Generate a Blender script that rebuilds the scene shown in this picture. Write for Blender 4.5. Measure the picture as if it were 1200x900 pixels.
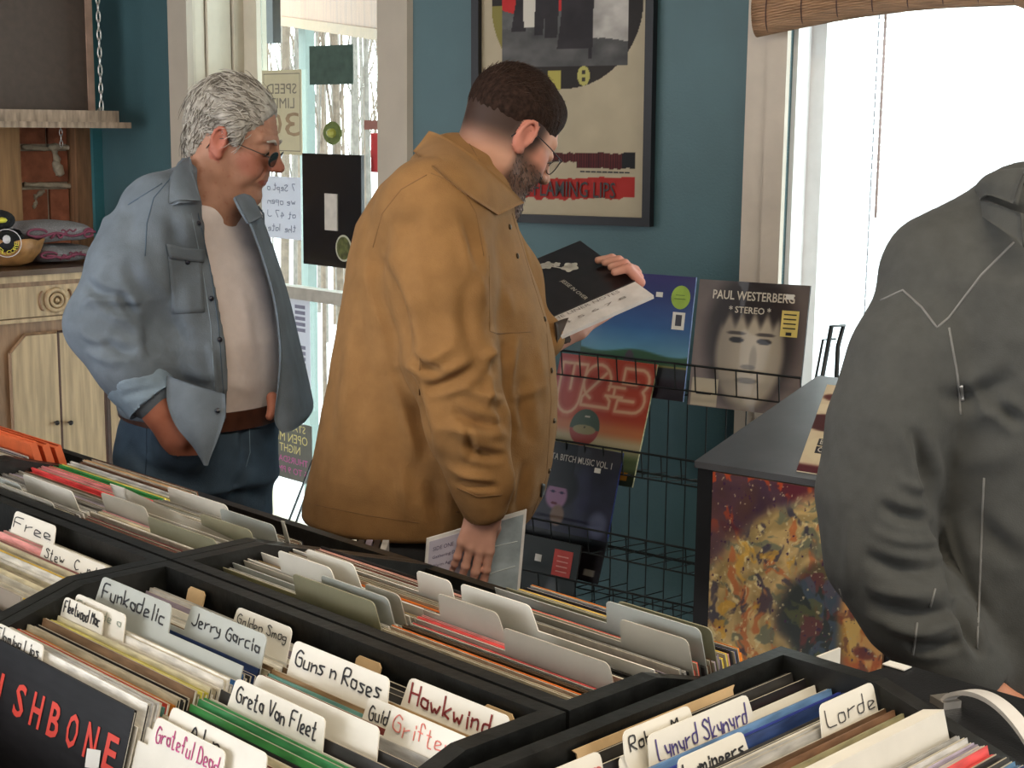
import bpy, bmesh, math, random
import numpy as np
from mathutils import Vector, Matrix
for o in list(bpy.data.objects): bpy.data.objects.remove(o)
SC = bpy.context.scene
COL = SC.collection
# ---------------------------------------------------------------- camera
F = 1778.0
PITCH = math.radians(9.64); ROLL = math.radians(0.61)
CAM = np.array([0, 0, 1.6])
FW = np.array([0, math.cos(PITCH), -math.sin(PITCH)])
_u0 = np.array([0, math.sin(PITCH), math.cos(PITCH)]); _r0 = np.array([1., 0, 0])
RT = _r0*math.cos(ROLL) + _u0*math.sin(ROLL)
UP = -_r0*math.sin(ROLL) + _u0*math.cos(ROLL)
cd = bpy.data.cameras.new('camera'); cam = bpy.data.objects.new('camera', cd); COL.objects.link(cam)
cd.sensor_fit = 'HORIZONTAL'; cd.sensor_width = 36; cd.lens = F/1200*36; cd.clip_start = .02; cd.clip_end = 200
cam.matrix_world = Matrix(((RT[0], UP[0], -FW[0], CAM[0]), (RT[1], UP[1], -FW[1], CAM[1]), (RT[2], UP[2], -FW[2], CAM[2]), (0, 0, 0, 1)))
SC.camera = cam
# ---------------------------------------------------------------- world, lamps, exposure
SC.view_settings.view_transform = 'Standard'; SC.view_settings.look = 'None'
SC.view_settings.exposure = 0.08; SC.view_settings.gamma = 1.0
SC.view_settings.use_curve_mapping = False
W = bpy.data.worlds.new('sky'); SC.world = W; W.use_nodes = True
_bg = W.node_tree.nodes['Background']; _bg.inputs[0].default_value = (.98, .98, 1.0, 1); _bg.inputs[1].default_value = 6.5
def area(name, loc, target, sx, sy, power, color):
    l = bpy.data.lights.new(name, 'AREA'); l.shape = 'RECTANGLE'; l.size = sx; l.size_y = sy; l.energy = power; l.color = color
    o = bpy.data.objects.new(name, l); COL.objects.link(o); o.location = loc
    d = Vector(target)-Vector(loc); o.rotation_euler = d.to_track_quat('-Z', 'Y').to_euler(); return o
area('ceiling_lamp', (0.25, 0.9, 2.70), (0.25, 1.1, 0), 1.4, .5, 31, (1, .85, .64))
area('ceiling_lamp', (-1.4, 2.2, 2.70), (-1.4, 2.2, 0), 1.2, .5, 6, (1, .86, .68))
area('side_fill_light', (2.9, 0.6, 1.75), (-0.1, 2.7, 1.15), 1.6, 1.6, 46, (1, .95, .88))  # added fill lamp out of view on the right, no window built there
area('front_fill_light', (-1.8, -2.2, 1.9), (0.1, 2.5, 1.1), 2.2, 1.4, 19, (1, .95, .88))  # unseen fill lamp, added to brighten the figures from the front
# ---------------------------------------------------------------- geometry helpers
def ray(x, y): return FW + RT*((x-600)/F) + UP*((450-y)/F)
def onz(x, y, z): d = ray(x, y); return CAM + d*((z-CAM[2])/d[2])
def ony(x, y, Y): d = ray(x, y); return CAM + d*((Y-CAM[1])/d[1])
def onpl(x, y, p0, n): d = ray(x, y); return CAM + d*(((p0-CAM) @ n)/(d @ n))
def A3(*a): return np.array(a, float)
def nrm(v): v = np.asarray(v, float); return v/np.linalg.norm(v)
def tag(o, label=None, cat=None, group=None, kind=None):
    if label: o['label'] = label
    if cat: o['category'] = cat
    if group: o['group'] = group
    if kind: o['kind'] = kind
    return o
def empty(name, loc, label=None, cat=None, group=None, parent=None):
    o = bpy.data.objects.new(name, None); COL.objects.link(o); o.location = [float(c) for c in loc]; o.empty_display_size = .05
    tag(o, label, cat, group); o['_o'] = [float(c) for c in loc]
    if parent: o.parent = parent; o.location = Vector(loc)-worg(parent)
    return o
def worg(o):
    v = Vector((0, 0, 0))
    if '_o' in o.keys(): return Vector(o['_o'])
    return v
def obj(name, V, Fc, m, parent=None, origin=None, smooth=False, kind=None, label=None, cat=None, group=None, fmat=None):
    """mesh object from world-space vertices; origin = thing base"""
    V = np.asarray(V, float).reshape(-1, 3)
    if origin is None:
        if parent is not None: origin = np.array(worg(parent))
        else:
            origin = (V.min(0)+V.max(0))/2; origin[2] = V[:, 2].min()
    origin = np.asarray(origin, float)
    me = bpy.data.meshes.new(name)
    me.from_pydata((V-origin).tolist(), [], [list(map(int, f)) for f in Fc]); me.update()
    ms = m if isinstance(m, (list, tuple)) else [m]
    for q in ms: me.materials.append(q)
    if fmat is not None:
        me.polygons.foreach_set('material_index', np.asarray(fmat, dtype=np.int32))
    if smooth: me.polygons.foreach_set('use_smooth', np.ones(len(me.polygons), dtype=bool))
    o = bpy.data.objects.new(name, me); COL.objects.link(o)
    if parent is not None:
        o.parent = parent; o.location = Vector(origin)-worg(parent)
    else: o.location = origin
    o['_o'] = [float(c) for c in origin]
    tag(o, label, cat, group, kind)
    return o
class MB:
    """mesh builder in world space"""
    def __init__(s): s.V = []; s.F = []; s.M = []; s.n = 0
    def add(s, V, Fc, mi=0):
        V = np.asarray(V, float).reshape(-1, 3); s.V.append(V)
        for f in Fc: s.F.append([int(i)+s.n for i in f]); s.M.append(mi)
        s.n += len(V); return s
    def box(s, c, ax, ay, az, mi=0):
        """centre + three half-extent vectors"""
        c, ax, ay, az = [np.asarray(q, float) for q in (c, ax, ay, az)]
        V = [c+i*ax+j*ay+k*az for i in (-1, 1) for j in (-1, 1) for k in (-1, 1)]
        Fc = [(0, 1, 3, 2), (4, 6, 7, 5), (0, 4, 5, 1), (2, 3, 7, 6), (0, 2, 6, 4), (1, 5, 7, 3)]
        if np.linalg.det(np.array([ax, ay, az])) < 0: Fc = [f[::-1] for f in Fc]
        return s.add(V, Fc, mi)
    def abox(s, x0, x1, y0, y1, z0, z1, mi=0):
        return s.box(((x0+x1)/2, (y0+y1)/2, (z0+z1)/2), ((x1-x0)/2, 0, 0), (0, (y1-y0)/2, 0), (0, 0, (z1-z0)/2), mi)
    def prism(s, P, ext, mi=0, mi_side=None):
        """polygon points P (n,3) extruded by vector ext"""
        P = np.asarray(P, float); n = len(P); ext = np.asarray(ext, float)
        nn = np.zeros(3)
        for i in range(n): nn += np.cross(P[i]-P[0], P[(i+1) % n]-P[0])
        if nn @ ext > 0: P = P[::-1]
        V = np.vstack([P, P+ext]); Fc = [tuple(range(n)), tuple(range(2*n-1, n-1, -1))]
        s.add(V, Fc, mi)
        base = s.n-2*n
        for i in range(n):
            j = (i+1) % n; s.F.append([base+i, base+n+i, base+n+j, base+j][::1]); s.M.append(mi if mi_side is None else mi_side)
        return s
    def tube(s, P, r, n=8, mi=0, caps=True, closed=False):
        P = np.asarray(P, float); m = len(P); r = np.broadcast_to(np.asarray(r, float), (m,))
        T = np.zeros_like(P)
        for i in range(m):
            if closed: T[i] = nrm(P[(i+1) % m]-P[i-1])
            else: T[i] = nrm(P[min(i+1, m-1)]-P[max(i-1, 0)])
        a = np.array([0, 0, 1.]) if abs(T[0][2]) < .9 else np.array([1., 0, 0])
        u = nrm(np.cross(T[0], a)); V = []
        for i in range(m):
            u = nrm(u-T[i]*(u @ T[i])); w = np.cross(T[i], u)
            for k in range(n):
                t = 2*math.pi*k/n; V.append(P[i]+r[i]*(math.cos(t)*u+math.sin(t)*w))
        Fc = []
        for i in range(m if closed else m-1):
            j = (i+1) % m
            for k in range(n):
                l = (k+1) % n; Fc.append((i*n+k, i*n+l, j*n+l, j*n+k))
        if caps and not closed: Fc.append(tuple(range(n-1, -1, -1))); Fc.append(tuple((m-1)*n+k for k in range(n)))
        return s.add(V, Fc, mi)
    def sphere(s, c, r, n=10, mi=0, sc=(1, 1, 1), R=None):
        V = []; Fc = []; m = n//2+1
        for i in range(m):
            p = math.pi*i/(m-1)
            for k in range(n):
                t = 2*math.pi*k/n; v = np.array([math.sin(p)*math.cos(t)*sc[0], math.sin(p)*math.sin(t)*sc[1], math.cos(p)*sc[2]])*r
                if R is not None: v = R @ v
                V.append(np.asarray(c)+v)
        for i in range(m-1):
            for k in range(n):
                l = (k+1) % n; Fc.append((i*n+k, (i+1)*n+k, (i+1)*n+l, i*n+l))
        return s.add(V, Fc, mi)
    def obj(s, name, m, parent=None, **k):
        return obj(name, np.vstack(s.V), s.F, m, parent, fmat=s.M if any(s.M) else None, **k)
# ---------------------------------------------------------------- materials
_M = {}
def mat(name, col=(.5, .5, .5), rough=.6, metal=0, var=.12, scale=30, bump=0, bscale=None, stretch=(1, 1, 1), emis=0, alpha=1, spec=None, sheen=0, col2=None, coat=0, trans=0):
    if name in _M: return _M[name]
    m = bpy.data.materials.new(name); m.use_nodes = True; nt = m.node_tree; N = nt.nodes; L = nt.links
    b = N['Principled BSDF']; b.inputs['Roughness'].default_value = rough; b.inputs['Metallic'].default_value = metal
    if spec is not None: b.inputs['Specular IOR Level'].default_value = spec
    if sheen: b.inputs['Sheen Weight'].default_value = sheen*.15; b.inputs['Specular IOR Level'].default_value = .15
    if coat: b.inputs['Coat Weight'].default_value = coat; b.inputs['Coat Roughness'].default_value = .12
    if trans: b.inputs['Transmission Weight'].default_value = trans
    tc = N.new('ShaderNodeTexCoord'); mp = N.new('ShaderNodeMapping'); mp.inputs['Scale'].default_value = stretch
    L.new(tc.outputs['Object'], mp.inputs[0])
    nz = N.new('ShaderNodeTexNoise'); nz.inputs['Scale'].default_value = scale; nz.inputs['Detail'].default_value = 4
    L.new(mp.outputs[0], nz.inputs['Vector'])
    cr = N.new('ShaderNodeValToRGB'); c = np.array(col)
    c2 = np.clip(c*(1+var), 0, 1) if col2 is None else np.array(col2); c1 = c*(1-var) if col2 is None else c
    cr.color_ramp.elements[0].position = .32; cr.color_ramp.elements[1].position = .68
    cr.color_ramp.elements[0].color = (*c1, 1); cr.color_ramp.elements[1].color = (*c2, 1)
    L.new(nz.outputs[0], cr.inputs[0]); L.new(cr.outputs[0], b.inputs['Base Color'])
    if bump:
        n2 = N.new('ShaderNodeTexNoise'); n2.inputs['Scale'].default_value = bscale or scale*3; n2.inputs['Detail'].default_value = 3
        L.new(mp.outputs[0], n2.inputs['Vector'])
        bp = N.new('ShaderNodeBump'); bp.inputs['Strength'].default_value = 1.0; bp.inputs['Distance'].default_value = bump
        L.new(n2.outputs[0], bp.inputs['Height']); L.new(bp.outputs[0], b.inputs['Normal'])
    if emis: b.inputs['Emission Color'].default_value = (*col, 1); b.inputs['Emission Strength'].default_value = emis
    if alpha < 1: b.inputs['Alpha'].default_value = alpha
    _M[name] = m; return m
def vmat(name, rough=.35, coat=0.0, spec=.35):
    """material that shows the printed colours stored on the mesh (flat print)"""
    if name in _M: return _M[name]
    m = bpy.data.materials.new(name); m.use_nodes = True; nt = m.node_tree; b = nt.nodes['Principled BSDF']
    a = nt.nodes.new('ShaderNodeVertexColor'); a.layer_name = 'print'
    nt.links.new(a.outputs[0], b.inputs['Base Color']); b.inputs['Roughness'].default_value = rough; b.inputs['Coat Weight'].default_value = coat; b.inputs['Specular IOR Level'].default_value = spec
    _M[name] = m; return m
def lin(c):
    c = np.asarray(c, float)/255.; return np.where(c <= .04045, c/12.92, ((c+.055)/1.055)**2.4)
def glass(name='window_glass', tint=(.9, .97, .95), refl=.06):
    if name in _M: return _M[name]
    m = bpy.data.materials.new(name); m.use_nodes = True; nt = m.node_tree; N = nt.nodes
    for n in list(N):
        if n.type == 'BSDF_PRINCIPLED': N.remove(n)
    t = N.new('ShaderNodeBsdfTransparent'); t.inputs[0].default_value = (*tint, 1)
    g = N.new('ShaderNodeBsdfGlossy'); g.inputs['Roughness'].default_value = .02
    mx = N.new('ShaderNodeMixShader'); mx.inputs[0].default_value = refl
    nt.links.new(t.outputs[0], mx.inputs[1]); nt.links.new(g.outputs[0], mx.inputs[2])
    nt.links.new(mx.outputs[0], N['Material Output'].inputs[0]); _M[name] = m; return m
# value noise used for painted prints and cloth folds
_rs = np.random.RandomState(7); _tab = _rs.rand(64, 64)
def vn2(u, v):
    iu = np.floor(u).astype(int); iv = np.floor(v).astype(int); fu = u-iu; fv = v-iv
    fu = fu*fu*(3-2*fu); fv = fv*fv*(3-2*fv)
    g = lambda a, b: _tab[a % 64, b % 64]
    return (g(iu, iv)*(1-fu)+g(iu+1, iv)*fu)*(1-fv)+(g(iu, iv+1)*(1-fu)+g(iu+1, iv+1)*fu)*fv
def fbm(u, v, o=4):
    s = 0; a = .5
    for i in range(o): s = s+a*vn2(u*2**i+i*7.3, v*2**i+i*3.1); a *= .5
    return s
def sst(a, b, x): t = np.clip((x-a)/(b-a), 0, 1); return t*t*(3-2*t)
def printed(name, P0, U, Vv, nrmv, paint, n=110, nv=None, parent=None, m=None, off=.0006, thick=0, **k):
    """flat printed sheet: P0 = lower-left corner, U right vector, Vv up vector; paint(u,v)->rgb arrays in sRGB 0..255"""
    nu = n; nv = nv or n
    u = np.linspace(0, 1, nu+1); v = np.linspace(0, 1, nv+1); uu, vv = np.meshgrid(u, v)
    P = np.asarray(P0)+uu[..., None]*np.asarray(U)+vv[..., None]*np.asarray(Vv)+np.asarray(nrmv)*off
    idx = np.arange((nu+1)*(nv+1)).reshape(nv+1, nu+1)
    Fc = np.stack([idx[:-1, :-1], idx[:-1, 1:], idx[1:, 1:], idx[1:, :-1]], -1).reshape(-1, 4)
    if np.cross(U, Vv) @ np.asarray(nrmv) < 0: Fc = Fc[:, ::-1]
    o = obj(name, P.reshape(-1, 3), Fc.tolist(), m or vmat('print_gloss'), parent, **k)
    c = lin(np.clip(paint(uu.ravel(), vv.ravel()), 0, 255)); c = np.hstack([c, np.ones((len(c), 1))])
    at = o.data.color_attributes.new('print', 'FLOAT_COLOR', 'POINT'); at.data.foreach_set('color', c.ravel().astype(np.float32))
    return o
# ---------------------------------------------------------------- lettering
GL = {  # single-stroke hand lettering: baseline y=2, x-height 5, cap 8, descender 0
'A':'02-28-42 14-34','B':'02-08-37-15-05 15-34-32-02','C':'47-28-06-04-22-43','D':'02-08-37-44-32-02','E':'48-08-02-42 05-35','F':'48-08-02 05-35','G':'47-28-06-03-22-42-45-25','H':'02-08 42-48 05-45','I':'22-28','J':'48-43-22-03','K':'02-08 48-05-42','L':'08-02-42','M':'02-08-25-48-42','N':'02-08-42-48','O':'28-06-04-22-44-46-28','P':'02-08-48-45-05','Q':'28-06-04-22-44-46-28 33-51','R':'02-08-48-45-05-42','S':'47-28-07-35-43-22-03','T':'08-48 28-22','U':'08-03-22-43-48','V':'08-22-48','W':'08-12-25-32-48','X':'02-48 08-42','Y':'08-25-48 25-22','Z':'08-48-02-42',
'a':'34-25-05-03-22-33 35-32','b':'08-02-32-35-05','c':'35-05-02-32','d':'38-32-02-05-35','e':'03-34-25-05-02-32','f':'37-28-18-12 05-25','g':'35-05-03-33 35-31-10-01','h':'08-02 04-25-34-32','i':'15-12 16-17','j':'25-21-10 26-27','k':'08-02 35-03-32','l':'18-12','m':'05-02 04-15-24-22 24-35-44-42','n':'05-02 04-25-34-32','o':'25-05-02-32-35-25','p':'05-00 05-35-33-03','q':'35-05-03-33 35-30','r':'05-02 04-25-35','s':'35-05-14-33-22-02','t':'18-12-32 06-26','u':'05-02-32 35-32','v':'05-12-35','w':'05-12-24-32-45','x':'05-32 35-02','y':'05-13-33 35-31-00','z':'05-35-02-32',
'0':'28-06-04-22-44-46-28','1':'17-28-22','2':'07-28-46-02-42','3':'08-48-25-44-22-03','4':'32-38-04-44','5':'48-08-05-35-43-22-03','6':'38-04-22-43-25-04','7':'08-48-12','8':'25-07-28-47-25-03-22-43-25','9':'45-25-07-28-47-43-22','-':'15-35','.':'12-22','/':'02-38','%':'02-48','&':'42-07-28-04-22-44',"'":'28-26',',':'22-11',':':'13-14 16-17','$':'47-07-35-43-03 28-22'}
def strokes(text, jit=.25, seed=1, gap=1.5):
    r = random.Random(seed); x = 0; out = []
    for ch in text:
        if ch == ' ': x += 3; continue
        g = GL.get(ch, GL['o']); w = 0; dx = r.uniform(-.2, .2); dy = r.uniform(-jit, jit)
        for st in g.split():
            P = []
            for q in st.split('-'):
                X, Y = int(q[0]), int(q[1]); w = max(w, X); P.append((x+X+dx+r.uniform(-jit, jit)*.5, Y-2+dy+r.uniform(-jit, jit)*.5))
            if len(P) > 2:   # round the corners
                Q = [P[0]]
                for i in range(1, len(P)-1):
                    a, b, c = np.array(P[i-1]), np.array(P[i]), np.array(P[i+1])
                    Q += [tuple(b+(a-b)*.3), tuple(b+(a+c-2*b)*.08), tuple(b+(c-b)*.3)]
                P = Q+[P[-1]]
            out.append(P)
        x += w+gap
    return out, x-gap
def handwriting(name, text, P0, U, Vv, N, width, height, m, parent, lw=.0014, jit=.5, seed=1, off=.0006, **k):
    """ribbon strokes: P0 lower-left (baseline), U/Vv unit vectors, fitted to width"""
    st, w = strokes(text, jit, seed); mb = MB(); sx = width/w; sy = height/6.
    P0, U, Vv, N = [np.asarray(q, float) for q in (P0, U, Vv, N)]
    for P in st:
        for i in range(len(P)-1):
            a = np.array([P[i][0]*sx, P[i][1]*sy]); b = np.array([P[i+1][0]*sx, P[i+1][1]*sy])
            d = b-a; l = np.linalg.norm(d)
            if l < 1e-6: continue
            d /= l; n_ = np.array([-d[1], d[0]])*lw/2; a = a-d*lw*.3; b = b+d*lw*.3
            pts = [P0+U*q[0]+Vv*q[1]+N*off for q in (a-n_, b-n_, b+n_, a+n_)]
            mb.prism(pts, N*.0003)
    return mb.obj(name, m, parent, **k)
def lettering(name, text, P0, U, Vv, N, width, height, m, parent, off=.0005, align='L', bold=0, **k):
    """printed type from the built-in font, fitted into a width x height box"""
    cu = bpy.data.curves.new('t', 'FONT'); cu.body = text; cu.extrude = 0; cu.offset = bold; cu.resolution_u = 2
    to = bpy.data.objects.new('t', cu); COL.objects.link(to); dg = bpy.context.evaluated_depsgraph_get()
    me = bpy.data.meshes.new_from_object(to.evaluated_get(dg)); V = np.array([v.co[:] for v in me.vertices]); Fc = [list(p.vertices) for p in me.polygons]
    bpy.data.objects.remove(to); bpy.data.curves.remove(cu); bpy.data.meshes.remove(me)
    mn, mx = V.min(0), V.max(0); V = (V-mn)/np.where(mx-mn < 1e-9, 1, mx-mn)
    P0, U, Vv, N = [np.asarray(q, float) for q in (P0, U, Vv, N)]
    P = P0+V[:, :1]*U*width+V[:, 1:2]*Vv*height+N*off
    if np.cross(U, Vv) @ N < 0: Fc = [f[::-1] for f in Fc]
    return obj(name, P, Fc, m, parent, **k)
# ================================================================ SETTING
Z3 = A3(0, 0, 1)
eA = A3(.7034, -.7108, 0); eB = A3(.7108, .7034, 0)
class Plane:
    """vertical plane with local coords (t along u, z, offset towards the room)"""
    def __init__(s, p0, u, n): s.p0 = np.asarray(p0, float)*A3(1, 1, 0); s.u = nrm(u); s.n = nrm(n)
    def P(s, t, z, o=0): return s.p0+s.u*t+s.n*o+Z3*z
    def px(s, x, y, o=0):
        q = onpl(x, y, s.p0+s.n*o, s.n); return float((q-s.p0) @ s.u), float(q[2])
    def box(s, mb, t0, t1, z0, z1, o0, o1, mi=0):
        return mb.box(s.P((t0+t1)/2, (z0+z1)/2, (o0+o1)/2), s.u*abs(t1-t0)/2, s.n*abs(o1-o0)/2, Z3*abs(z1-z0)/2, mi)
KN = ony(484, 150, 4.3)*A3(1, 1, 0)
w28 = math.radians(28)
WD = Plane(KN, -eA, -eB)                                             # door wall, t grows to the left
WB = Plane(KN, (math.cos(w28), -math.sin(w28), 0), (-math.sin(w28), -math.cos(w28), 0))   # back wall, t grows to the right
tc = WD.px(118, 200)[0]; CRN = WD.P(tc, 0)
WL = Plane(CRN, -eB, eA)                                             # left wall, t grows towards the viewer
CEIL = 2.75
teal = mat('teal_wall_paint', (.047, .105, .118), .55, var=.06, scale=6, bump=.0008, bscale=160)
cream = mat('cream_trim_paint', (.47, .41, .33), .5, var=.05, scale=8, bump=.0006, bscale=60)
cream_l = mat('pale_trim_paint', (.62, .56, .44), .45, var=.06, scale=12)
white_p = mat('white_window_paint', (.8, .8, .8), .4, var=.03)
dark_gap = mat('dark_gap', (.01, .01, .01), .9)
woodfl = mat('worn_board_floor', (.16, .10, .06), .5, var=.3, scale=3, stretch=(12, 1, 1), bump=.001)
_e = WB.P(3.6, 0, -.12)
ROOM = [(-4.2, -2.65), (3.55, -2.65), (3.55, _e[1]+.0), tuple(WB.P(3.4, 0, -.12)[:2]), tuple(WB.P(0, 0, -.12)[:2]), tuple((CRN+eB*.0-WD.n*.10)[:2]), tuple(WL.P(0, 0, -.12)[:2]), tuple(WL.P(6.2, 0, -.12)[:2]), (-4.2, -2.0)]
ROOM = [(x, max(y, -2.65)) for x, y in ROOM]
mb = MB(); mb.prism([A3(x, y, 0) for x, y in ROOM], A3(0, 0, -.1)); mb.obj('floor', woodfl, kind='structure')
mb = MB(); mb.prism([A3(x, y, CEIL) for x, y in ROOM], A3(0, 0, .1)); mb.obj('ceiling', mat('ceiling_paint', (.62, .6, .56), .8, var=.03), kind='structure')
# --- door wall
T = .20
s_r0 = 0.0; s_r1 = WD.px(449, 100)[0]; s_l1 = WD.px(226, 60)[0]; s_l0 = WD.px(204, 60)[0]
DTOP = 2.30
mb = MB(); WD.box(mb, s_l0, tc, 0, CEIL, -T, 0); WD.box(mb, s_r1-.01, s_l0, DTOP+.12, CEIL, -T, 0); WD.box(mb, -.0, s_r1-.02, 0, CEIL, -T, -.001)
mb.obj('wall_door_side', teal, kind='structure')
mb = MB(); WD.box(mb, s_l1, s_l0, 0, DTOP+.12, -.01, .022); mb.obj('trim_1', cream, kind='structure')
mb = MB(); WD.box(mb, .0, s_r1, 0, DTOP+.12, -.01, .022); mb.obj('trim_2', cream, kind='structure')
mb = MB(); WD.box(mb, s_r1, s_l1, DTOP, DTOP+.12, -.01, .022); mb.obj('trim_3', cream, kind='structure')
# left jamb with stepped mouldings (reveal)
for k, (o0, o1, dt) in enumerate([(0, -.05, 0), (-.05, -.10, .012), (-.10, -.15, .004), (-.15, -.20, .016)]):
    mb = MB(); WD.box(mb, s_l1-dt, s_l1+.03, 0, DTOP, o0-.001, o1+.004); mb.obj('trim_%d' % (4+k), cream_l, kind='structure')
mb = MB(); WD.box(mb, s_r1-.03, s_r1, 0, DTOP, -.2, -.011); mb.obj('trim_8', cream, kind='structure')
# --- glazed door (storm door) in the outer plane of the reveal
GD = Plane(WD.P(0, 0, -.20), -eA, -eB)
g0 = s_r1+.0; g1 = GD.px(283, 60)[0]
door = empty('door_1', GD.P((g0+g1)/2, 0)); door['kind'] = 'structure'
stile_in = GD.px(304, 60)[0]
zr = GD.px(365, 345)[1]
mb = MB(); GD.box(mb, stile_in, g1, .05, DTOP-.01, -.03, .01); mb.obj('door_stile', cream_l, door)
mb = MB(); GD.box(mb, g0-.02, g0+.02, .05, DTOP-.01, -.03, .01); mb.obj('door_stile', cream_l, door)
mb = MB(); GD.box(mb, g0+.02, stile_in, DTOP-.08, DTOP-.01, -.03, .01); mb.obj('door_rail', cream_l, door)
mb = MB(); GD.box(mb, g0+.02, stile_in, .05, .25, -.03, .01); mb.obj('door_rail', cream_l, door)
mb = MB(); GD.box(mb, g0+.02, stile_in, zr-.02, zr+.02, -.03, .02); mb.obj('door_rail', mat('grey_metal_rail', (.45, .43, .38), .4), door)
mb = MB(); GD.box(mb, g0+.02, stile_in, .25, zr-.02, -.012, -.008); mb.obj('door_pane', glass(), door)
mb = MB(); GD.box(mb, g0+.02, stile_in, zr+.02, DTOP-.08, -.012, -.008); mb.obj('door_pane', glass(), door)
# --- back wall (poster wall) with the big window on the right
tw0 = WB.px(876, 150)[0]; tw1 = WB.px(923, 150)[0]; TWR = tw1+1.35
WZ0, WZ1 = .78, 2.25
mb = MB(); WB.box(mb, 0, tw1, 0, CEIL, -T, 0); WB.box(mb, tw1, TWR, 0, WZ0, -T, 0); WB.box(mb, tw1, TWR, WZ1, CEIL, -T, 0); WB.box(mb, TWR, TWR+1.3, 0, CEIL, -T, 0)
mb.obj('wall_back', teal, kind='structure')
mb = MB(); WB.box(mb, tw0, tw1, WZ0-.1, WZ1+.1, -.02, .022)
WB.box(mb, tw0+.055, tw1, WZ0-.1, WZ1+.1, .02, .028); mb.obj('trim_9', mat('worn_cream_paint', (.50, .43, .35), .55, var=.09, scale=9, bump=.0012, bscale=25), kind='structure')
mb = MB(); WB.box(mb, TWR, TWR+.11, WZ0-.1, WZ1+.1, -.02, .022); mb.obj('trim_10', cream, kind='structure')
mb = MB(); WB.box(mb, tw1, TWR, WZ1, WZ1+.1, -.02, .022); mb.obj('trim_11', cream, kind='structure')
mb = MB(); WB.box(mb, tw0, TWR+.11, WZ0-.04, WZ0, -.02, .06); mb.obj('trim_12', cream, kind='structure')
win = empty('window_1', WB.P((tw1+TWR)/2, WZ0, -.1)); win['kind'] = 'structure'
mb = MB(); WB.box(mb, tw1, tw1+.012, WZ0, WZ1, -.20, -.021); WB.box(mb, TWR-.012, TWR, WZ0, WZ1, -.20, -.021); WB.box(mb, tw1, TWR, WZ1-.012, WZ1, -.20, -.021); mb.obj('window_jamb', white_p, win)
for a, b in ((tw1+.012, tw1+.05), (TWR-.05, TWR-.012)):
    mb = MB(); WB.box(mb, a, b, WZ0, WZ1-.012, -.17, -.13); mb.obj('window_frame', white_p, win)
for a, b in ((WZ0, WZ0+.05), (WZ1-.06, WZ1-.012)):
    mb = MB(); WB.box(mb, tw1+.05, TWR-.05, a, b, -.17, -.13); mb.obj('window_frame', white_p, win)
mb = MB(); WB.box(mb, tw1+.05, TWR-.05, WZ0+.05, WZ1-.06, -.152, -.148); mb.obj('window_pane', glass(), win)
# corner patch of flaked paint on the casing
# --- left wall with the exposed brick bay
brick_m = mat('old_red_brick', (.30, .10, .05), .85, var=.35, scale=18, bump=.004, bscale=40)
mort_m = mat('lime_mortar', (.42, .36, .27), .95, var=.25, scale=30, bump=.004)
raw_w = mat('raw_brown_timber', (.20, .10, .045), .7, var=.35, scale=10, stretch=(6, 6, .6), bump=.0015)
honey = mat('honey_pine_board', (.36, .20, .085), .65, var=.25, scale=8, stretch=(6, 6, .5), bump=.001)
zA, zB = .3, 1.72
b0 = WL.px(107, 200)[0]; b1 = WL.px(90, 200)[0]; b2 = WL.px(24, 200)[0]; b3 = WL.px(-40, 200)[0]
mb = MB(); WL.box(mb, 0, b0-.0, 0, CEIL, -.15, 0); WL.box(mb, b0, 2.5, zB, CEIL, -.15, 0); WL.box(mb, b0, 2.5, 0, zA, -.15, 0); WL.box(mb, b3+.4, 6.4, 0, CEIL, -.151, .0)
mb.obj('wall_left', teal, kind='structure')
mb = MB(); WL.box(mb, -.0, b0, 0, CEIL, 0, .018); mb.obj('trim_13', mat('teal_trim_gloss', (.035, .15, .17), .35, var=.05), kind='structure')
bay = empty('brick_bay', WL.P((b0+b3)/2, zA, -.1)); bay['kind'] = 'structure'; bay.name = 'wall_brick_bay'
mb = MB(); WL.box(mb, b0, b1, zA, zB, -.12, .0); mb.obj('timber_post', raw_w, bay)
mb = MB(); WL.box(mb, b2, b3+.4, zA, zB, -.10, .005); mb.obj('pine_board', honey, bay)
mb = MB(); WL.box(mb, b1, b2, zA, zB, -.14, -.072); mb.obj('mortar_bed', mort_m, bay)
zq = [WL.px(55, y, -.06)[1] for y in (310, 262, 222, 214, 177, 168, 128)]
rr = random.Random(3); z = zA+.01; bh = abs(zq[4]-zq[3]); hh = abs(zq[4]-zq[2])
z = zq[3]-4*hh
row = 0
while z < zB-.02:
    off = (row % 2)*.10
    for (ta, tb) in (((b1+.003, b1+.075), (b1+.088, b2-.002)) if row % 2 else ((b1+.004, b2-.003),)):
        w = MB(); z1 = min(z+bh, zB-.004)
        if z > zA: WL.box(w, ta, tb, z+rr.uniform(-.003, .003), z1, -.10, -.055+rr.uniform(-.006, .004)); w.obj('brick', brick_m, bay)
    z += hh; row += 1
mb = MB()   # messy mortar run over the bricks
for (x0, y0, x1, y1, r) in [(57, 173, 86, 172, .012), (26, 172, 57, 174, .009), (64, 176, 72, 206, .014), (66, 190, 70, 204, .018), (28, 216, 88, 218, .010), (40, 232, 52, 224, .010), (41, 243, 42, 236, .009)]:
    P = []
    for k in range(7):
        f = k/6; t, zz = WL.px(x0+(x1-x0)*f+rr.uniform(-1, 1), y0+(y1-y0)*f+rr.uniform(-1, 1), -.05); P.append(WL.P(t, zz, -.054))
    mb.tube(P, [r*rr.uniform(.6, 1.2) for _ in P], 7)
mb.obj('mortar_smear', mort_m, bay, smooth=True)
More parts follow.
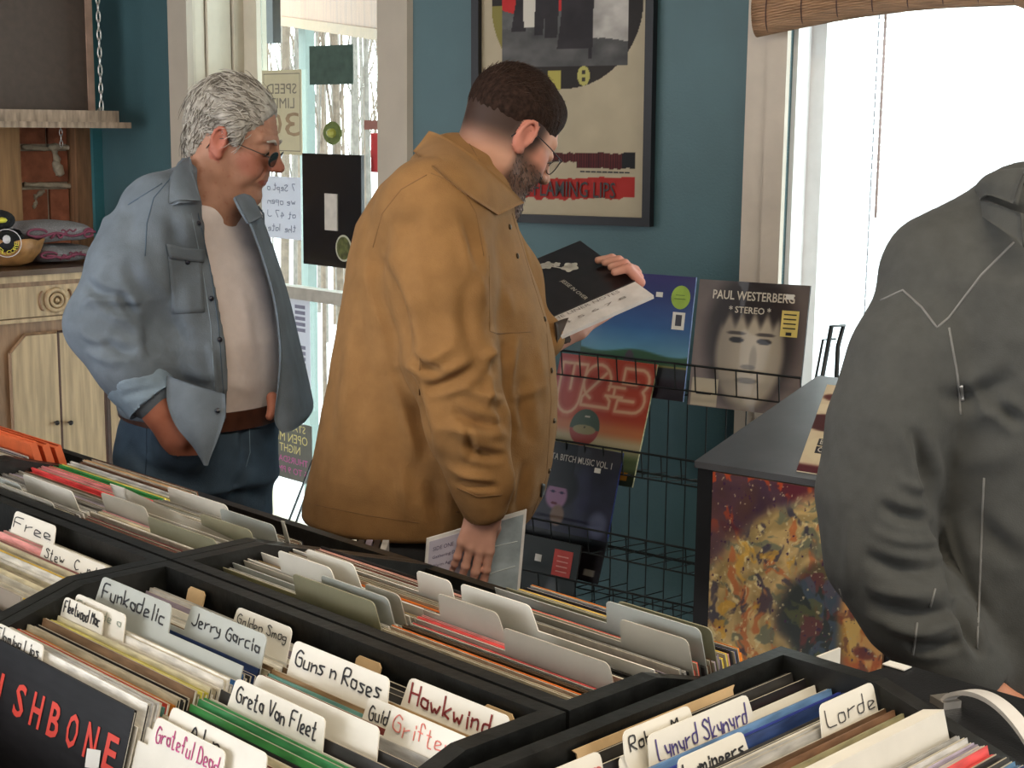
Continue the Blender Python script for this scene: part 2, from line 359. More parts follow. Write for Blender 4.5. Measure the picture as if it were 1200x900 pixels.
# --- rest of the room, behind and beside the camera
mb = MB(); mb.abox(3.5, 3.6, -2.6, 2.6, 0, CEIL); mb.obj('wall_right', teal, kind='structure')
mb = MB(); mb.abox(-4.2, 3.6, -2.7, -2.6, 0, CEIL); mb.obj('wall_behind', teal, kind='structure')
# --- outdoors
snow = mat('snowy_ground', (.50, .52, .56), .8, var=.10, scale=.8, bump=.02, bscale=3)
mb = MB(); mb.abox(-40, 40, 4.0, 60, -.5, -.35)
V = np.vstack(mb.V)
o = obj('ground', [(-40, 3.0, -.35), (60, -6, -.35), (60, 70, -.35), (-60, 70, -.35), (-40, 6, -.35)], [(0, 1, 2, 3, 4)], snow, kind='structure')
# porch roof over the door
soff = mat('varnished_soffit_boards', (.24, .105, .035), .5, var=.2, scale=4, stretch=(1, 8, 1))
PO = Plane(WD.P(0, 0, -1.9), -eA, -eB)
porch = empty('porch_roof', PO.P(.6, 2.3)); porch['kind'] = 'structure'
for k in range(9):
    mb = MB(); a = -.9+k*.42; PO.box(mb, a, a+.41, 2.78, 2.80, -.2, 1.68); mb.obj('soffit_board', soff, porch)
p_l = onpl(318, 22, PO.P(0, 0), PO.n); p_r = onpl(460, 42, PO.P(0, 0, .9), PO.n)
mb = MB(); mb.box((p_l+p_r)/2+Z3*.20, (p_r-p_l)/2*1.6, nrm(np.cross(p_r-p_l, Z3))*.03, Z3*.20); mb.obj('fascia_board', soff, porch)
mb = MB(); mb.box((p_l+p_r)/2, (p_r-p_l)/2*1.6, nrm(np.cross(p_r-p_l, Z3))*.04, Z3*.022); mb.obj('fascia_trim', mat('yellow_pine_trim', (.22, .12, .03), .5, var=.1), porch)
q = onpl(360, 120, PO.P(0, 0), PO.n)
mb = MB(); mb.box((q[0], q[1], 1.2), PO.u*.028, PO.n*.028, Z3*1.6); mb.obj('trim_14', mat('pale_green_post', (.16, .21, .19), .5, var=.05), kind='structure')
q = onpl(319, 40, PO.P(0, 0, .9), PO.n)
mb = MB(); mb.box((q[0], q[1], 2.35), PO.u*.033, PO.n*.02, Z3*.42); mb.obj('trim_15', mat('grey_board', (.06, .065, .07), .7), kind='structure')
# bare winter trees
bark = [mat('grey_bark', (.17, .15, .13), .9, var=.25), mat('brown_bark', (.16, .12, .09), .9, var=.25)]
rr = random.Random(11); k = 0
for row in range(10):
    D = 9+row*1.15
    for i in range(5):
        px = 292+i*38+(row % 3)*13+rr.uniform(-6, 6); b = ony(px, 300, D+rr.uniform(-.2, .2)); r = rr.uniform(.012, .028); lean = rr.uniform(-.02, .02); ww = .11*D/9
        tr = empty('bare_tree', (b[0], b[1], -.35), 'thin leafless winter tree in the wood beyond the glass door', 'tree', 'bare trees outside')
        P = [A3(b[0]+lean*z, b[1]+rr.uniform(-.02, .02), -.35+z) for z in np.linspace(0, 7, 6)]
        mb = MB(); mb.tube(P, [r*(1-.12*j) for j in range(6)], 6); mb.obj('trunk', bark[k % 2], tr)
        for j in range(5):
            z = rr.uniform(1.3, 4.2); sg = rr.choice((-1, 1)); l = rr.uniform(.5, 1.1); p = A3(b[0]+lean*z, b[1], -.35+z)
            mb = MB(); mb.tube([p, p+A3(sg*ww*.5, rr.uniform(-.1, .1), l*.45), p+A3(sg*ww*.85, rr.uniform(-.15, .15), l)], [r*.4, r*.28, r*.12], 4); mb.obj('branch', bark[k % 2], tr)
        k += 1
# ================================================================ RECORD BINS
RZ = 1.07; BW = .671
CL = onz(200, 656, RZ)*A3(1, 1, 0)
def ab(x, y, z): q = onz(x, y, z)*A3(1, 1, 0)-CL; return float(q @ eA), float(q @ eB)
class Fr:
    """bin frame: X along the back rail, Y towards the back (records stand at y<0), front is -Y"""
    def __init__(s, o, X, Y): s.o = np.asarray(o, float)*A3(1, 1, 0); s.X = nrm(X); s.Y = nrm(Y); s.a = math.atan2(s.X[1], s.X[0])
    def P(s, x, y, z): return s.o+s.X*x+s.Y*y+Z3*z
    def loc(s, w): w = np.asarray(w)*A3(1, 1, 0)-s.o; return float(w @ s.X), float(w @ s.Y)
bin_m = mat('black_stained_bin_wood', (.009, .0095, .009), .42, var=.5, scale=40, stretch=(1, 1, 1), bump=.0006, bscale=90, spec=.35)
BZ = .705
def rim(d): return RZ if d < .125 else RZ-.30*(d-.125)
def make_bin(fr, label, group=None, depth=.415):
    e = empty('record_bin', fr.P(BW/2, -depth/2, BZ), label, 'bin', group)
    for x0 in (0, BW-.02):
        mb = MB(); P = [fr.P(x0, 0, BZ), fr.P(x0, 0, RZ), fr.P(x0, -.125, RZ), fr.P(x0, -depth, rim(depth)), fr.P(x0, -depth, BZ)]
        mb.prism(P, fr.X*.02); mb.obj('side_panel', bin_m, e)
    mb = MB(); mb.box(fr.P(BW/2, -.0085, (BZ+RZ)/2), fr.X*(BW/2-.02), fr.Y*.0085, Z3*(RZ-BZ)/2); mb.obj('back_panel', bin_m, e)
    zf = rim(depth)
    mb = MB(); mb.box(fr.P(BW/2, -depth+.0085, (BZ+zf)/2), fr.X*(BW/2-.02), fr.Y*.0085, Z3*(zf-BZ)/2); mb.obj('front_panel', bin_m, e)
    mb = MB(); mb.box(fr.P(BW/2, -depth/2, BZ+.006), fr.X*(BW/2-.02), fr.Y*(depth/2-.017), Z3*.006); mb.obj('bin_floor', bin_m, e)
    return e
frC1 = Fr(CL-eB*.0025, eA, eB); frD1 = Fr(CL-eA*(BW+.002)-eB*.0025, eA, eB)
frC2 = Fr(CL+eA*BW+eB*.0025, -eA, -eB); frD2 = Fr(CL+eB*.0025-eA*.002, -eA, -eB); frE2 = Fr(CL-eA*(BW+.004)+eB*.0025, -eA, -eB)
frR = Fr(CL+eA*.700+eB*(.292-BW), eB, -eA)
make_bin(frC1, 'black wooden record bin in the front row, holding the divider cards with the longest names', 'black record bins')
make_bin(frD1, 'black wooden record bin at the left edge, in the same row as the front bin', 'black record bins')
make_bin(frC2, 'black wooden record bin back to back with the front bin, its blank cards facing away', 'black record bins')
make_bin(frD2, 'black wooden record bin at the far left in front of the man in denim', 'black record bins')
make_bin(frE2, 'black wooden record bin with orange sleeves at the far left corner of the table', 'black record bins')
make_bin(frR, 'black wooden record bin turned sideways at the lower right corner', 'black record bins')
# table under the bins
tb_m = mat('dark_table_board', (.05, .04, .035), .5, var=.3, scale=8)
tbl = empty('display_table', (CL-eA*.35)+Z3*0, 'long dark table carrying the back to back record bins', 'table')
mb = MB(); mb.box(frC1.P(-.345, 0, BZ-.02), eA*1.015, eB*.44, Z3*.0195); mb.obj('table_top', tb_m, tbl)
for i in (-1.30, .60):
    for j in (-.38, .38):
        mb = MB(); mb.box(frC1.P(i, j, (BZ-.04)/2), eA*.03, eB*.03, Z3*(BZ-.04)/2); mb.obj('leg', tb_m, tbl)
tb2 = empty('display_table', (frR.P(.6, -.25, 0)), 'dark side table carrying the sideways record bin at the lower right', 'table')
mb = MB(); mb.box(frR.P(.485, -.535, BZ-.02), frR.X*.495, frR.Y*.52, Z3*.0195); mb.obj('table_top', tb_m, tb2)
for i in (.03, .94):
    for j in (-1.0, -.06):
        mb = MB(); mb.box(frR.P(i, j, (BZ-.04)/2), frR.X*.025, frR.Y*.025, Z3*(BZ-.04)/2); mb.obj('leg', tb_m, tb2)
# ---- sleeves
PAL = {'cream': ((.62, .56, .40), 'cream'), 'white': ((.72, .70, .64), 'white'), 'olive': ((.30, .28, .16), 'olive'), 'yellow': ((.72, .56, .08), 'yellow'),
 'lemon': ((.72, .66, .10), 'lemon yellow'), 'orange': ((.72, .22, .03), 'orange'), 'red': ((.45, .035, .03), 'red'), 'maroon': ((.16, .03, .025), 'maroon'), 'brown': ((.16, .09, .05), 'brown'),
 'black': ((.015, .014, .016), 'black'), 'char': ((.045, .043, .042), 'charcoal'), 'grey': ((.25, .24, .22), 'grey'), 'silver': ((.45, .44, .42), 'silvery'), 'blue': ((.05, .09, .36), 'blue'),
 'sky': ((.16, .30, .52), 'light blue'), 'navy': ((.02, .035, .12), 'navy'), 'green': ((.05, .25, .08), 'green'), 'teal': ((.12, .27, .24), 'grey green'), 'pink': ((.62, .28, .26), 'pink'), 'lilac': ((.40, .34, .42), 'lilac'), 'tan': ((.45, .30, .14), 'tan'), 'coral': ((.70, .13, .09), 'coral red'), 'cobalt': ((.04, .16, .42), 'cobalt blue')}
def sleeve_mat(k):
    c = PAL[k][0]; j = 1.0
    nm_ = 'sleeve_'+PAL[k][1].replace(' ', '_')
    if nm_ in _M: return _M[nm_]
    m = mat(nm_, c, .40, var=.30, scale=26, stretch=(1, 1, 5), coat=.08, spec=.25); nt = m.node_tree     # every sleeve of a colour a little different
    oi = nt.nodes.new('ShaderNodeObjectInfo'); mr = nt.nodes.new('ShaderNodeMapRange'); mr.inputs['To Min'].default_value = .6; mr.inputs['To Max'].default_value = 1.4
    m2 = nt.nodes.new('ShaderNodeMapRange'); m2.inputs['To Min'].default_value = .488; m2.inputs['To Max'].default_value = .512; mu = nt.nodes.new('ShaderNodeMath'); mu.operation = 'FRACT'; mm_ = nt.nodes.new('ShaderNodeMath'); mm_.operation = 'MULTIPLY'; mm_.inputs[1].default_value = 7.31
    hv = nt.nodes.new('ShaderNodeHueSaturation'); b = nt.nodes['Principled BSDF']; src = b.inputs['Base Color'].links[0].from_socket
    nt.links.new(oi.outputs['Random'], mr.inputs[0]); nt.links.new(oi.outputs['Random'], mm_.inputs[0]); nt.links.new(mm_.outputs[0], mu.inputs[0]); nt.links.new(mu.outputs[0], m2.inputs[0])
    nt.links.new(src, hv.inputs['Color']); nt.links.new(mr.outputs[0], hv.inputs['Value']); nt.links.new(m2.outputs[0], hv.inputs['Hue']); nt.links.new(hv.outputs[0], b.inputs['Base Color']); return m
board_m = mat('sleeve_board_edge', (.58, .53, .42), .7, var=.18, scale=60)
paper_m = mat('inner_paper', (.70, .68, .62), .8, var=.08)
vinyl_m = mat('inner_dark_vinyl', (.02, .02, .022), .4)
def sleeve_mesh(t, open_top=True):
    mb = MB(); h = .312; w = .1550; b = .0006
    mb.box((0, -t/2+b/2, h/2), (w, 0, 0), (0, b/2, 0), (0, 0, h/2), 0)          # front board
    mb.box((0, t/2-b/2, h/2), (w, 0, 0), (0, b/2, 0), (0, 0, h/2), 1)           # back board
    mb.box((-w+b/2, 0, h/2), (b/2, 0, 0), (0, t/2-b, 0), (0, 0, h/2), 0)        # spine
    mb.box((b, 0, h/2-.001), (w-b*1.5, 0, 0), (0, t/2-b*1.6, 0), (0, 0, h/2-.0012), 2)  # inner sleeve
    me = bpy.data.meshes.new('sleeve'); me.from_pydata(np.vstack(mb.V).tolist(), [], mb.F); me.update()
    for q in (board_m, board_m, paper_m): me.materials.append(q)
    me.polygons.foreach_set('material_index', np.array(mb.M, dtype=np.int32)); me.update()
    # plastic edge: the top faces of both boards show the pale board
    return me
SM = [sleeve_mesh(t) for t in (.0022, .0028, .0034)]
RS = random.Random(5)
ORD = ['first', 'second', 'third', 'fourth', 'fifth', 'sixth', 'seventh', 'eighth', 'ninth', 'tenth', 'eleventh', 'twelfth', 'thirteenth', 'fourteenth', 'fifteenth', 'sixteenth', 'seventeenth', 'eighteenth', 'nineteenth', 'twentieth', 'twenty first', 'twenty second', 'twenty third', 'twenty fourth', 'twenty fifth', 'twenty sixth', 'twenty seventh', 'twenty eighth', 'twenty ninth', 'thirtieth'] + ['%dth' % i for i in range(31, 90)]
LEAN = math.radians(16)
def put(o, fr, x, y, z, lean, yaw=0):
    """place local-space object (X width, Y thickness, Z up, base at origin) in the bin frame, top leaning to the back"""
    R = Matrix.Rotation(fr.a+yaw, 4, 'Z') @ Matrix.Rotation(-lean, 4, 'X')
    o.matrix_world = Matrix.Translation(Vector(fr.P(x, y, z).tolist())) @ R
TL_ = math.tan(LEAN)
def ytop2bot(y, h=.312, lean=LEAN): return y-math.sin(lean)*h     # base sits further to the front than the top
def sleeve(fr, x, ytop, ztop, col, tk, label, group, yaw=0, lean=LEAN, inner=None):
    ytop = min(ytop+(ztop-1.05)*TL_, -.0262); h = .312; me = SM[tk]; o = bpy.data.objects.new('record_sleeve', me); COL.objects.link(o)
    zb = ztop-h*math.cos(lean)
    put(o, fr, x, ytop2bot(ytop, h, lean), zb, lean, yaw)
    sm = sleeve_mat(col); edge = board_m if RS.random() < .68 else sm
    for i, q in enumerate((sm, edge, inner or (paper_m if RS.random() < .5 else vinyl_m))):
        o.material_slots[i].link = 'OBJECT'; o.material_slots[i].material = q
    tag(o, label, 'record', group); return o
card_w = mat('white_divider_plastic', (.76, .73, .65), .45, var=.03)
card_g = mat('grey_divider_plastic', (.40, .42, .39), .45, var=.03)
card_o = mat('olive_divider_plastic', (.27, .26, .17), .5, var=.04)
card_t = mat('taupe_divider_plastic', (.43, .40, .33), .45, var=.04)
ink_k = mat('black_marker', (.02, .02, .025), .6); ink_r = mat('dark_red_marker', (.22, .02, .02), .6)
ink_p = mat('pink_marker', (.55, .08, .25), .6); ink_v = mat('violet_marker', (.07, .05, .22), .6); ink_s = mat('salmon_marker', (.75, .22, .18), .6); ink_gr = mat('green_marker', (.3, .35, .3), .6)
CARDS = {}
def card(fr, key, pl, pr, ztop, cx, m, label, text=None, ink=None, th=.0012, lw=.0016, tabh=.03, back=False, jit=.5, tx=(.06, .94), full=False, lean=LEAN, hh=.016, name='divider_card', narrow=False, voff=.006, group='divider cards'):
    """divider card whose tab top runs between two sighted points; cx = column centre"""
    wl = fr.loc(onz(*pl, ztop)); wr = fr.loc(onz(*pr, ztop))
    xs = sorted((wl[0]-cx, wr[0]-cx)); y = (wl[1]+wr[1])/2; yref = y-(ztop-1.05)*TL_
    for c in CARDS.get(key, []):
        if abs(c[0]-yref) < .003: dd = (c[0]-.003 if yref < c[0] else c[0]+.003)-yref; yref += dd; y += dd
    x0 = max(xs[0], -.1562); x1 = min(xs[1], .1562)
    w = .1562; h = .318; r = .007; ymx = -.0205-(0.0015)
    if y > ymx: y = ymx; yref = y-(ztop-1.05)*TL_
    b = h-tabh
    def arc(cx_, cz_, a0, a1): return [(cx_+r*math.cos(a), cz_+r*math.sin(a)) for a in np.linspace(a0, a1, 4)]
    prof = [(-w, 0), (w, 0)]
    if x1 < w-.015: prof += [(w, b), (x1+.004, b)]
    prof += arc(x1-r, h-r, 0, math.pi/2)+arc(x0+r, h-r, math.pi/2, math.pi)
    if x0 > -w+.015: prof += [(x0-.004, b), (-w, b)]
    if narrow: prof = [(x0, 0), (x1, 0), (x1, h-.004), (x1-.004, h), (x0+.004, h), (x0, h-.004)]
    P = np.array([(q[0], -th/2, q[1]) for q in prof]); mb = MB(); mb.prism(P, A3(0, th, 0))
    o = obj(name, np.vstack(mb.V), mb.F, m, origin=(0, 0, 0)); o['_o'] = [0, 0, 0]
    put(o, fr, cx, ytop2bot(y, h, lean), ztop-h*math.cos(lean), lean)
    tag(o, label, 'divider', group)
    if text:
        tw = (x1-x0)
        t = handwriting('lettering', text, (x0+tw*tx[0], -th/2, h-voff-hh), (1, 0, 0), (0, 0, 1), (0, -1, 0), tw*(tx[1]-tx[0]), hh, ink, o, lw=lw, jit=jit, seed=len(text)*7+3)
    CARDS.setdefault(key, []).append((yref, label)); return o
CXL, CXR = .1785, .4925   # column centres inside a bin
# cards of the front bin, left column
card(frC1, 'C1L', (277, 711), (345, 736), 1.076, CXL, card_w, 'small white divider card with thin grey name, rearmost of the left column in front bin', 'Golden Smog', ink_k, lw=.0010, hh=.011)
card(frC1, 'C1L', (222, 709), (317, 744), 1.078, CXL, card_g, 'grey divider card lettered J and G in black, left column of the front bin', 'Jerry Garcia', ink_k, hh=.014)
card(frC1, 'C1L', (120, 675), (203, 709), 1.083, CXL, card_g, 'tall grey divider card lettered with a long black name starting F, near the left rail', 'Funkadelic', ink_k, hh=.017, lw=.0018)
card(frC1, 'C1L', (90, 695), (149, 721), 1.066, CXL, card_w, 'white divider card half hidden behind the bent card at the left rail', 'Fl i   de a', ink_gr, lw=.0010, hh=.010)
card(frC1, 'C1L', (64, 695), (126, 719), 1.062, CXL, card_w, 'slightly bent white divider card with two black words beside the left rail', 'Fleetwood Mac', ink_k, hh=.013, voff=.003)
card(frC1, 'C1L', (-6, 730), (56, 756), 1.052, CXL, card_w, 'white divider card just behind the black sleeve with red capitals', 'Flaming Lips', ink_k, lw=.0013, hh=.013, voff=.003)
# front bin, right column
card(frC1, 'C1R', (477, 794), (602, 839), 1.070, CXR, card_w, 'white divider card lettered in dark red, right column of the front bin', 'Hawkwind', ink_r, hh=.018, lw=.0022, tx=(.05, .84))
card(frC1, 'C1R', (345, 750), (459, 795), 1.073, CXR, card_w, 'white divider card with three black words, left of the dark red lettered card', 'Guns n Roses', ink_k, hh=.017, lw=.0018)
card(frC1, 'C1R', (430, 816), (520, 850), 1.060, CXR, card_w, 'white divider card with faint black name partly covered by a salmon lettered card', 'Guided By Voi', ink_k, hh=.014, lw=.0014)
card(frC1, 'C1R', (458, 828), (562, 868), 1.066, CXR, card_w, 'white divider card with the salmon pink name beside the right rail', 'Grifters', ink_s, hh=.016, lw=.0012)
card(frC1, 'C1R', (298, 790), (450, 852), 1.060, CXR, card_w, 'long blank white divider card behind the card with three words ending in t')
card(frC1, 'C1R', (270, 796), (390, 840), 1.060, CXR, card_w, 'white divider card with three black words, in front of the long blank card', 'Greta Van Fleet', ink_k, hh=.016, lw=.0017)
card(frC1, 'C1R', (196, 829), (321, 882), 1.050, CXR, card_w, 'white divider card with half hidden black letters behind the pink lettered card', 'Al n', ink_k, hh=.013, lw=.0018, jit=.1, tx=(.25, .55))
card(frC1, 'C1R', (180, 840), (270, 880), 1.040, CXR, card_w, 'foremost white divider card with two pink words, bottom of the picture', 'Grateful Dead', ink_p, hh=.016, lw=.0014)
# left front bin
card(frD1, 'D1R', (19, 598), (66, 617), 1.078, CXR, card_w, 'cream divider card with a four letter black word in the left edge bin', 'Free', ink_k, hh=.015, lw=.0014)
card(frD1, 'D1R', (52, 634), (126, 664), 1.062, CXR, card_w, 'pale divider card with a faint black name behind the taupe sleeve', 'Stew   C. nde', ink_k, hh=.013, lw=.0012)
card(frD1, 'D1R', (10, 676), (52, 694), 1.040, CXR, card_w, 'white divider card below the taupe sleeve beside the slanted bin rail', 'Drive By T', ink_k, hh=.012, lw=.0012)
# rear bins show blank card backs
for i, (pl, pr, z, m, w) in enumerate([((344, 671), (437, 706), 1.082, card_o, 'olive'), ((376, 673), (472, 707), 1.085, card_g, 'grey'), ((326, 644), (387, 666), 1.086, card_w, 'cream white'), ((356, 643), (417, 661), 1.09, card_w, 'pale cream'), ((427, 683), (497, 707), 1.085, card_t, 'taupe'),
      ((487, 668), (541, 685), 1.085, card_w, 'white')]):
    card(frC2, 'C2L', pl, pr, z, CXR, m, 'blank %s divider card in the left half of the rear bin' % w)
for i, (pl, pr, z, m, w) in enumerate([((511, 695), (585, 718), 1.090, card_t, 'taupe'), ((536, 684), (625, 709), 1.095, card_w, 'white'), ((588, 735), (715, 777), 1.082, card_t, 'wide taupe'), ((722, 726), (815, 750), 1.085, card_t, 'pinkish grey'), ((704, 705), (835, 738), 1.092, card_g, 'wide grey'), ((718, 705), (849, 738), 1.088, card_o, 'wide olive')]):
    card(frC2, 'C2R', pl, pr, z, CXL, m, 'blank %s divider card in the right half of the rear bin' % w)
for i, (pl, pr, z, m, w) in enumerate([((175, 604), (252, 634), 1.075, card_o, 'olive'), ((120, 576), (168, 595), 1.08, card_t, 'pinkish taupe'), ((85, 551), (130, 568), 1.08, card_w, 'cream'), ((205, 568), (256, 594), 1.075, card_w, 'bright cream'), ((240, 600), (315, 632), 1.078, card_o, 'dull olive'), ((262, 594), (333, 622), 1.078, card_g, 'grey green'), ((326, 611), (388, 626), 1.08, card_t, 'light taupe')]):
    card(frD2, 'D2L', pl, pr, z, CXL, m, 'blank %s divider card in the bin before the man in denim' % w)
for i, (pl, pr, z, m, w) in enumerate([((-10, 565), (54, 590), 1.075, card_t, 'taupe'), ((-20, 553), (25, 568), 1.078, card_g, 'grey'), ((33, 554), (78, 577), 1.08, card_w, 'pink cream')]):
    card(frD2, 'D2R', pl, pr, z, CXR, m, 'blank %s divider card at the left edge of the far left bin' % w)
# sideways bin
card(frR, 'RR', (727, 857), (809, 826), 1.078, CXR, card_w, 'white divider card with a short black name, behind the violet lettered card', 'Rob . ,M..', ink_k, hh=.013, lw=.0014)
card(frR, 'RR', (757, 862), (876, 813), 1.072, CXR, card_w, 'white divider card with a violet name of two words in the sideways bin', 'Lynyrd Skynyrd', ink_v, hh=.019, lw=.0016)
card(frR, 'RR', (792, 890), (871, 856), 1.062, CXR, card_w, 'white divider card with a black plural name below the blue sleeves', 'Lumineers', ink_k, hh=.014, lw=.0018)
card(frR, 'RR', (722, 887), (732, 884), 1.066, CXR, card_w, 'narrow white divider card tip near the bottom rail of the sideways bin')
card(frR, 'RR', (957, 826), (1024, 799), 1.072, CXR, card_w, 'cream divider card with a five letter grey name near the corner of the sideways bin', 'Lorde', ink_k, hh=.017, lw=.0010)
card(frR, 'RL', (640, 905), (709, 876), 1.07, CXL, card_w, 'white divider card with red letters at the bottom edge of the sideways bin', '    ren', ink_s, hh=.014, lw=.002)
# stubs of plain card standing up behind the rows
for i, (pl, pr, z, fr, cx) in enumerate([((224, 686), (246, 693), 1.06, frC1, CXL), ((325, 721), (349, 733), 1.058, frC1, CXL), ((432, 763), (459, 775), 1.058, frC1, CXR), ((585, 818), (617, 833), 1.06, frC1, CXR), ((852, 802), (884, 788), 1.062, frR, CXL)]):
    card(fr, 'stub%d' % i, pl, pr, z, cx, mat('tan_card_stock', (.55, .38, .20), .8, var=.1), ['tan card tab behind the faint small name card by the back rail', 'tan card tab just above the left end of the three word card', 'tan card tab above the middle of the dark sleeves', 'tan card tab in the right corner of the front bin', 'cream card tab at the back rail of the sideways bin'][i], tabh=.012, th=.0016, name='card_tab', group='tan card tabs', narrow=True)
# ---- rows of sleeves between the cards
_used = {}
_bn = {'left half of the front bin': 'front bin left', 'right half of the front bin': 'front bin right', 'left half of the rear bin': 'rear bin left', 'right half of the rear bin': 'rear bin right', 'left half of the sideways bin': 'sideways bin left', 'right half of the sideways bin': 'sideways bin right'}
def sleeve_label(o_, c_, rl, binname):
    bn = _bn.get(binname, binname)
    if rl: lab = '%s sleeve, %s from the back behind the %s' % (c_, o_, ' '.join(rl.split(',')[0].replace(' divider', '').split(' in the ')[0].split()[:5]))
    else: lab = '%s sleeve, %s of the foremost batch, %s' % (c_, o_, bn)
    if lab in _used: lab = lab+', '+bn
    _used[lab] = 1; return lab
CARD_SHORT = {}
def column(fr, key, cx, segs, binname, step=.0048, ind=True, zbase=1.052, front=False, spread=.0025, stuff_mb=None):
    """segs: list of (y_start, y_end, [colours]) in bin-frame y of the sleeve tops, back to front"""
    cards = sorted(CARDS.get(key, []), key=lambda c: -c[0]); cnt = {}; last = -.0215
    for (ya, yb, cols) in segs:
        y = min(ya, last-.0043); i = 0
        while y > yb:
            col = cols[min(int(i/max(1, (ya-yb)/step)*len(cols)), len(cols)-1)] if len(cols) > 1 else cols[0]
            tk = RS.choice((0, 1, 1, 2))
            for c in cards:
                if abs(c[0]-y) < .0029: y = c[0]-.0031
            if y < yb-.003: break
            z = (zbase(y) if callable(zbase) else zbase)+RS.uniform(-.005, .004)
            ref = [c for c in cards if c[0] < y]      # cards in front of this sleeve
            if ref: rl = ref[0][1]; key2 = rl; txt = 'behind the '
            else: rl = None; key2 = 'front'; txt = ''
            cnt[key2] = cnt.get(key2, 0)+1
            num = cnt[key2]
            if ind:
                lab = sleeve_label(ORD[num-1], PAL[col][1], rl, binname)
                sleeve(fr, cx+RS.uniform(-spread, spread)*.6, y, z, col, tk, lab, 'records in the '+binname, yaw=RS.uniform(-.0015, .0015))
            else:
                stuff_mb.append((fr, cx+RS.uniform(-spread, spread)*.6, y, z, col, tk))
            last = y; y -= step*RS.uniform(.88, 1.2); i += 1
column(frC1, 'C1L', CXL, [(-.035, -.062, ['silver', 'lilac', 'white']), (-.065, -.092, ['white', 'cream', 'brown', 'cream', 'navy']), (-.096, -.118, ['navy', 'char', 'blue', 'silver']), (-.119, -.145, ['cobalt', 'silver', 'white', 'silver']), (-.148, -.168, ['cream', 'lemon', 'lemon', 'yellow']), (-.170, -.192, ['olive', 'brown', 'black', 'char', 'brown']), (-.194, -.204, ['cream', 'orange', 'orange']), (-.206, -.214, ['red', 'teal', 'red'])], 'left half of the front bin', zbase=lambda y: 1.047+.055*(y+.03))
column(frC1, 'C1R', CXR, [(-.022, -.046, ['black', 'char', 'char', 'black']), (-.052, -.058, ['tan']), (-.066, -.074, ['brown']), (-.080, -.112, ['tan', 'teal', 'maroon', 'silver', 'teal']), (-.124, -.150, ['char', 'black', 'black', 'char', 'black']), (-.166, -.188, ['green', 'char', 'green', 'black']), (-.190, -.225, ['cream', 'maroon', 'cream', 'red', 'cream'])], 'right half of the front bin', zbase=lambda y: 1.046+.10*(y+.03))
column(frC2, 'C2L', CXR, [(-.028, -.215, ['cream', 'yellow', 'cream', 'lemon', 'white', 'silver', 'white', 'silver', 'grey', 'tan', 'maroon', 'maroon', 'brown', 'silver', 'orange', 'cream', 'brown', 'red', 'silver', 'white', 'maroon', 'pink', 'char', 'black', 'grey'])], 'left half of the rear bin', step=.0050, zbase=1.050)
column(frC2, 'C2R', CXL, [(-.025, -.048, ['olive', 'grey', 'silver', 'coral']), (-.050, -.066, ['cream', 'orange', 'cream']), (-.068, -.092, ['orange', 'sky', 'char', 'brown', 'black']), (-.096, -.118, ['coral', 'pink', 'black', 'char']), (-.122, -.165, ['white', 'char', 'char', 'black', 'brown', 'lemon']), (-.168, -.205, ['black', 'lilac', 'silver', 'black']), (-.208, -.255, ['coral', 'char', 'brown', 'lilac', 'grey']), (-.260, -.285, ['yellow', 'pink', 'black', 'navy']), (-.287, -.296, ['orange'])], 'right half of the rear bin', step=.0052, zbase=1.052)
column(frD1, 'D1R', CXR, [(-.030, -.110, ['white', 'pink', 'cream', 'yellow', 'white', 'cream']), (-.114, -.170, ['cream', 'white', 'yellow']), (-.195, -.235, ['black', 'white', 'lemon', 'char', 'silver'])], 'left edge bin', zbase=lambda y: 1.050+.07*(y+.03))
column(frR, 'RR', CXR, [(-.024, -.034, ['char', 'sky']), (-.037, -.042, ['cream']), (-.047, -.055, ['black', 'coral']), (-.066, -.094, ['cobalt', 'sky', 'cobalt', 'blue', 'navy', 'sky']), (-.104, -.124, ['char', 'white', 'silver']), (-.134, -.150, ['tan', 'brown', 'cream', 'brown']), (-.154, -.172, ['cream', 'olive', 'coral', 'red', 'white']), (-.215, -.30, ['silver', 'lilac', 'coral', 'char', 'sky', 'navy', 'white'])], 'right half of the sideways bin', zbase=lambda y: 1.052+.05*(y+.03))
column(frR, 'RL', CXL, [(-.03, -.046, ['char', 'white']), (-.060, -.15, ['cream', 'tan', 'white', 'black', 'silver', 'white', 'cream'])], 'left half of the sideways bin', zbase=lambda y: 1.050+.07*(y+.03))
ST = []
for key, fr, cx, cols in (('D2L', frD2, CXL, ['grey', 'char', 'silver', 'brown', 'maroon', 'white', 'cream', 'pink', 'maroon', 'cream', 'silver', 'brown', 'grey', 'silver', 'white', 'grey', 'char', 'brown', 'black', 'grey', 'black', 'brown']), ('D2R', frD2, CXR, ['grey', 'char', 'silver', 'silver', 'grey', 'lilac', 'grey', 'brown', 'coral', 'pink', 'coral', 'green', 'lemon', 'silver', 'brown', 'tan', 'brown', 'grey', 'white']), ('E2L', frE2, CXL, ['grey', 'silver', 'char', 'brown', 'white'])):
    column(fr, key, cx, [(-.02, {'D2L': -.215, 'D2R': -.26, 'E2L': -.09}[key], cols)], 'far left bin', ind=False, stuff_mb=ST, zbase=1.050, step=.0054)
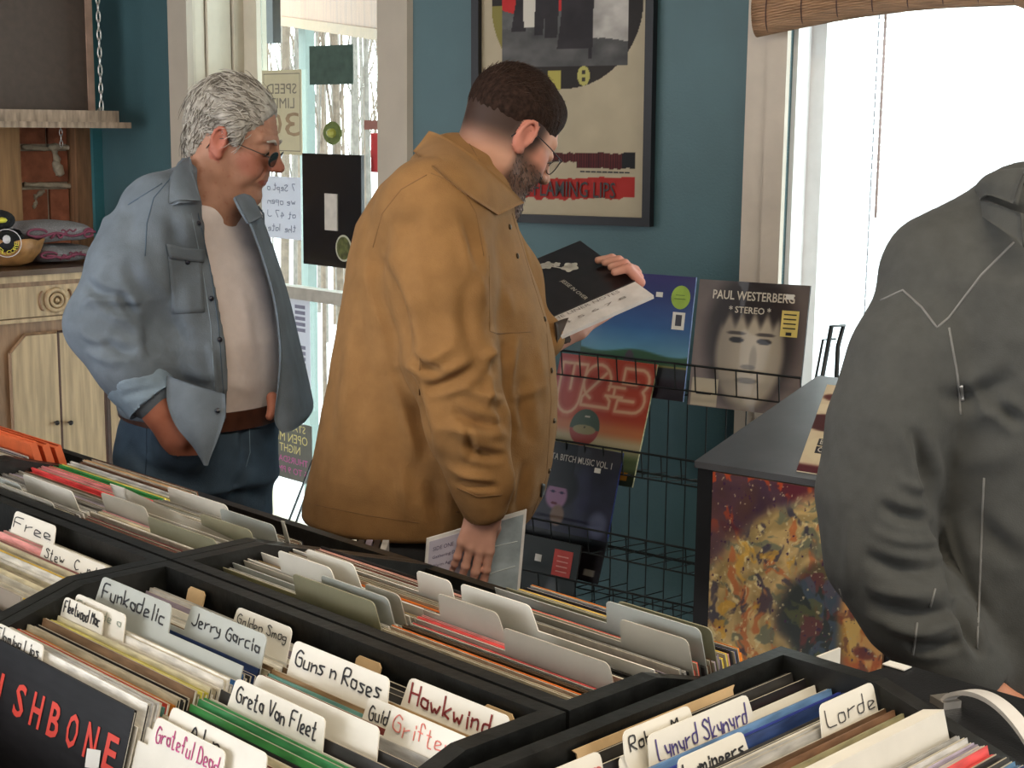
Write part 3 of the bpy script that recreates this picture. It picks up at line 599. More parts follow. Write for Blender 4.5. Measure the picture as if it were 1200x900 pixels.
# past the countable limit: one object
bb = MB(); keys = sorted({q[4] for q in ST}); ms = [sleeve_mat(k) for k in keys]+[board_m, paper_m]
for (fr, x, y, z, col, tk) in ST:
    me = SM[tk]; V = np.array([v.co[:] for v in me.vertices]); lean = LEAN
    R = np.array((Matrix.Rotation(fr.a, 4, 'Z') @ Matrix.Rotation(-lean, 4, 'X')).to_3x3()); W_ = V @ R.T+fr.P(x, ytop2bot(y+(z-1.05)*TL_), z-.312*math.cos(lean))
    n0 = bb.n; bb.V.append(W_); ki = keys.index(col); e_ = RS.random() < .5
    for p in me.polygons:
        bb.F.append([i+n0 for i in p.vertices]); bb.M.append({0: ki, 1: (len(keys) if e_ else ki), 2: len(keys)+1}[p.material_index])
    bb.n += len(V)
bb.obj('record_sleeves', ms, kind='stuff', label='packed rows of record sleeves in the two far left bins', cat='records')

# ---- sleeves that show their front
def cover(fr, cx, ytop, ztop, col, label, paint, group, n=90, dz=0, nm='record_sleeve', nv=None, lean=LEAN):
    o = sleeve(fr, cx, ytop, ztop, col, 1, label, group, lean=lean)
    if paint: printed('cover_print', (-.1565, -.0018, .0008), (.313, 0, 0), (0, 0, .3105), (0, -1, 0), paint, n=n, nv=nv, parent=None).parent = o
    return o
red_ink = mat('red_print', (.62, .05, .03), .4, var=.02); white_ink = mat('white_print', (.75, .73, .68), .5, var=.02); black_ink = mat('black_print', (.015, .015, .018), .5)
stick_w = mat('white_price_sticker', (.75, .74, .70), .6, var=.03)
o = cover(frC1, CXL, -.2435, 1.040, 'black', 'black record sleeve with spaced red capitals at the lower left corner', None, 'records in the left half of the front bin')
PN = (0, -1, 0)
for i, ch in enumerate('FISHBONE'):
    lettering('printed_letter', ch, (-.140+i*.0372, -.0018, .246), (1, 0, 0), (0, 0, 1), PN, .007 if ch == 'I' else .022, .035, red_ink, o, bold=.02)
mb = MB(); mb.prism([(.094, -.0030, .238), (.118, -.0030, .243), (.115, -.0030, .261), (.091, -.0030, .256)], A3(0, .0004, 0)); obj('price_sticker', np.vstack(mb.V), mb.F, stick_w, o)
mb = MB(); mb.tube([(-.02+.11*math.cos(a), -.0019, .06+.11*math.sin(a)) for a in np.linspace(0, 3.1, 24)], .0012, 5); obj('printed_ring', np.vstack(mb.V), mb.F, mat('dim_grey_print', (.03, .032, .03), .5), o)
for k, c in enumerate(('white', 'silver', 'white')): sleeve(frC1, CXL+.003*k, -.2295+.0045*k, 1.043, c, 2, '%s thick white backed sleeve directly behind the black sleeve with red capitals' % ORD[k], 'records in the left half of the front bin')
taupe_c = mat('sleeve_taupe', (.23, .19, .15), .35, var=.05, coat=.2)
o = cover(frD1, CXR, -.182, 1.056, 'tan', 'taupe record sleeve with white and orange capitals at the left edge', None, 'records in the left edge bin'); o.material_slots[0].material = taupe_c
lettering('printed_letters', 'AN', (-.03, -.0018, .256), (1, 0, 0), (0, 0, 1), PN, .032, .026, white_ink, o)
lettering('printed_letters', 'LIVE', (.014, -.0018, .256), (1, 0, 0), (0, 0, 1), PN, .052, .026, mat('orange_print', (.6, .26, .08), .4), o)
lettering('printed_letters', '199', (.080, -.0018, .256), (1, 0, 0), (0, 0, 1), PN, .05, .026, white_ink, o)
# thick white boxed set in the sideways bin
mb = MB(); mb.box((0, 0, .157), (.157, 0, 0), (0, .011, 0), (0, 0, .157)); o = obj('boxed_set', np.vstack(mb.V), mb.F, mat('white_box_board', (.70, .67, .60), .5, var=.04), origin=(0, 0, 0)); put(o, frR, CXR, ytop2bot(-.190, .314), 1.062-.314*math.cos(LEAN), LEAN); tag(o, 'thick white boxed set standing in the sideways bin', 'boxed set')
# ================================================================ LEFT SIDE FURNITURE
oak = mat('pale_oak_veneer', (.46, .33, .19), .5, var=.22, scale=7, stretch=(9, 9, .7), bump=.0008, bscale=40)
oak_d = mat('brown_oak_frame', (.26, .15, .08), .45, var=.3, scale=9, stretch=(6, 6, .8), bump=.0008)
oak_e = mat('dark_groove', (.07, .03, .018), .5, var=.2)
CF = Plane(WL.P(0, 0, .42), -eB, eA)     # cabinet front plane, t towards viewer
def cpx(x, y, o=0): return CF.px(x, y, o)
zt = cpx(50, 314)[1]; t_r = cpx(190, 400)[0]; t_l = cpx(-60, 400)[0]
cab = empty('cabinet', CF.P((t_r+t_l)/2, 0, -.2), 'carved oak sideboard behind the man in denim', 'cabinet')
mb = MB(); CF.box(mb, t_r, t_l, 0, zt-.055, -.40, 0); mb.obj('body', oak_d, cab)
z_a = cpx(50, 333)[1]; z_b = cpx(50, 374)[1]; z_c = cpx(50, 383)[1]
mb = MB(); CF.box(mb, t_r-.02, t_l+.02, zt-.018, zt, -.41, .035); mb.obj('top_board', mat('dark_oak_top', (.10, .055, .03), .3, var=.25, scale=8), cab)
mb = MB(); CF.box(mb, t_r-.012, t_l+.02, zt-.040, zt-.018, -.40, .024); mb.obj('moulding', oak, cab)
mb = MB(); CF.box(mb, t_r-.004, t_l+.02, zt-.056, zt-.040, -.40, .012); mb.obj('moulding', oak_d, cab)
# drawer with a turned rosette
dr0 = cpx(126, 350)[0]
mb = MB(); CF.box(mb, dr0, t_l, z_b+.012, z_a-.004, 0, .012); d_ = mb.obj('drawer', oak, cab)
rc, rz = cpx(63, 351)
mb = MB()
for (r, w, o) in ((.034, .008, .016), (.019, .006, .022)):
    mb.tube([CF.P(rc+r*math.cos(a), rz+r*math.sin(a), o) for a in np.linspace(0, 2*math.pi, 24, endpoint=False)], w, 6, closed=True)
mb.sphere(CF.P(rc, rz, .02), .009); mb.obj('rosette', oak, d_, smooth=True)
for i in (-1, 1):
    mb = MB(); mb.tube([CF.P(rc+i*.045+i*.012*math.sin(a), rz+.03*math.cos(a), .014) for a in np.linspace(0, math.pi, 9)], .004, 6); mb.obj('carved_scroll', oak_d, d_, smooth=True)
mb = MB(); CF.box(mb, t_r-.002, t_l, z_b-.004, z_b+.008, 0, .016); mb.obj('moulding', oak, cab)
# pair of doors with clipped upper corners
zb0 = .28; ztop = cpx(60, 389)[1]
xs = [cpx(12, 470)[0], cpx(68, 470)[0], cpx(121, 470)[0]]
for k, (ta, tb, s_) in enumerate(((xs[1], xs[0], 1), (xs[2], xs[1], -1))):
    lo, hi = min(ta, tb), max(ta, tb); c = .055
    if s_ == 1: prof = [(lo+.002, zb0), (hi, zb0), (hi, ztop-c), (hi-c, ztop), (lo+.002, ztop)]
    else: prof = [(lo, zb0), (hi-.002, zb0), (hi-.002, ztop), (lo, ztop)]
    mb = MB(); mb.prism([CF.P(a, b, -.002) for a, b in prof], CF.n*.016); dd = mb.obj('door', oak, cab)
    mb = MB(); n_ = len(prof)
    for i in range(n_):
        a, b = prof[i], prof[(i+1) % n_]
        if k == 0 and i == n_-1: continue
        mb.tube([CF.P(*a, .012), CF.P(*b, .012)], .005, 5)
    mb.obj('edge_bead', oak_e if k == 1 else oak_d, dd)
    kt, kz = cpx(62 if k == 0 else 78, 494)
    mb = MB(); mb.tube([CF.P(kt, kz, .012), CF.P(kt, kz, .022), CF.P(kt, kz, .030), CF.P(kt, kz, .036)], [.004, .004, .009, .005], 8); mb.obj('knob', mat('black_iron_knob', (.03, .028, .03), .35, metal=.6), dd, smooth=True)
mb = MB(); CF.box(mb, cpx(127, 470)[0], cpx(123, 470)[0], zb0, z_c, .0, .012); mb.obj('groove_strip', oak_e, cab)
mb = MB(); CF.box(mb, t_r+.01, cpx(128, 470)[0], zb0, z_c, .0, .008); mb.obj('side_panel', oak, cab)
# folded shirts on the cabinet
knit = mat('grey_marl_jersey', (.27, .26, .27), .9, var=.25, scale=220, bump=.001, bscale=300, sheen=.3)
prin = mat('plum_print', (.22, .05, .09), .8, var=.2)
def shirt(x0, y0, x1, y1, o, label, seedv, edge=False):
    """a folded sweatshirt: rounded slab seen edge on, between two sighted corners"""
    ta, za = CF.px(x0, y1, o); tb, zb = CF.px(x1, y0, o); t0, t1 = min(ta, tb), max(ta, tb); z0, z1 = min(za, zb), max(za, zb)
    n, m = 22, 14; V = []; r_ = random.Random(seedv); D = .25
    for i in range(n+1):
        f = i/n*2*math.pi
        for j in range(m+1):
            g = j/m; rr_ = (1-abs(2*g-1)**6)**.5
            y = math.copysign(abs(math.cos(f))**.55, math.cos(f)); z = math.copysign(abs(math.sin(f))**.8, math.sin(f))
            fold = .0035*math.sin(g*9+seedv)+.004*math.sin(z*5+g*3)
            V.append(CF.P(t0+(t1-t0)*(.5+(g-.5)), (z0+z1)/2+(z1-z0)/2*z*(.25+.75*rr_)+fold*.6, o-D/2+D/2*y*(.6+.4*rr_)+fold))
    Fc = [(i*(m+1)+j, i*(m+1)+j+1, (i+1)*(m+1)+j+1, (i+1)*(m+1)+j) for i in range(n) for j in range(m)]
    e = obj('folded_sweatshirt', V, Fc, knit, smooth=True); tag(e, label, 'sweatshirt', 'folded sweatshirts')
    mb = MB(); zc = (z0+z1)/2; h = (z1-z0)/2
    def cv(pts, w=.0045):
        mb.tube([CF.P(t1-(t1-t0)*u, zc+h*v, o-D/2+D/2*(1-max(0, abs(v)-.2)**2*.55)*1.015+.004) for u, v in pts], w, 5)
    cv([(.05+.9*k/20, -.15+.18*math.sin(k*.55+seedv)) for k in range(21)])
    cv([(.10+.14*math.cos(a), .10+.35*math.sin(a)) for a in np.linspace(0, 5.6, 14)]); cv([(.85+.07*math.cos(a), -.1+.4*math.sin(a)) for a in np.linspace(0, 6.0, 12)])
    cv([(.3+.03*k, -.5+.55*math.sin(k*.7)**2) for k in range(9)]); cv([(.45+.02*k, .2+.1*math.sin(k*1.3)) for k in range(12)], .003)
    mb.obj('printed_scrolls', prin, e, smooth=True)
zc_top = zt
q0 = CF.px(48, 309, -.12)[1]
shirt(50, 287, 116, 310, -.06, 'grey folded sweatshirt with plum scrolls, lower one of the pile on the cabinet', 1)
shirt(35, 259, 114, 287, -.06, 'grey folded sweatshirt with plum scrolls, on top of the pile on the cabinet', 4)
# live edge wooden bowl with black beanies
bw = mat('turned_root_wood', (.34, .17, .06), .45, var=.4, scale=22, bump=.004, bscale=18)
tq, zq_ = CF.px(10, 300, -.12); bc = CF.P(tq, 0, -.12); R0 = .118
V = []; n = 30; rg = random.Random(9)
prof = [(.30, 0), (.62, .012), (.86, .045), (1.0, .088), (.955, .090), (.80, .052), (.5, .03), (0.01, .025)]
wob = [rg.uniform(-.06, .08) for _ in range(n)]
for (r, z) in prof:
    for k in range(n):
        a = 2*math.pi*k/n; rr_ = R0*r*(1+wob[k]*r); V.append(bc+A3(rr_*math.cos(a), rr_*math.sin(a), zc_top+.002+z*(1+wob[k]*1.2)))
Fc = [(i*n+k, i*n+(k+1) % n, (i+1)*n+(k+1) % n, (i+1)*n+k) for i in range(len(prof)-1) for k in range(n)]+[tuple(range(n-1, -1, -1)), tuple((len(prof)-1)*n+k for k in range(n))]
e = obj('wooden_bowl', V, Fc, bw, smooth=True); tag(e, 'live edge brown wooden bowl on the cabinet holding black knitted hats', 'bowl')
beanie = mat('black_knit', (.012, .012, .014), .95, var=.3, scale=150, bump=.002, bscale=200)
yel = mat('yellow_print', (.66, .60, .06), .5); skw = mat('white_patch', (.7, .68, .7), .6)
for i, (x, y, r, lab) in enumerate([(8, 285, .062, 'black knitted hat with a round yellow lettered badge lying in the wooden bowl'), (-3, 258, .055, 'black knitted hat with a yellow emblem on top of the other hat')]):
    t_, z_ = CF.px(x, y, -.07 if i == 0 else -.1); c = CF.P(t_, z_, -.07 if i == 0 else -.10)
    V = []; n = 20; m = 10
    mb = MB(); mb.sphere(c, r, 20, sc=(1, 1, .62)); hh = mb.obj('knitted_hat', beanie, smooth=True); tag(hh, lab, 'hat', 'black hats in the bowl')
    up = nrm(CAM-c)
    sd = nrm(np.cross(Z3, up)); vv = np.cross(up, sd)
    if i == 0:
        mb = MB(); mb.tube([c+up*.058+(sd*math.cos(a)+vv*math.sin(a))*.044 for a in np.linspace(0, 2*math.pi, 26, endpoint=False)], .0014, 5, closed=True); mb.obj('badge_rim', skw, hh)
        for k, ch in enumerate('ELCORE'):
            a = math.radians(225+k*26); pc = c+up*.060+(sd*math.cos(a)+vv*math.sin(a))*.030; uu = -sd*math.sin(a)+vv*math.cos(a); ww = -(sd*math.cos(a)+vv*math.sin(a))
            lettering('badge_letter', ch, pc-uu*.006-ww*.006, uu, ww, up, .013, .013, yel, hh)
        mb = MB(); mb.sphere(c+up*.058+vv*.012, .013, 10, sc=(1, 1, 1.1)); mb.obj('badge_emblem', skw, hh, smooth=True)
    else:
        mb = MB(); mb.sphere(c+up*.048+sd*.012, .016, 8, sc=(1.2, 1, .6)); mb.obj('badge_emblem', yel, hh, smooth=True)
# hanging plank shelf with chains, and the framed brown board standing on it
SHF = Plane(WL.P(0, 0, .34), -eB, eA)
ta, z_s = SHF.px(154, 145); tb = SHF.px(-60, 147)[0]
zs0 = SHF.px(100, 150)[1]; zs1 = SHF.px(100, 143)[1]
plank = mat('weathered_plank', (.34, .25, .18), .75, var=.35, scale=12, stretch=(5, 5, 1), bump=.0015)
sh = empty('hanging_shelf', SHF.P((ta+tb)/2, zs0, -.17), 'weathered plank shelf hanging on chains at the upper left', 'shelf')
mb = MB(); SHF.box(mb, ta, tb, zs0, zs1, -.335, 0); mb.obj('plank', plank, sh)
lt = SHF.px(143, 137)[0]; lz = SHF.px(143, 130)[1]
mb = MB(); SHF.box(mb, lt, tb, zs1, lz, -.05, -.02); mb.obj('batten', plank, sh)
def chain(px, py0, py1, o, parent, r=.0026, L=.034, W=.011):
    t0, z0 = SHF.px(px, py1, o); t1, z1 = SHF.px(px-1, py0, o); z = z0; k = 0
    m_ = mat('zinc_chain', (.55, .53, .50), .3, metal=.85, var=.1)
    while z < z1:
        c = SHF.P(t0, z+L/2, o); s = SHF.u if k % 2 == 0 else nrm(SHF.u*.35+SHF.n)
        P = [c+s*W*math.copysign(abs(math.cos(a))**.8, math.cos(a))*.5*1.2+Z3*L/2*math.sin(a)*1.1 for a in np.linspace(0, 2*math.pi, 14, endpoint=False)]
        mb = MB(); mb.tube(P, r, 5, closed=True); mb.obj('chain_link', m_, parent, smooth=True)
        z += L*.86; k += 1
chain(119, -60, 130, -.035, sh); chain(72, 152, 172, -.30, sh, r=.0018, L=.022, W=.009)
t0, z0 = SHF.px(118, 136, -.035)
mb = MB(); mb.tube([SHF.P(t0, z0-.02, -.035), SHF.P(t0, z0+.008, -.035), SHF.P(t0-.012, z0+.018, -.035), SHF.P(t0, z0+.03, -.035), SHF.P(t0+.012, z0+.018, -.035)], .003, 6); mb.obj('eye_screw', mat('dull_steel', (.4, .38, .34), .4, metal=.8), sh)
BD = Plane(WL.P(0, 0, .19), -eB, eA)
bt, bz = BD.px(110, 125); bz = lz-.012; bl = BD.px(-80, 100)[0]; H_ = .62
rot = -.02
e = empty('framed_board', BD.P((bt+bl)/2, zs1, -.01), 'dark brown board in a pale wooden frame standing on the hanging shelf', 'board')
mb = MB(); BD.box(mb, bt+.02, bl, zs1+.026, zs1+H_, -.012, .004); mb.obj('panel', mat('dark_brown_panel', (.075, .048, .034), .6, var=.1, scale=40), e)
mb = MB(); BD.box(mb, bt, bt+.024, zs1+.002, zs1+H_, -.014, .010); mb.obj('frame_side', mat('rosy_wood_frame', (.42, .27, .20), .5, var=.15, scale=20), e)
mb = MB(); BD.box(mb, bt+.024, bl, zs1+.002, zs1+.026, -.014, .010); mb.obj('frame_side', _M['rosy_wood_frame'], e)
# ================================================================ THINGS ON THE DOOR GLASS
def gp(x, y, o=0): return GD.px(x, y, o)
def sheet(name, x0, y0, x1, y1, m, label, cat, o=.0, th=.0012, group=None):
    ta, za = gp((x0), (y0+y1)/2, o)[0], gp((x0+x1)/2, y0, o)[1]; tb, zb = gp(x1, (y0+y1)/2, o)[0], gp((x0+x1)/2, y1, o)[1]
    mb = MB(); GD.box(mb, ta, tb, za, zb, o, o+th); q = mb.obj(name, m); tag(q, label, cat, group); return q, ta, tb, za, zb
N_ = GD.n; Ur = -GD.u   # towards the right of the picture
sgn = mat('cream_sign_enamel', (.62, .57, .38), .5, var=.03); gry = mat('faded_grey_print', (.22, .20, .16), .6)
q, ta, tb, za, zb = sheet('speed_sign', 308, 82, 354, 181, sgn, 'cream speed limit sign seen from behind on the door glass', 'sign')
w, h = abs(tb-ta), za-zb; base = GD.P(tb, zb, .0014)     # lower right corner in the picture
for (txt, fx, fz, fw, fh) in (('SPEED', .12, .72, .76, .12), ('LIMIT', .18, .55, .62, .12), ('3', .06, .22, .36, .28), ('0', .50, .22, .36, .28)):
    lettering('sign_lettering', txt, base-Ur*(w*fx)+Z3*h*fz, -Ur, Z3, N_, w*fw, h*fh, gry if len(txt) > 1 else mat('tan_print', (.35, .25, .15), .6), q)
for (a, b, c, d) in ((.04, .05, .04, .96), (.95, .96, .04, .96), (.04, .96, .04, .05), (.04, .96, .95, .96)):
    mb = MB(); mb.box(base-Ur*w*(a+b)/2+Z3*h*(c+d)/2, Ur*w*(b-a)/2, N_*.0002, Z3*h*(d-c)/2); mb.obj('sign_border', gry, q)
sheet('paper_square', 363, 53, 414, 99, mat('dark_green_paper', (.06, .10, .08), .7, var=.2, scale=30), 'dark green square paper taped to the door glass', 'paper')
t_, z_ = gp(390, 156); mb = MB(); P = [GD.P(t_+.045*math.cos(a)*(1+.08*math.cos(2*a)), z_+.037*math.sin(a), .001) for a in np.linspace(0, 2*math.pi, 24, endpoint=False)]; mb.prism(P, N_*.001)
stk = mb.obj('oval_sticker', mat('moss_green_sticker', (.13, .17, .05), .5, var=.3, scale=60)); tag(stk, 'oval moss green sticker on the door glass above the black box', 'sticker')
mb = MB(); mb.sphere(GD.P(t_, z_, .002), .02, 10, sc=(1, 1, .8)); mb.obj('sticker_emblem', mat('olive_yellow_print', (.42, .42, .08), .5), stk)
sheet('red_notice', 435, 156, 449, 202, mat('red_notice_paper', (.55, .05, .05), .6), 'red notice at the right edge of the door glass', 'notice')
sheet('brown_strip', 427, 141, 449, 152, mat('brown_strip_paper', (.35, .16, .13), .6), 'reddish brown strip just above the red notice', 'notice')
# square black box with a white label holder
ta, zt_ = gp(354, 180, .05); tb, zb_ = gp(424, 315, .05); za2 = gp(400, 181, .05)[1]; zb2 = gp(400, 314, .05)[1]
e = empty('black_box', GD.P((ta+tb)/2, zb2, .02), 'square black box with a white label strip mounted on the door glass', 'box')
mb = MB(); GD.box(mb, ta, tb, zb2, za2, .038, .05); mb.obj('box_body', mat('black_gloss_box', (.008, .008, .010), .25, var=.1), e)
a, b = gp(381.5, 250, .05)[0], gp(396, 250, .05)[0]; c, d = gp(389, 227, .05)[1], gp(389, 270, .05)[1]
mb = MB(); GD.box(mb, a, b, d, c, .05, .054); mb.obj('label_strip', mat('ivory_label', (.58, .54, .48), .5), e)
t_, z_ = gp(403, 291, .05); mb = MB(); P = [GD.P(t_+.040*math.cos(x), z_+.042*math.sin(x), .0505) for x in np.linspace(0, 2*math.pi, 22, endpoint=False)]; mb.prism(P, N_*.001); mb.obj('round_sticker', mat('cream_sticker', (.5, .5, .38), .5), e)
mb = MB(); P = [GD.P(t_+.034*math.cos(x), z_+.036*math.sin(x), .0515) for x in np.linspace(0, 2*math.pi, 22, endpoint=False)]; mb.prism(P, N_*.0006); mb.obj('round_sticker_print', mat('olive_black_print', (.09, .10, .03), .5, var=.5, scale=60), e)
# papers
thin = mat('back_lit_paper', (.74, .74, .72), .8, var=.02)
pap = bpy.data.materials.new('thin_white_paper'); pap.use_nodes = True; nt = pap.node_tree; b_ = nt.nodes['Principled BSDF']; b_.inputs['Base Color'].default_value = (.8, .8, .8, 1)
trn = nt.nodes.new('ShaderNodeBsdfTranslucent'); trn.inputs[0].default_value = (.55, .58, .66, 1); mxx = nt.nodes.new('ShaderNodeMixShader'); mxx.inputs[0].default_value = .4
nt.links.new(b_.outputs[0], mxx.inputs[1]); nt.links.new(trn.outputs[0], mxx.inputs[2]); nt.links.new(mxx.outputs[0], nt.nodes['Material Output'].inputs[0])
q, ta, tb, za, zb = sheet('handwritten_note', 300, 207, 353, 279, pap, 'translucent handwritten paper on the glass behind the older mans chin', 'paper')
for i, tx in enumerate(('7 Sept ?', 'we open', 'at 47 J', 'the late')):
    handwriting('note_writing', tx, GD.P(tb+abs(tb-ta)*.12, za-.045-.045*i, .0014), -Ur, Z3, N_, abs(tb-ta)*.6, .022, mat('blue_grey_ink', (.25, .27, .33), .6), q, lw=.003)
q, ta, tb, za, zb = sheet('price_list', 338, 349, 364, 480, pap, 'long white list with a column of small lines on the lower door glass', 'paper')
for i in range(17):
    if i in (5, 6, 11): continue
    mb = MB(); z_ = za-.03-(za-zb-.05)*i/17; mb.box(GD.P((ta+tb)/2-.008, z_, .0015), Ur*.028, N_*.0002, Z3*.006); mb.obj('list_line', mat('list_ink', (.22, .22, .30), .7), q)
q, ta, tb, za, zb = sheet('event_sign', 318, 494, 366, 562, mat('grey_chalk_sign', (.16, .17, .15), .8, var=.1), 'grey open night sign with yellow and pink letters seen from behind', 'sign')
ylw = mat('pale_yellow_chalk', (.75, .70, .30), .6); pkc = mat('magenta_chalk', (.62, .12, .40), .6)
w = abs(tb-ta); h = za-zb; base = GD.P(tb, zb, .0014)
for (txt, m_, fx, fz, fw, fh) in (('STAR', ylw, .15, .84, .4, .12), ('OPEN MIC', ylw, .10, .64, .85, .15), ('NIGHT', ylw, .28, .46, .5, .14), ('THURSDAY', pkc, .1, .28, .8, .11), ('6 TO 9 PM', pkc, .12, .10, .7, .11)):
    lettering('sign_lettering', txt, base-Ur*(w*fx)+Z3*h*fz, -Ur, Z3, N_, w*fw, h*fh, m_, q)
# folding stand leaning by the door
q0 = onpl(366, 540, GD.P(0, 0, .12), GD.n); q1 = onpl(338, 612, GD.P(0, 0, .30), GD.n); dirn = q1-q0; q1 = q0+dirn*(q0[2]-.02)/(q0[2]-q1[2])
e = empty('folding_stand', (q1[0], q1[1], 0), 'thin black wire stand leaning in front of the lower door glass', 'stand')
blk = mat('black_wire', (.018, .02, .022), .4, metal=.3)
for k in (0, 1):
    mb = MB(); mb.tube([q0+Ur*.03*k, q1+Ur*.05*k], .004, 6); mb.obj('leg', blk, e)
mb = MB(); mb.tube([q0, q0+Ur*.03], .004, 6); mb.obj('top_bar', blk, e)
# ================================================================ POSTER
pl = WB.px(567.5, 130)[0]; pr = WB.px(760.5, 130)[0]; pb = WB.px(690, 254)[1]; PWd = pr-pl; PHt = PWd*1.36; fw = .022
fr_m = mat('black_picture_frame', (.008, .008, .010), .45, var=.1, spec=.25)
pe = empty('framed_poster', WB.P((pl+pr)/2, pb-fw, .01), 'large black framed concert poster on the teal wall behind the man in tan', 'poster')
ti = -.008   # hangs slightly crooked
pu = nrm(WB.u*math.cos(ti)-Z3*math.sin(ti)); pv = nrm(Z3*math.cos(ti)+WB.u*math.sin(ti)); p00 = WB.P(pl, pb, .016)-WB.u*0
def pp(u, v, o=0): return p00+pu*u+pv*v+WB.n*o
for nm_, (a, b, c, d) in (('frame_left', (-fw, 0, -fw, PHt+fw)), ('frame_right', (PWd, PWd+fw, -fw, PHt+fw)), ('frame_bottom', (0, PWd, -fw, 0)), ('frame_top', (0, PWd, PHt, PHt+fw))):
    mb = MB(); mb.box(pp((a+b)/2, (c+d)/2, .0), pu*(b-a)/2, pv*(d-c)/2, WB.n*.014); mb.obj(nm_, fr_m, pe)
def paint_poster(u, v):
    x = u*PWd; y = v*PHt; n1 = fbm(u*9, v*12); C = np.stack([158+n1*14, 147+n1*12, 124+n1*10], -1)
    cy = .55*PHt; y0 = (WB.px(700, 78)[1]-pb); px_l = (WB.px(592, 60)[0]-pl); px_r = (WB.px(739, 60)[0]-pl)
    cxx = (px_l+px_r)/2+.005; dcy = WB.px(660, 105)[1]-pb; R = PWd*.455; cyy = dcy+R
    disc = (x-cxx)**2+(y-cyy)**2 < R*R
    dk = np.stack([34+14*n1+0*u, 30+12*n1, 28+10*n1], -1); C = np.where(disc[:, None], dk, C)
    yl = disc & (x < px_l) & (y < y0+.16) & (y > y0+.04); C = np.where(yl[:, None], np.array([120, 112, 58]), C)
    m = (x > px_l) & (x < px_r) & (y > y0)
    X = (x-px_l)/(px_r-px_l); Y = (y-y0)/(px_r-px_l)
    red = np.stack([160+20*n1, 30+20*n1, 34+10*n1], -1); g = fbm(X*7, Y*9+3); gr = 55+95*g
    hor = .33+.10*(X-.2)-.45*np.clip(X-.62, 0, 1)*0
    Ci = red.copy(); below = Y < hor-.22*X+.22*fbm(X*3, Y*0+2)
    Ci = np.where(below[:, None], np.stack([gr, gr, gr*.98], -1)*.8, Ci)
    cloud = (Y < .62-.05*(1-X)) & (X > .62+.25*(Y-.3)) & (Y > .12); cg = 120+90*g; Ci = np.where(cloud[:, None], np.stack([cg, cg*.97, cg*.93], -1), Ci)
    low = Y < .14+.1*(1-X)+.06*g; Ci = np.where(low[:, None], np.stack([50+50*g, 50+48*g, 50+46*g], -1), Ci)
    for (cx_, w0, b0_, t0_, lean_) in ((.14, .055, .25, 1.6, .10), (.30, .05, .22, 1.6, .03), (.40, .045, .2, 1.6, .02), (.55, .10, .12, 1.6, .0), (.66, .05, .12, .95, -.02), (.71, .02, .05, .9, 0)):
        xx = X-cx_-lean_*(Y-.3); mm = (np.abs(xx) < w0*(.7+.5*np.sin(Y*3+cx_*9)**2)) & (Y > b0_) & (Y < t0_); Ci = np.where(mm[:, None], np.array([34, 30, 32])+18*g[:, None], Ci)
    wt = (X > .17) & (X < .27) & (Y > .28) & (Y < .75) & (np.abs(X-.22) < .05*(1-np.abs(Y-.45))); Ci = np.where(wt[:, None], np.array([190, 184, 172]), Ci)
    C = np.where(m[:, None], Ci, C)
    # yellow squares at the foot of the disc
    def rc(px0, py0, px1, py1):
        a, c = WB.px(px0, py1); b, d = WB.px(px1, py0); a -= pl; b -= pl; c -= pb; d -= pb
        return (x > a) & (x < b) & (y > c) & (y < d)
    C = np.where(rc(645, 84, 661, 106)[:, None], np.array([160, 150, 76]), C)
    a, c = WB.px(687, 90); el = ((x-(a-pl))/.018)**2+((y-(c-pb))/.025)**2 < 1; C = np.where(el[:, None], np.array([165, 158, 90]), C)
    for dy_ in (-.009, .009):
        el = ((x-(a-pl))/.006)**2+((y-(c-pb)-dy_)/.006)**2 < 1; C = np.where(el[:, None], np.array([50, 45, 40]), C)
    jag = .004*(vn2(u*40, v*0)-.5)
    for (px0, py0, px1, py1, c1) in ((646, 181.5, 747, 190, (80, 30, 28)), (678, 190.5, 747, 198, (76, 26, 26))):
        a, c = WB.px(px0, py1); b, d = WB.px(px1, py0); s = .05*(x-(a-pl))*0
        mm = (x > a-pl) & (x < b-pl) & (y+jag > c-pb) & (y+jag < d-pb); tx = (np.sin(x*900) > .3)[:, None]
        C = np.where(mm[:, None], np.where(tx, np.array(c1)*.6, np.array(c1)), C)
        e_ = mm & (x > WB.px(731, 190)[0]-pl); C = np.where(e_[:, None], np.array([26, 26, 28]), C)
    a, c = WB.px(604, 231); b, d = WB.px(746, 211); sk = .010*np.sin((x-(a-pl))*14); mm = (x > a-pl) & (x < b-pl) & (y+jag*2+sk*.3 > c-pb) & (y+jag+sk*.3 < d-pb); C = np.where(mm[:, None], np.array([148, 34, 28])+20*(n1[:, None]-.5), C)
    return C
printed('poster_print', pp(0, 0, -.006), pu*PWd, pv*PHt, WB.n, paint_poster, n=190, nv=250, parent=pe, m=vmat('print_matte', .5, .0, .12))
a, c = WB.px(596, 229); b, d = WB.px(724, 213)
lettering('poster_title', 'THE FLAMING LIPS', WB.P(a, c+.002, .0145), nrm(WB.u), Z3, WB.n, b-a, d-c-.004, mat('ragged_black_print', (.02, .018, .018), .6), pe, bold=.004)
mb = MB(); a, c = WB.px(682, 203); b, d = WB.px(741, 200); 
for k in range(9): mb.box(WB.P(a+(b-a)*(k+.5)/9, (c+d)/2, .0145), WB.u*(b-a)/22, Z3*.0018, WB.n*.0003)
mb.obj('small_print', _M['ragged_black_print'], pe, kind='stuff')
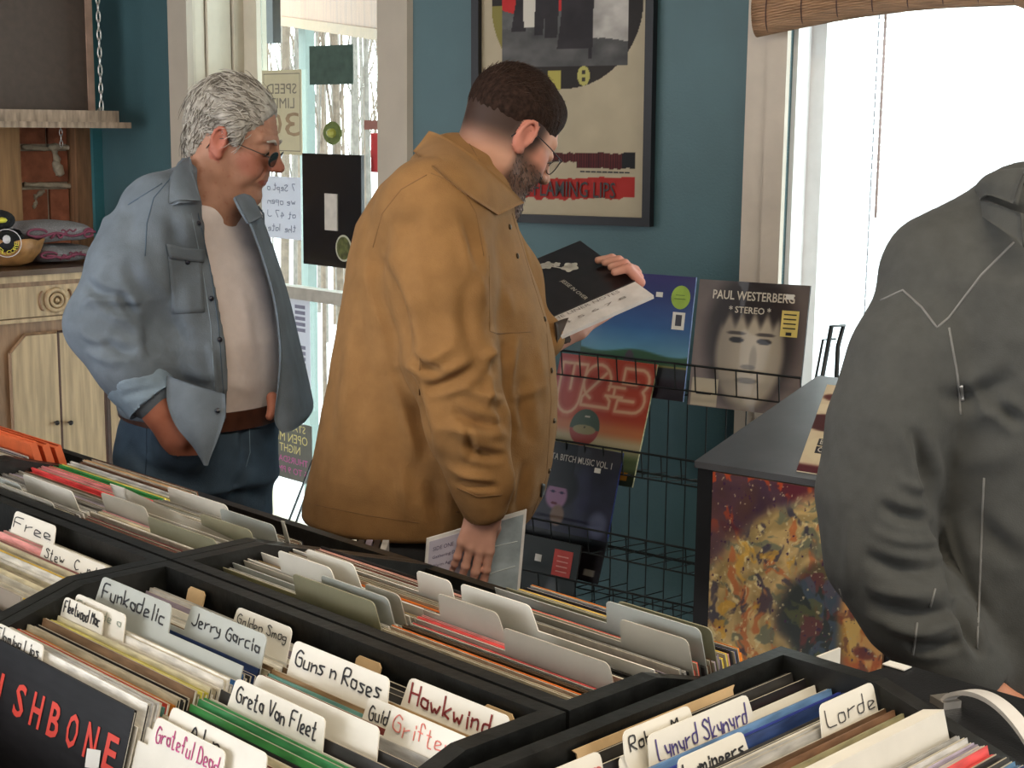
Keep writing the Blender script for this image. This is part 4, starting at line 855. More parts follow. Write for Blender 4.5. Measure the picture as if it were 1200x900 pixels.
# ================================================================ WINDOW DRESSING
bam = mat('split_bamboo', (.30, .17, .09), .55, var=.4, scale=14, stretch=(1, 1, 25), bump=.001); thr = mat('dark_brown_thread', (.07, .035, .03), .8)
bs = empty('bamboo_shade', WB.P(tw0+.5, WZ1-.35, .08), 'rolled up woven bamboo shade across the top of the window', 'shade')
def bam_pt(px, f):
    """f 0..1 round the roll from the upper back over the front to the bottom; px picks the place along it"""
    yb = 42-38*((px-887)/313.)-10*math.sin(min(1, max(0, (px-887)/313.))*math.pi)*.9 if px <= 1200 else 10-(px-1200)*.05
    q = onpl(px, yb, WB.P(0, 0, .07), WB.n); R = .062; a = math.radians(-95+f*200)
    c = q+Z3*(R)
    if f <= .78: aa = math.radians(-90-60+f/.78*150)
    return c+WB.n*R*.75*math.cos(math.radians(-90+200*f)+0)+Z3*R*math.sin(math.radians(-90+200*f))
PXs = np.linspace(887, 1330, 36)
mb = MB(); NR = 26
for k in range(NR):
    f = k/(NR-1)*.78
    P = [bam_pt(p, f) for p in PXs]; mb.tube(P, .0042, 5)
for k in range(8):
    P = [bam_pt(p, .78)+Z3*(.02*(k+1)) for p in PXs]; mb.tube(P, .0075, 5)
mb.obj('bamboo_slats', bam, bs, smooth=True, kind='stuff')
for p in np.arange(905, 1330, 41):
    mb = MB(); mb.tube([bam_pt(p+f*6-3, f)+WB.n*.005 for f in np.linspace(0, .78, 12)]+[bam_pt(p+3, .78)+Z3*.14+WB.n*.008], .0016, 5); mb.obj('thread', thr, bs)
# mini blind: white slats behind the glass line
sl_m = bpy.data.materials.new('white_blind_slat'); sl_m.use_nodes = True; nt = sl_m.node_tree; b_ = nt.nodes['Principled BSDF']; b_.inputs['Base Color'].default_value = (.85, .85, .87, 1)
trn = nt.nodes.new('ShaderNodeBsdfTranslucent'); trn.inputs[0].default_value = (.9, .9, .92, 1); mxx = nt.nodes.new('ShaderNodeMixShader'); mxx.inputs[0].default_value = .55
nt.links.new(b_.outputs[0], mxx.inputs[1]); nt.links.new(trn.outputs[0], mxx.inputs[2]); nt.links.new(mxx.outputs[0], nt.nodes['Material Output'].inputs[0])
BLP = Plane(WB.P(0, 0, -.09), WB.u, WB.n)
bt0 = BLP.px(1012, 130)[0]; bt1 = TWR-.06
be = empty('mini_blind', BLP.P((bt0+bt1)/2, WZ0+.1), 'white slatted mini blind hanging in the bright window', 'blind')
dz = abs(BLP.px(1100, 124.5)[1]-BLP.px(1100, 135)[1])
z = WZ1-.08; k = 0; slme = None
while z > WZ0+.08:
    if slme is None:
        V = []; 
        for j in range(5):
            g = (j-2)/2*.0095
            for t_ in (0, bt1-bt0): V.append(WB.u*t_-WB.n*g*.55+Z3*(g*.8+.0012*(1-(g/.0095)**2)))
        Fc = [(2*j, 2*j+1, 2*j+3, 2*j+2) for j in range(4)]
        slme = bpy.data.meshes.new('slat'); slme.from_pydata([tuple(v) for v in V], [], Fc); slme.materials.append(sl_m)
    s = bpy.data.objects.new('slat', slme); COL.objects.link(s); s.parent = be; s.location = Vector(BLP.P(bt0, z))-Vector(be['_o'])
    z -= dz; k += 1
grey_l = mat('grey_ladder_cord', (.18, .18, .22), .7)
mb = MB(); mb.tube([BLP.P(bt0+.03, WZ0+.08, .011), BLP.P(bt0+.03, WZ1-.05, .011)], .0012, 4); mb.obj('ladder_cord', grey_l, be)
mb = MB(); mb.tube([BLP.P(BLP.px(1026, 255, .02)[0], BLP.px(1026, 255, .02)[1], .02), BLP.P(BLP.px(1038, 20, .02)[0], WZ1-.05, .02)], .0035, 6); mb.obj('tilt_wand', mat('rosy_clear_wand', (.45, .35, .33), .3), be)
# ================================================================ WIRE RACK WITH FACE-OUT RECORDS
w37 = math.radians(36.5)
_q = ony(885, 400, 3.45)*A3(1, 1, 0)
RK = Plane(_q, (math.cos(w37), -math.sin(w37), 0), (-math.sin(w37), -math.cos(w37), 0))
wire_m = mat('black_rack_wire', (.012, .016, .018), .4, metal=.2)
rt0 = RK.px(560, 560, .0)[0]; rt1 = RK.px(958, 440, .0)[0]
rk = empty('wire_rack', RK.P((rt0+rt1)/2, 0, -.05), 'black wire display rack with tiers of shallow baskets against the teal wall', 'rack')
zbot = .12; ztp = RK.px(960, 380, -.05)[1]
BO = -.075     # back grid offset
def bar(mb, a, b, r=.0021): mb.tube([a, b], r, 5, caps=False)
nv = int((rt1-rt0)/.052)
for i in range(nv+1):
    t = rt0+(rt1-rt0)*i/nv; mb = MB(); bar(mb, RK.P(t, zbot, BO), RK.P(t, ztp-.17, BO), .0017); mb.obj('upright_wire', wire_m, rk)
for z in np.arange(zbot, ztp-.15, .21):
    mb = MB(); bar(mb, RK.P(rt0, z, BO+.003), RK.P(rt1, z, BO+.003), .0026); mb.obj('cross_wire', wire_m, rk)
tiers = [(870, 435, .055), (740, 529, .105), (760, 634, .165), (760, 700, .215)]
for k, (x, y, o) in enumerate(tiers):
    zl = RK.px(x, y, o+.03)[1]; zf = zl-.062; of = o+.03; ob = BO+.004
    mb = MB(); bar(mb, RK.P(rt0, zl, of), RK.P(rt1, zl, of), .0027); mb.obj('basket_lip', wire_m, rk)
    mb = MB(); bar(mb, RK.P(rt0, zf, of-.01), RK.P(rt1, zf, of-.01), .0021); mb.obj('basket_front_wire', wire_m, rk)
    mb = MB(); bar(mb, RK.P(rt0, zf-.012, (of+ob)/2), RK.P(rt1, zf-.012, (of+ob)/2), .0018); mb.obj('basket_floor_wire', wire_m, rk)
    for i in range(nv+1):
        t = rt0+(rt1-rt0)*i/nv
        mb = MB(); mb.tube([RK.P(t, zl, of), RK.P(t, zf, of-.008), RK.P(t, zf-.014, (of+ob)/2), RK.P(t, zf-.03, ob)], .0017, 4, caps=False); mb.obj('basket_rib', wire_m, rk)
# bent side frames
for t in (rt1+.012, rt0-.01):
    mb = MB(); mb.tube([RK.P(t, 0, .16), RK.P(t, .35, .12), RK.P(t, ztp-.20, .03), RK.P(t, ztp, -.035), RK.P(t, ztp-.004, -.10), RK.P(t, ztp-.05, -.075), RK.P(t, .02, -.075)], .0055, 7); mb.obj('side_frame', wire_m, rk, smooth=True)
    mb = MB(); mb.tube([RK.P(t-.012, ztp-.22, .045), RK.P(t-.012, ztp-.03, -.02), RK.P(t-.012, ztp-.035, -.085)], .003, 6); mb.obj('side_brace', wire_m, rk)
t = RK.px(690, 380, 0)[0]
for j in (0, .03):
    mb = MB(); mb.tube([RK.P(t+j, ztp-.02, -.05), RK.P(t+j-.01, ztp-.25, .01)], .005, 6); mb.obj('side_brace', wire_m, rk)
gl = vmat('print_gloss', .3, .15)
def facelp(TL, TR, BL, BR, ot, ob, paint, label, col, n=90, th=.005, extra=None, sheen=False):
    a, b = (onpl(*q, RK.P(0, 0, ot), RK.n) for q in (TL, TR)); c, d = (onpl(*q, RK.P(0, 0, ob), RK.n) for q in (BL, BR))
    U = ((b-a)+(d-c))/2; V_ = ((a-c)+(b-d))/2; O = (a+b+c+d)/4-U/2-V_/2; N = nrm(np.cross(U, V_)); N = N if N @ RK.n > 0 else -N
    mb = MB(); mb.box(O+U/2+V_/2-N*th/2, U/2, V_/2, N*th/2); e = mb.obj('record_cover', sleeve_mat(col)); tag(e, label, 'record', 'face-out records on the wire rack')
    printed('cover_print', O, U, V_, N, paint, n=n, parent=e, m=gl, off=.0006)
    return e, O, U, V_, N
def mix(C, m, c): 
    m = np.asarray(m, float)[:, None] if np.ndim(m) == 1 else m; return C*(1-m)+np.asarray(c, float)*m
def el(u, v, cx, cy, rx, ry, soft=.15): d = ((u-cx)/rx)**2+((v-cy)/ry)**2; return 1-sst(1-soft, 1+soft, d)
def face(C, u, v, cx, cy, s, skin, hair, dark=.5):
    """a generic frontal face in soft print"""
    C = mix(C, el(u, v, cx, cy+.10*s, .62*s, .80*s, .5), hair)
    C = mix(C, el(u, v, cx, cy-.08*s, .46*s, .66*s, .25), skin)
    sh = sst(.0, .5*s, np.abs(u-cx-.08*s))*el(u, v, cx, cy-.08*s, .46*s, .66*s, .25); C = mix(C, sh*dark*.55, hair)
    for i in (-1, 1):
        C = mix(C, el(u, v, cx+i*.19*s, cy+.07*s, .10*s, .035*s, .4), np.array(hair)*.6); C = mix(C, .8*el(u, v, cx+i*.20*s, cy+.15*s, .13*s, .022*s, .5), hair)
    C = mix(C, .45*el(u, v, cx+.06*s, cy-.15*s, .05*s, .16*s, .6), np.array(skin)*.55); C = mix(C, .6*el(u, v, cx, cy-.24*s, .10*s, .03*s, .5), np.array(skin)*.4)
    C = mix(C, .75*el(u, v, cx, cy-.40*s, .15*s, .035*s, .5), np.array(skin)*.45)
    fr_ = sst(cy+.22*s, cy+.40*s, v+.06*s*np.sin(u*55))*el(u, v, cx, cy+.1*s, .55*s, .7*s, .3); C = mix(C, fr_, hair); return C
def p_west(u, v):
    n = fbm(u*5, v*5); C = np.stack([92+26*(1-v)+20*n, 84+22*(1-v)+18*n, 82+20*(1-v)+18*n], -1)
    C = mix(C, sst(.75, .1, v)*.25*sst(.5, 0, u), (150, 138, 140)); C = face(C, u, v, .52, .50, .66, (184, 172, 152), (44, 38, 38))
    C = mix(C, ((u > .02) & (u < .27) & (v < .22) & (v > .0)), (196, 184, 160)); return C
e, O, U, V_, N = facelp((820, 327), (950, 335), (806, 474), (934, 489), 0, .045, p_west, 'face-out record with a sepia portrait and a yellow sticker, top tier right', 'char', 110)
wi = mat('ivory_print', (.62, .57, .48), .5)
lettering('cover_lettering', 'PAUL WESTERBERG', O+U*.14+V_*.855, nrm(U), nrm(V_), N, np.linalg.norm(U)*.74, .021, wi, e, bold=.015, off=.0012)
lettering('cover_lettering', '* STEREO *', O+U*.30+V_*.755, nrm(U), nrm(V_), N, np.linalg.norm(U)*.38, .016, wi, e, bold=.015, off=.0012)
def stickr(e, O, U, V_, N, u0, v0, u1, v1, m, nm='sticker'):
    mb = MB(); mb.box(O+U*(u0+u1)/2+V_*(v0+v1)/2+N*.0012, U*(u1-u0)/2, V_*(v1-v0)/2, N*.0004); return mb.obj(nm, m, e)
ys = mat('yellow_sticker', (.70, .56, .16), .5); stickr(e, O, U, V_, N, .78, .60, .93, .80, ys); stickr(e, O, U, V_, N, .80, .885, .87, .925, stick_w)
for k in range(4): stickr(e, O+N*.0005, U, V_, N, .80, .765-.035*k, .91, .775-.035*k, black_ink, 'sticker_line')
stickr(e, O+N*.0005, U, V_, N, .83, .61, .88, .635, black_ink, 'sticker_line')
lettering('cover_lettering', 'Eventually', O+U*.05+V_*.12, nrm(U), nrm(V_), N, np.linalg.norm(U)*.18, .007, black_ink, e, off=.0012) if False else None
stickr(e, O, U, V_, N, .07, .095, .21, .102, black_ink, 'rule_line')
def p_blue(u, v):
    n = fbm(u*3, v*6); t = v[:, None]; top = np.array([48, 42, 98]); mid = np.array([52, 92, 140]); C = np.where(t > .55, mid+(top-mid)*((t-.55)/.45), np.array([90, 140, 165])+(mid-np.array([90, 140, 165]))*np.clip((t-.36)/.2, 0, 1))
    C = mix(C, sst(.37, .35, v+.02*np.sin(u*9)), (52, 84, 62)); C = mix(C, sst(.275, .265, v), (128, 124, 70)); C = mix(C, sst(.262, .255, v), (46, 50, 56)); C = mix(C, sst(.19, .13, v), (30, 20, 28))
    C = mix(C, el(u, v, .47, .25, .05, .12), (70, 60, 70)); return C*(.92+.2*n[:, None])
e, O, U, V_, N = facelp((690, 315), (816, 326), (676, 456), (800, 470), .0, .045, p_blue, 'face-out blue landscape record with a green sticker, top tier left', 'navy', 80)
mb = MB(); c = O+U*.885+V_*.83; mb.prism([c+U*.085*math.cos(a)+V_*.095*math.sin(a)+N*.0012 for a in np.linspace(0, 2*math.pi, 24, endpoint=False)], N*.0004); mb.obj('oval_sticker', mat('lime_sticker', (.30, .46, .06), .5), e)
stickr(e, O+N*.0005, U, V_, N, .83, .815, .93, .82, mat('dark_green_print', (.08, .15, .03), .5), 'sticker_line'); stickr(e, O+N*.0005, U, V_, N, .84, .845, .92, .85, _M['dark_green_print'], 'sticker_line')
stickr(e, O, U, V_, N, .83, .57, .94, .71, stick_w); stickr(e, O+N*.0006, U, V_, N, .86, .60, .915, .69, mat('dark_print', (.05, .05, .07), .5), 'sticker_print'); stickr(e, O, U, V_, N, .66, .82, .72, .86, stick_w)
# second copy edges beside the blue one
def p_u(u, v):
    n = fbm(u*4, v*4); C = np.zeros((len(u), 3))+np.array([172, 66, 46]); C = mix(C, sst(.55, .42, v), (196, 120, 76)); C = mix(C, sst(.42, .32, v), (190, 176, 140)); C = mix(C, sst(.33, .20, v), (104, 122, 88)); C = mix(C, sst(.16, .08, v), (50, 60, 46))
    C = mix(C, sst(.3, 0, u)*sst(.5, .9, v)*.5, (150, 50, 80))
    glow = np.full(len(u), 9.)
    def seg(x0, y0, x1, y1):
        nonlocal glow
        d = np.array([x1-x0, y1-y0]); L2 = d @ d+1e-9; t = np.clip(((u-x0)*d[0]+(v-y0)*d[1])/L2, 0, 1); glow = np.minimum(glow, np.hypot(u-x0-t*d[0], v-y0-t*d[1]))
    def path(P): [seg(*P[i], *P[i+1]) for i in range(len(P)-1)]
    arc = lambda cx, cy, rx, ry, a0, a1, k=10: [(cx+rx*math.cos(math.radians(a)), cy+ry*math.sin(math.radians(a))) for a in np.linspace(a0, a1, k)]
    path([(.05, .66), (.05, .93), (.31, .93), (.29, .66)]); path(arc(.17, .66, .12, .14, 180, 360)); path([(.17, .92), (.17, .72)])
    path(arc(.44, .80, .14, .145, 250, -20, 14)); path([(.31, .665), (.52, .88)]); path([(.31, .665), (.31, .60), (.60, .60), (.60, .66), (.56, .70)]); path(arc(.44, .80, .14, .145, 250, 180, 5))
    path([(.55, .70), (.72, .70)]); path([(.57, .78), (.73, .78)]); path([(.63, .70), (.63, .78)])
    path([(.70, .94), (.88, .94)]+arc(.87, .85, .09, .09, 80, -50, 6)+arc(.85, .69, .10, .10, 50, -90, 7)+[(.67, .585), (.68, .68), (.84, .68)]); path([(.70, .94), (.70, .82), (.84, .82)])
    g = 1-sst(.004, .022, glow); C = mix(C, .85*g, (212, 178, 140)); C = mix(C, .25*(1-sst(.02, .05, glow)), (230, 190, 160))
    lab = el(u, v, .40, .42, .155, .150, .04); rr_ = lab*1.0; L = np.where((v > .40)[:, None], np.array([70, 86, 70]), np.array([160, 70, 62])); L = mix(L, el(u, v, .40, .40, .12, .04), (150, 140, 100)); C = mix(C, rr_, L)
    C = mix(C, el(u, v, .40, .42, .008, .008), (30, 25, 25)); C = mix(C, ((u > .38) & (u < .44) & (v > .50) & (v < .52)), (190, 180, 160))
    C = mix(C, ((u > .70) & (u < .93) & (v > .045) & (v < .11)), (160, 110, 40)); return C
e, O, U, V_, N = facelp((659, 413), (769, 428), (629, 552), (742, 571), .05, .095, p_u, 'face-out orange and green record with neon outline capitals, second tier', 'olive', 150)
def p_g(u, v):
    n = fbm(u*6, v*6); C = np.stack([30+14*n+10*v, 30+14*n+12*v, 48+22*n], -1); C = mix(C, sst(.78, .9, v)*.5, (66, 62, 66)); C = mix(C, el(u, v, .68, .5, .08, .3, .8)*.3, (60, 56, 100)); C = mix(C, el(u, v, .88, .16, .09, .14, .8)*.55, (120, 130, 160))
    C = mix(C, el(u, v, .46, .50, .17, .22, .4), (16, 16, 24)); C = mix(C, el(u, v, .43, .40, .11, .16, .3), (146, 108, 142)); C = mix(C, ((v > .49) & (np.abs(u-.43) < .14))*.9, (16, 16, 24))
    C = mix(C, el(u, v, .39, .44, .03, .012), (50, 40, 80)); C = mix(C, el(u, v, .48, .44, .03, .012), (50, 40, 80)); C = mix(C, el(u, v, .42, .31, .035, .014), (96, 40, 62)); C = mix(C, el(u, v, .47, .18, .07, .12, .4), (118, 96, 84)); return C
e, O, U, V_, N = facelp((615, 509), (730, 533), (597, 612), (711, 634), .13, .16, p_g, 'face-out navy record with a face in violet light, third tier', 'navy', 100)
lettering('cover_lettering', 'GANGSTA BITCH MUSIC VOL. 1', O+U*.12+V_*.80, nrm(U), nrm(V_), N, np.linalg.norm(U)*.80, .016, mat('silver_print', (.55, .52, .48), .4), e, bold=.01, off=.0012); stickr(e, O, U, V_, N, .76, .735, .82, .79, stick_w)
def p_dark(u, v):
    n = fbm(u*6, v*6); C = np.stack([20+8*n, 17+6*n, 20+8*n], -1); return mix(C, ((u > .84) & (u < .96) & (v > .12) & (v < .28)), (130, 126, 120))
facelp((598, 604), (711, 634), (586, 658), (700, 683), .12, .145, p_dark, 'dark record peeking out below the navy record', 'black', 50)
def p_red(u, v):
    n = fbm(u*8, v*8); C = np.stack([44+8*n, 52+8*n, 54+8*n], -1); C = mix(C, el(u, v, .20, .44, .17, .36, .3), (128, 28, 26)); C = mix(C, el(u, v, .33, .70, .06, .06, .6)*.8, (150, 40, 30)); C = mix(C, el(u, v, .27, .66, .03, .05)*.6, (170, 90, 50))
    C = mix(C, el(u, v, .76, .28, .10, .34, .5)*.7, (120, 128, 136)); return C
e, O, U, V_, N = facelp((578, 618), (680, 639), (558, 728), (664, 757), .19, .21, p_red, 'dark grey record with a red figure and a red label, lowest tier beside the booklet', 'char', 80)
stickr(e, O, U, V_, N, .73, .66, .93, .92, mat('red_label', (.55, .07, .06), .5)); stickr(e, O, U, V_, N, .53, .76, .60, .83, stick_w)
for k in range(4): stickr(e, O+N*.0005, U, V_, N, .77, .70+.05*k, .89, .712+.05*k, mat('pale_red_print', (.75, .35, .3), .5), 'label_line')
# ================================================================ ART BOX
AB = Plane(ony(818, 540, 2.72)*A3(1, 1, 0), (math.cos(w37), -math.sin(w37), 0), (-math.sin(w37), -math.cos(w37), 0))
bx = mat('black_painted_board', (.010, .011, .013), .40, var=.25, scale=12, bump=.0005, spec=.3)
z0 = AB.px(818, 540)[1]; wbx = .385; dep = .50; zbk = z0+.095
ab_ = empty('display_box', AB.P(wbx/2, 0, -dep/2), 'black display box with a sloping lid and a painted portrait on its front', 'box')
mb = MB()
P = [AB.P(0, .0, 0), AB.P(0, z0-.012, 0), AB.P(0, zbk-.012, -dep), AB.P(0, 0, -dep)]
mb.prism(P, AB.u*wbx); mb.obj('box_body', bx, ab_)
P = [AB.P(-.004, z0-.012, .006), AB.P(-.004, z0, .006), AB.P(-.004, zbk, -dep-.004), AB.P(-.004, zbk-.012, -dep-.004)]
mb = MB(); mb.prism(P, AB.u*(wbx+.008)); mb.obj('sloping_lid', mat('lit_black_lid', (.055, .056, .062), .38, var=.25, scale=10, spec=.6), ab_)  # black lid, its colour greyed for the light falling on the slope
def p_art(u, v):
    wx = fbm(u*5+2, v*5+7)-.5; wy = fbm(u*5+11, v*5+1)-.5; U_ = u+.16*wx; W_ = v+.20*wy
    n1 = fbm(U_*6, W_*6); n2 = fbm(U_*13+5, W_*9+2); n3 = fbm(U_*30, W_*24); n4 = fbm(U_*4+9, W_*5+4)
    C = np.stack([50+46*n1, 36+30*n1, 44+34*n2], -1); C = mix(C, sst(.50, .58, n4), (84, 34, 44)); C = mix(C, sst(.55, .62, n2)*sst(.6, .9, v), (158, 66, 36))
    cx, cy = 1.02, .42; r = np.hypot((u-cx)/1.10, (v-cy)/.66)+.14*wx+.10*np.clip(v-.42, 0, 1)-.35*np.clip(.42-v, 0, 1); band = sst(1.0, .88, r)*sst(.42, .56, r+.10*wy)
    fl_ = fbm(r*16+n4*3, np.arctan2(v-cy, u-cx)*5, 3)          # strokes that run along the arc
    och = np.stack([120+110*fl_, 104+92*fl_, 66+70*fl_], -1); C = C*(1-band[:, None])+och*band[:, None]
    C = mix(C, band*sst(.54, .62, n2)*.75, (172, 92, 50)); C = mix(C, band*sst(.57, .64, fbm(U_*9+3, W_*16))*.7, (84, 96, 84)); C = mix(C, band*sst(.58, .66, fbm(U_*17+3, W_*8+8))*.8, (52, 48, 66)); C = mix(C, band*sst(.60, .68, n3)*.8, (212, 200, 150)); C = mix(C, band*sst(.60, .66, fbm(U_*11+30, W_*11))*.7, (196, 150, 54))
    inner = sst(.56, .46, r); C = mix(C, inner, (34, 44, 42)); C = mix(C, inner*sst(.48, .56, n2)*.75, (110, 50, 48)); C = mix(C, inner*sst(.52, .60, fbm(U_*14+8, W_*10))*.7, (66, 84, 104)); C = mix(C, inner*sst(.56, .64, fbm(U_*10+18, W_*16))*.7, (88, 92, 50))
    f = el(u+.1*wx, v+.1*wy, 1.02, .36, .26, .34, .3); C = mix(C, f, (188, 140, 62)); C = mix(C, f*sst(.45, .55, n1)*.7, (176, 74, 40)); C = mix(C, f*sst(.5, .58, n2)*.6, (224, 200, 124)); C = mix(C, f*sst(.56, .64, n3)*.6, (84, 44, 40))
    C = mix(C, el(u, v, .90, .47, .09, .028, .4), (44, 36, 44)); C = mix(C, .8*el(u, v, .93, .43, .06, .02, .4), (90, 70, 50)); C = mix(C, .8*el(u, v, .90, .25, .06, .03, .5), (96, 30, 26)); C = mix(C, .8*el(u+.1*wx, v, .82, .64, .10, .07, .5), (190, 84, 58))
    C = mix(C, sst(.69, .74, fbm(u*52, v*52))*.8, (190, 178, 140)); C = mix(C, sst(.70, .75, fbm(u*44+20, v*44)), (56, 28, 62)); return C*1.12
ul, zt_ = AB.px(835, 553, .01); ur = ul+.34; zb_ = zt_-.37
mb = MB(); AB.box(mb, ul, ur, zb_, zt_, .0, .008); pa = mb.obj('portrait_panel', sleeve_mat('brown'), ab_)
printed('portrait_print', AB.P(ul, zb_, .008), AB.u*(ur-ul), Z3*(zt_-zb_), AB.n, p_art, n=210, parent=pa, m=gl)
# record leaning back on the lid
b0_ = onpl(934, 556, AB.P(0, 0, -.02), AB.n); d_ = ray(970, 455); lo, hi = 2.2, 4.2
for _ in range(50):
    m_ = (lo+hi)/2; p_ = CAM+d_*m_
    if np.linalg.norm(p_-b0_) < .30 or (p_-b0_) @ -AB.n < .1: lo = m_
    else: hi = m_
V_ = CAM+d_*lo-b0_; U = AB.u*.312; N = nrm(np.cross(U, V_)); N = N if N[2] > 0 else -N; b0_ = b0_+N*.008
mb = MB(); mb.box(b0_+U/2+V_/2-N*.002, U/2, V_/2, N*.002); e = mb.obj('record_cover', sleeve_mat('cream')); tag(e, 'cream record with dark red shapes lying on the sloping lid behind the grey sleeve', 'record')
def p_cr(u, v):
    C = np.zeros((len(u), 3))+np.array([196, 178, 148]); C = mix(C, sst(.10, .06, v), (84, 34, 40)); n = fbm(u*9, v*7)
    C = mix(C, el(u, v, .10, .55, .18, .10, .2), (70, 34, 34)); C = mix(C, el(u, v, .05, .72, .07, .05), (206, 190, 160)); C = mix(C, el(u, v, .16, .50, .04, .06), (206, 190, 160)); C = mix(C, el(u, v, .12, .85, .12, .05, .3), (92, 50, 48)); C = mix(C, el(u, v, .22, .26, .22, .17, .03), (200, 184, 152))
    return C
printed('cover_print', b0_, U, V_, N, p_cr, n=70, parent=e, m=gl)
for k, tx in enumerate(('BOBLEGA', 'CHORDS')):
    mb = MB(); mb.box(b0_+U*.18+V_*(.33-.085*k)+N*.001, U*.11, V_*.036, N*.0004); l_ = mb.obj('title_plate', black_ink, e)
    lettering('cover_lettering', tx, b0_+U*.085+V_*(.305-.085*k), nrm(U), nrm(V_), N, .058, np.linalg.norm(V_)*.05, wi, e, off=.0018)
# ================================================================ BLACK CASE
cz = 1.0; c0 = onz(1000, 757, cz)*A3(1, 1, 0)
ra, rs = float((c0-CL) @ eA), float((c0-CL) @ eB)
s0 = .292+.022; s1 = max(rs, s0+.16)
case_m = mat('black_vinyl_case', (.007, .0075, .009), .5, var=.3, scale=120, bump=.0005)
ce = empty('carrying_case', CL+eA*(ra+.45)+eB*((s0+s1)/2)+Z3*(BZ), 'black carrying case with a white strap handle beside the sideways bin', 'case')
ra = max(ra, .712)
def CP(a, s_, z): return CL+eA*a+eB*s_+Z3*z
P = [CP(ra-.03, s0, BZ), CP(ra-.03, s0, cz-.015), CP(ra-.03, s0+.015, cz), CP(ra, s1-.01, cz), CP(ra, s1, cz-.02), CP(ra, s1, BZ)]
mb = MB(); mb.prism(P, eA*.95); mb.obj('case_body', case_m, ce)
st = onz(1051, 781, cz+.001)
mb = MB(); mb.box(st+Z3*.001, eA*.014, eB*.008, Z3*.0006); mb.obj('white_label', stick_w, ce)
h0 = onz(1108, 822, cz+.004); h1 = onz(1215, 884, cz+.004)
mb = MB(); k = 16; Wd = nrm(np.cross(h1-h0, Z3))*.0085; V = []
for i in range(k+1):
    f = i/k; c = h0+(h1-h0)*f+Z3*(.030*math.sin(math.pi*f)**.7)
    for (a, b) in ((-1, -.0025), (1, -.0025), (1, .0025), (-1, .0025)): V.append(c+Wd*a+Z3*b)
Fc = [(4*i+j, 4*i+(j+1) % 4, 4*i+4+(j+1) % 4, 4*i+4+j) for i in range(k) for j in range(4)]+[(3, 2, 1, 0), (4*k, 4*k+1, 4*k+2, 4*k+3)]
obj('strap_handle', V, Fc, mat('pale_grey_strap', (.62, .60, .58), .45, var=.05), ce, smooth=False)
mb = MB(); mb.box(h0+Z3*0, nrm(h1-h0)*.012, Wd*1.3, Z3*.004); mb.obj('handle_bracket', mat('brushed_steel', (.45, .42, .38), .35, metal=.8), ce)
st = onz(970, 765, 1.0); 
mb = MB(); mb.box(CP(ra-.10, s0+.11, .90), eA*.001, eB*.11, Z3*.11); pw = mb.obj('white_card', card_w); 
w0 = onz(958, 769, .99); w1 = onz(984, 759, .99); obj_v = [w0, w1, w1-Z3*.25, w0-Z3*.25]
bpy.data.objects.remove(pw)
mb = MB(); mb.box((w0+w1)/2-Z3*.127, (w1-w0)/2, nrm(np.cross(w1-w0, Z3))*.0015, Z3*.127); pw = mb.obj('white_sleeve', card_w); tag(pw, 'edge of a white sleeve standing between the painted box and the black case', 'sleeve')
# orange boxed sleeves standing in the far left bin
for i in range(3):
    o = sleeve(frE2, CXL, -.186-.020*i, 1.082-.006*i, 'orange', 2, '%s bright orange boxed sleeve, counted from the front, in the far left corner bin' % ORD[i], 'orange boxed sleeves'); o.scale = (1, 3.6, 1)
    for sl_ in o.material_slots: sl_.material = mat('orange_box_board', (.72, .15, .05), .45, var=.12)
for i, (x, y) in enumerate([(60, 537), (66, 541), (73, 544), (79, 548)]):
    sleeve(frE2, CXL, -.150-.0065*i, 1.06, ['cream', 'char', 'navy', 'white'][i], 1, '%s sleeve standing beyond the orange sleeves' % ['cream', 'charcoal', 'navy', 'white'][i], 'sleeves beyond the orange ones')
# disc cases on a small stand between the bins and the man in tan
sb = ony(392, 640, 2.40); stand_t = .815
sd_ = empty('disc_stand', (sb[0], 2.40, 0), 'small black stand of disc cases under the hem of the tan jacket', 'stand')
mb = MB(); mb.abox(sb[0]-.09, sb[0]+.20, 2.345, 2.455, stand_t-.02, stand_t); mb.obj('shelf', bx, sd_)
for i, j in ((-1, 2.36), (-1, 2.44), (1, 2.36), (1, 2.44)):
    mb = MB(); x = sb[0]-.08 if i < 0 else sb[0]+.19; mb.abox(x-.008, x+.008, j-.008, j+.008, 0, stand_t-.02); mb.obj('leg', bx, sd_)
for i in range(13):
    x = sb[0]-.082+i*.0135; c_ = ['black', 'white', 'char', 'lilac', 'black', 'silver', 'maroon'][i % 7]
    mb = MB(); mb.box((x, 2.40, stand_t+.052), (.0052, 0, 0), (0, .05, 0), (.0, 0, .051)); e = mb.obj('disc_case', sleeve_mat(c_)); tag(e, '%s thin disc case, %s from the left on the small stand' % (PAL[c_][1], ORD[i]), 'disc case', 'disc cases on the stand')
mb = MB(); mb.box((sb[0]+.145, 2.40, stand_t+.06), (.045, 0, 0), (0, .0, .006), (0, .05, .0)); mb.obj('x', bx) if False else None
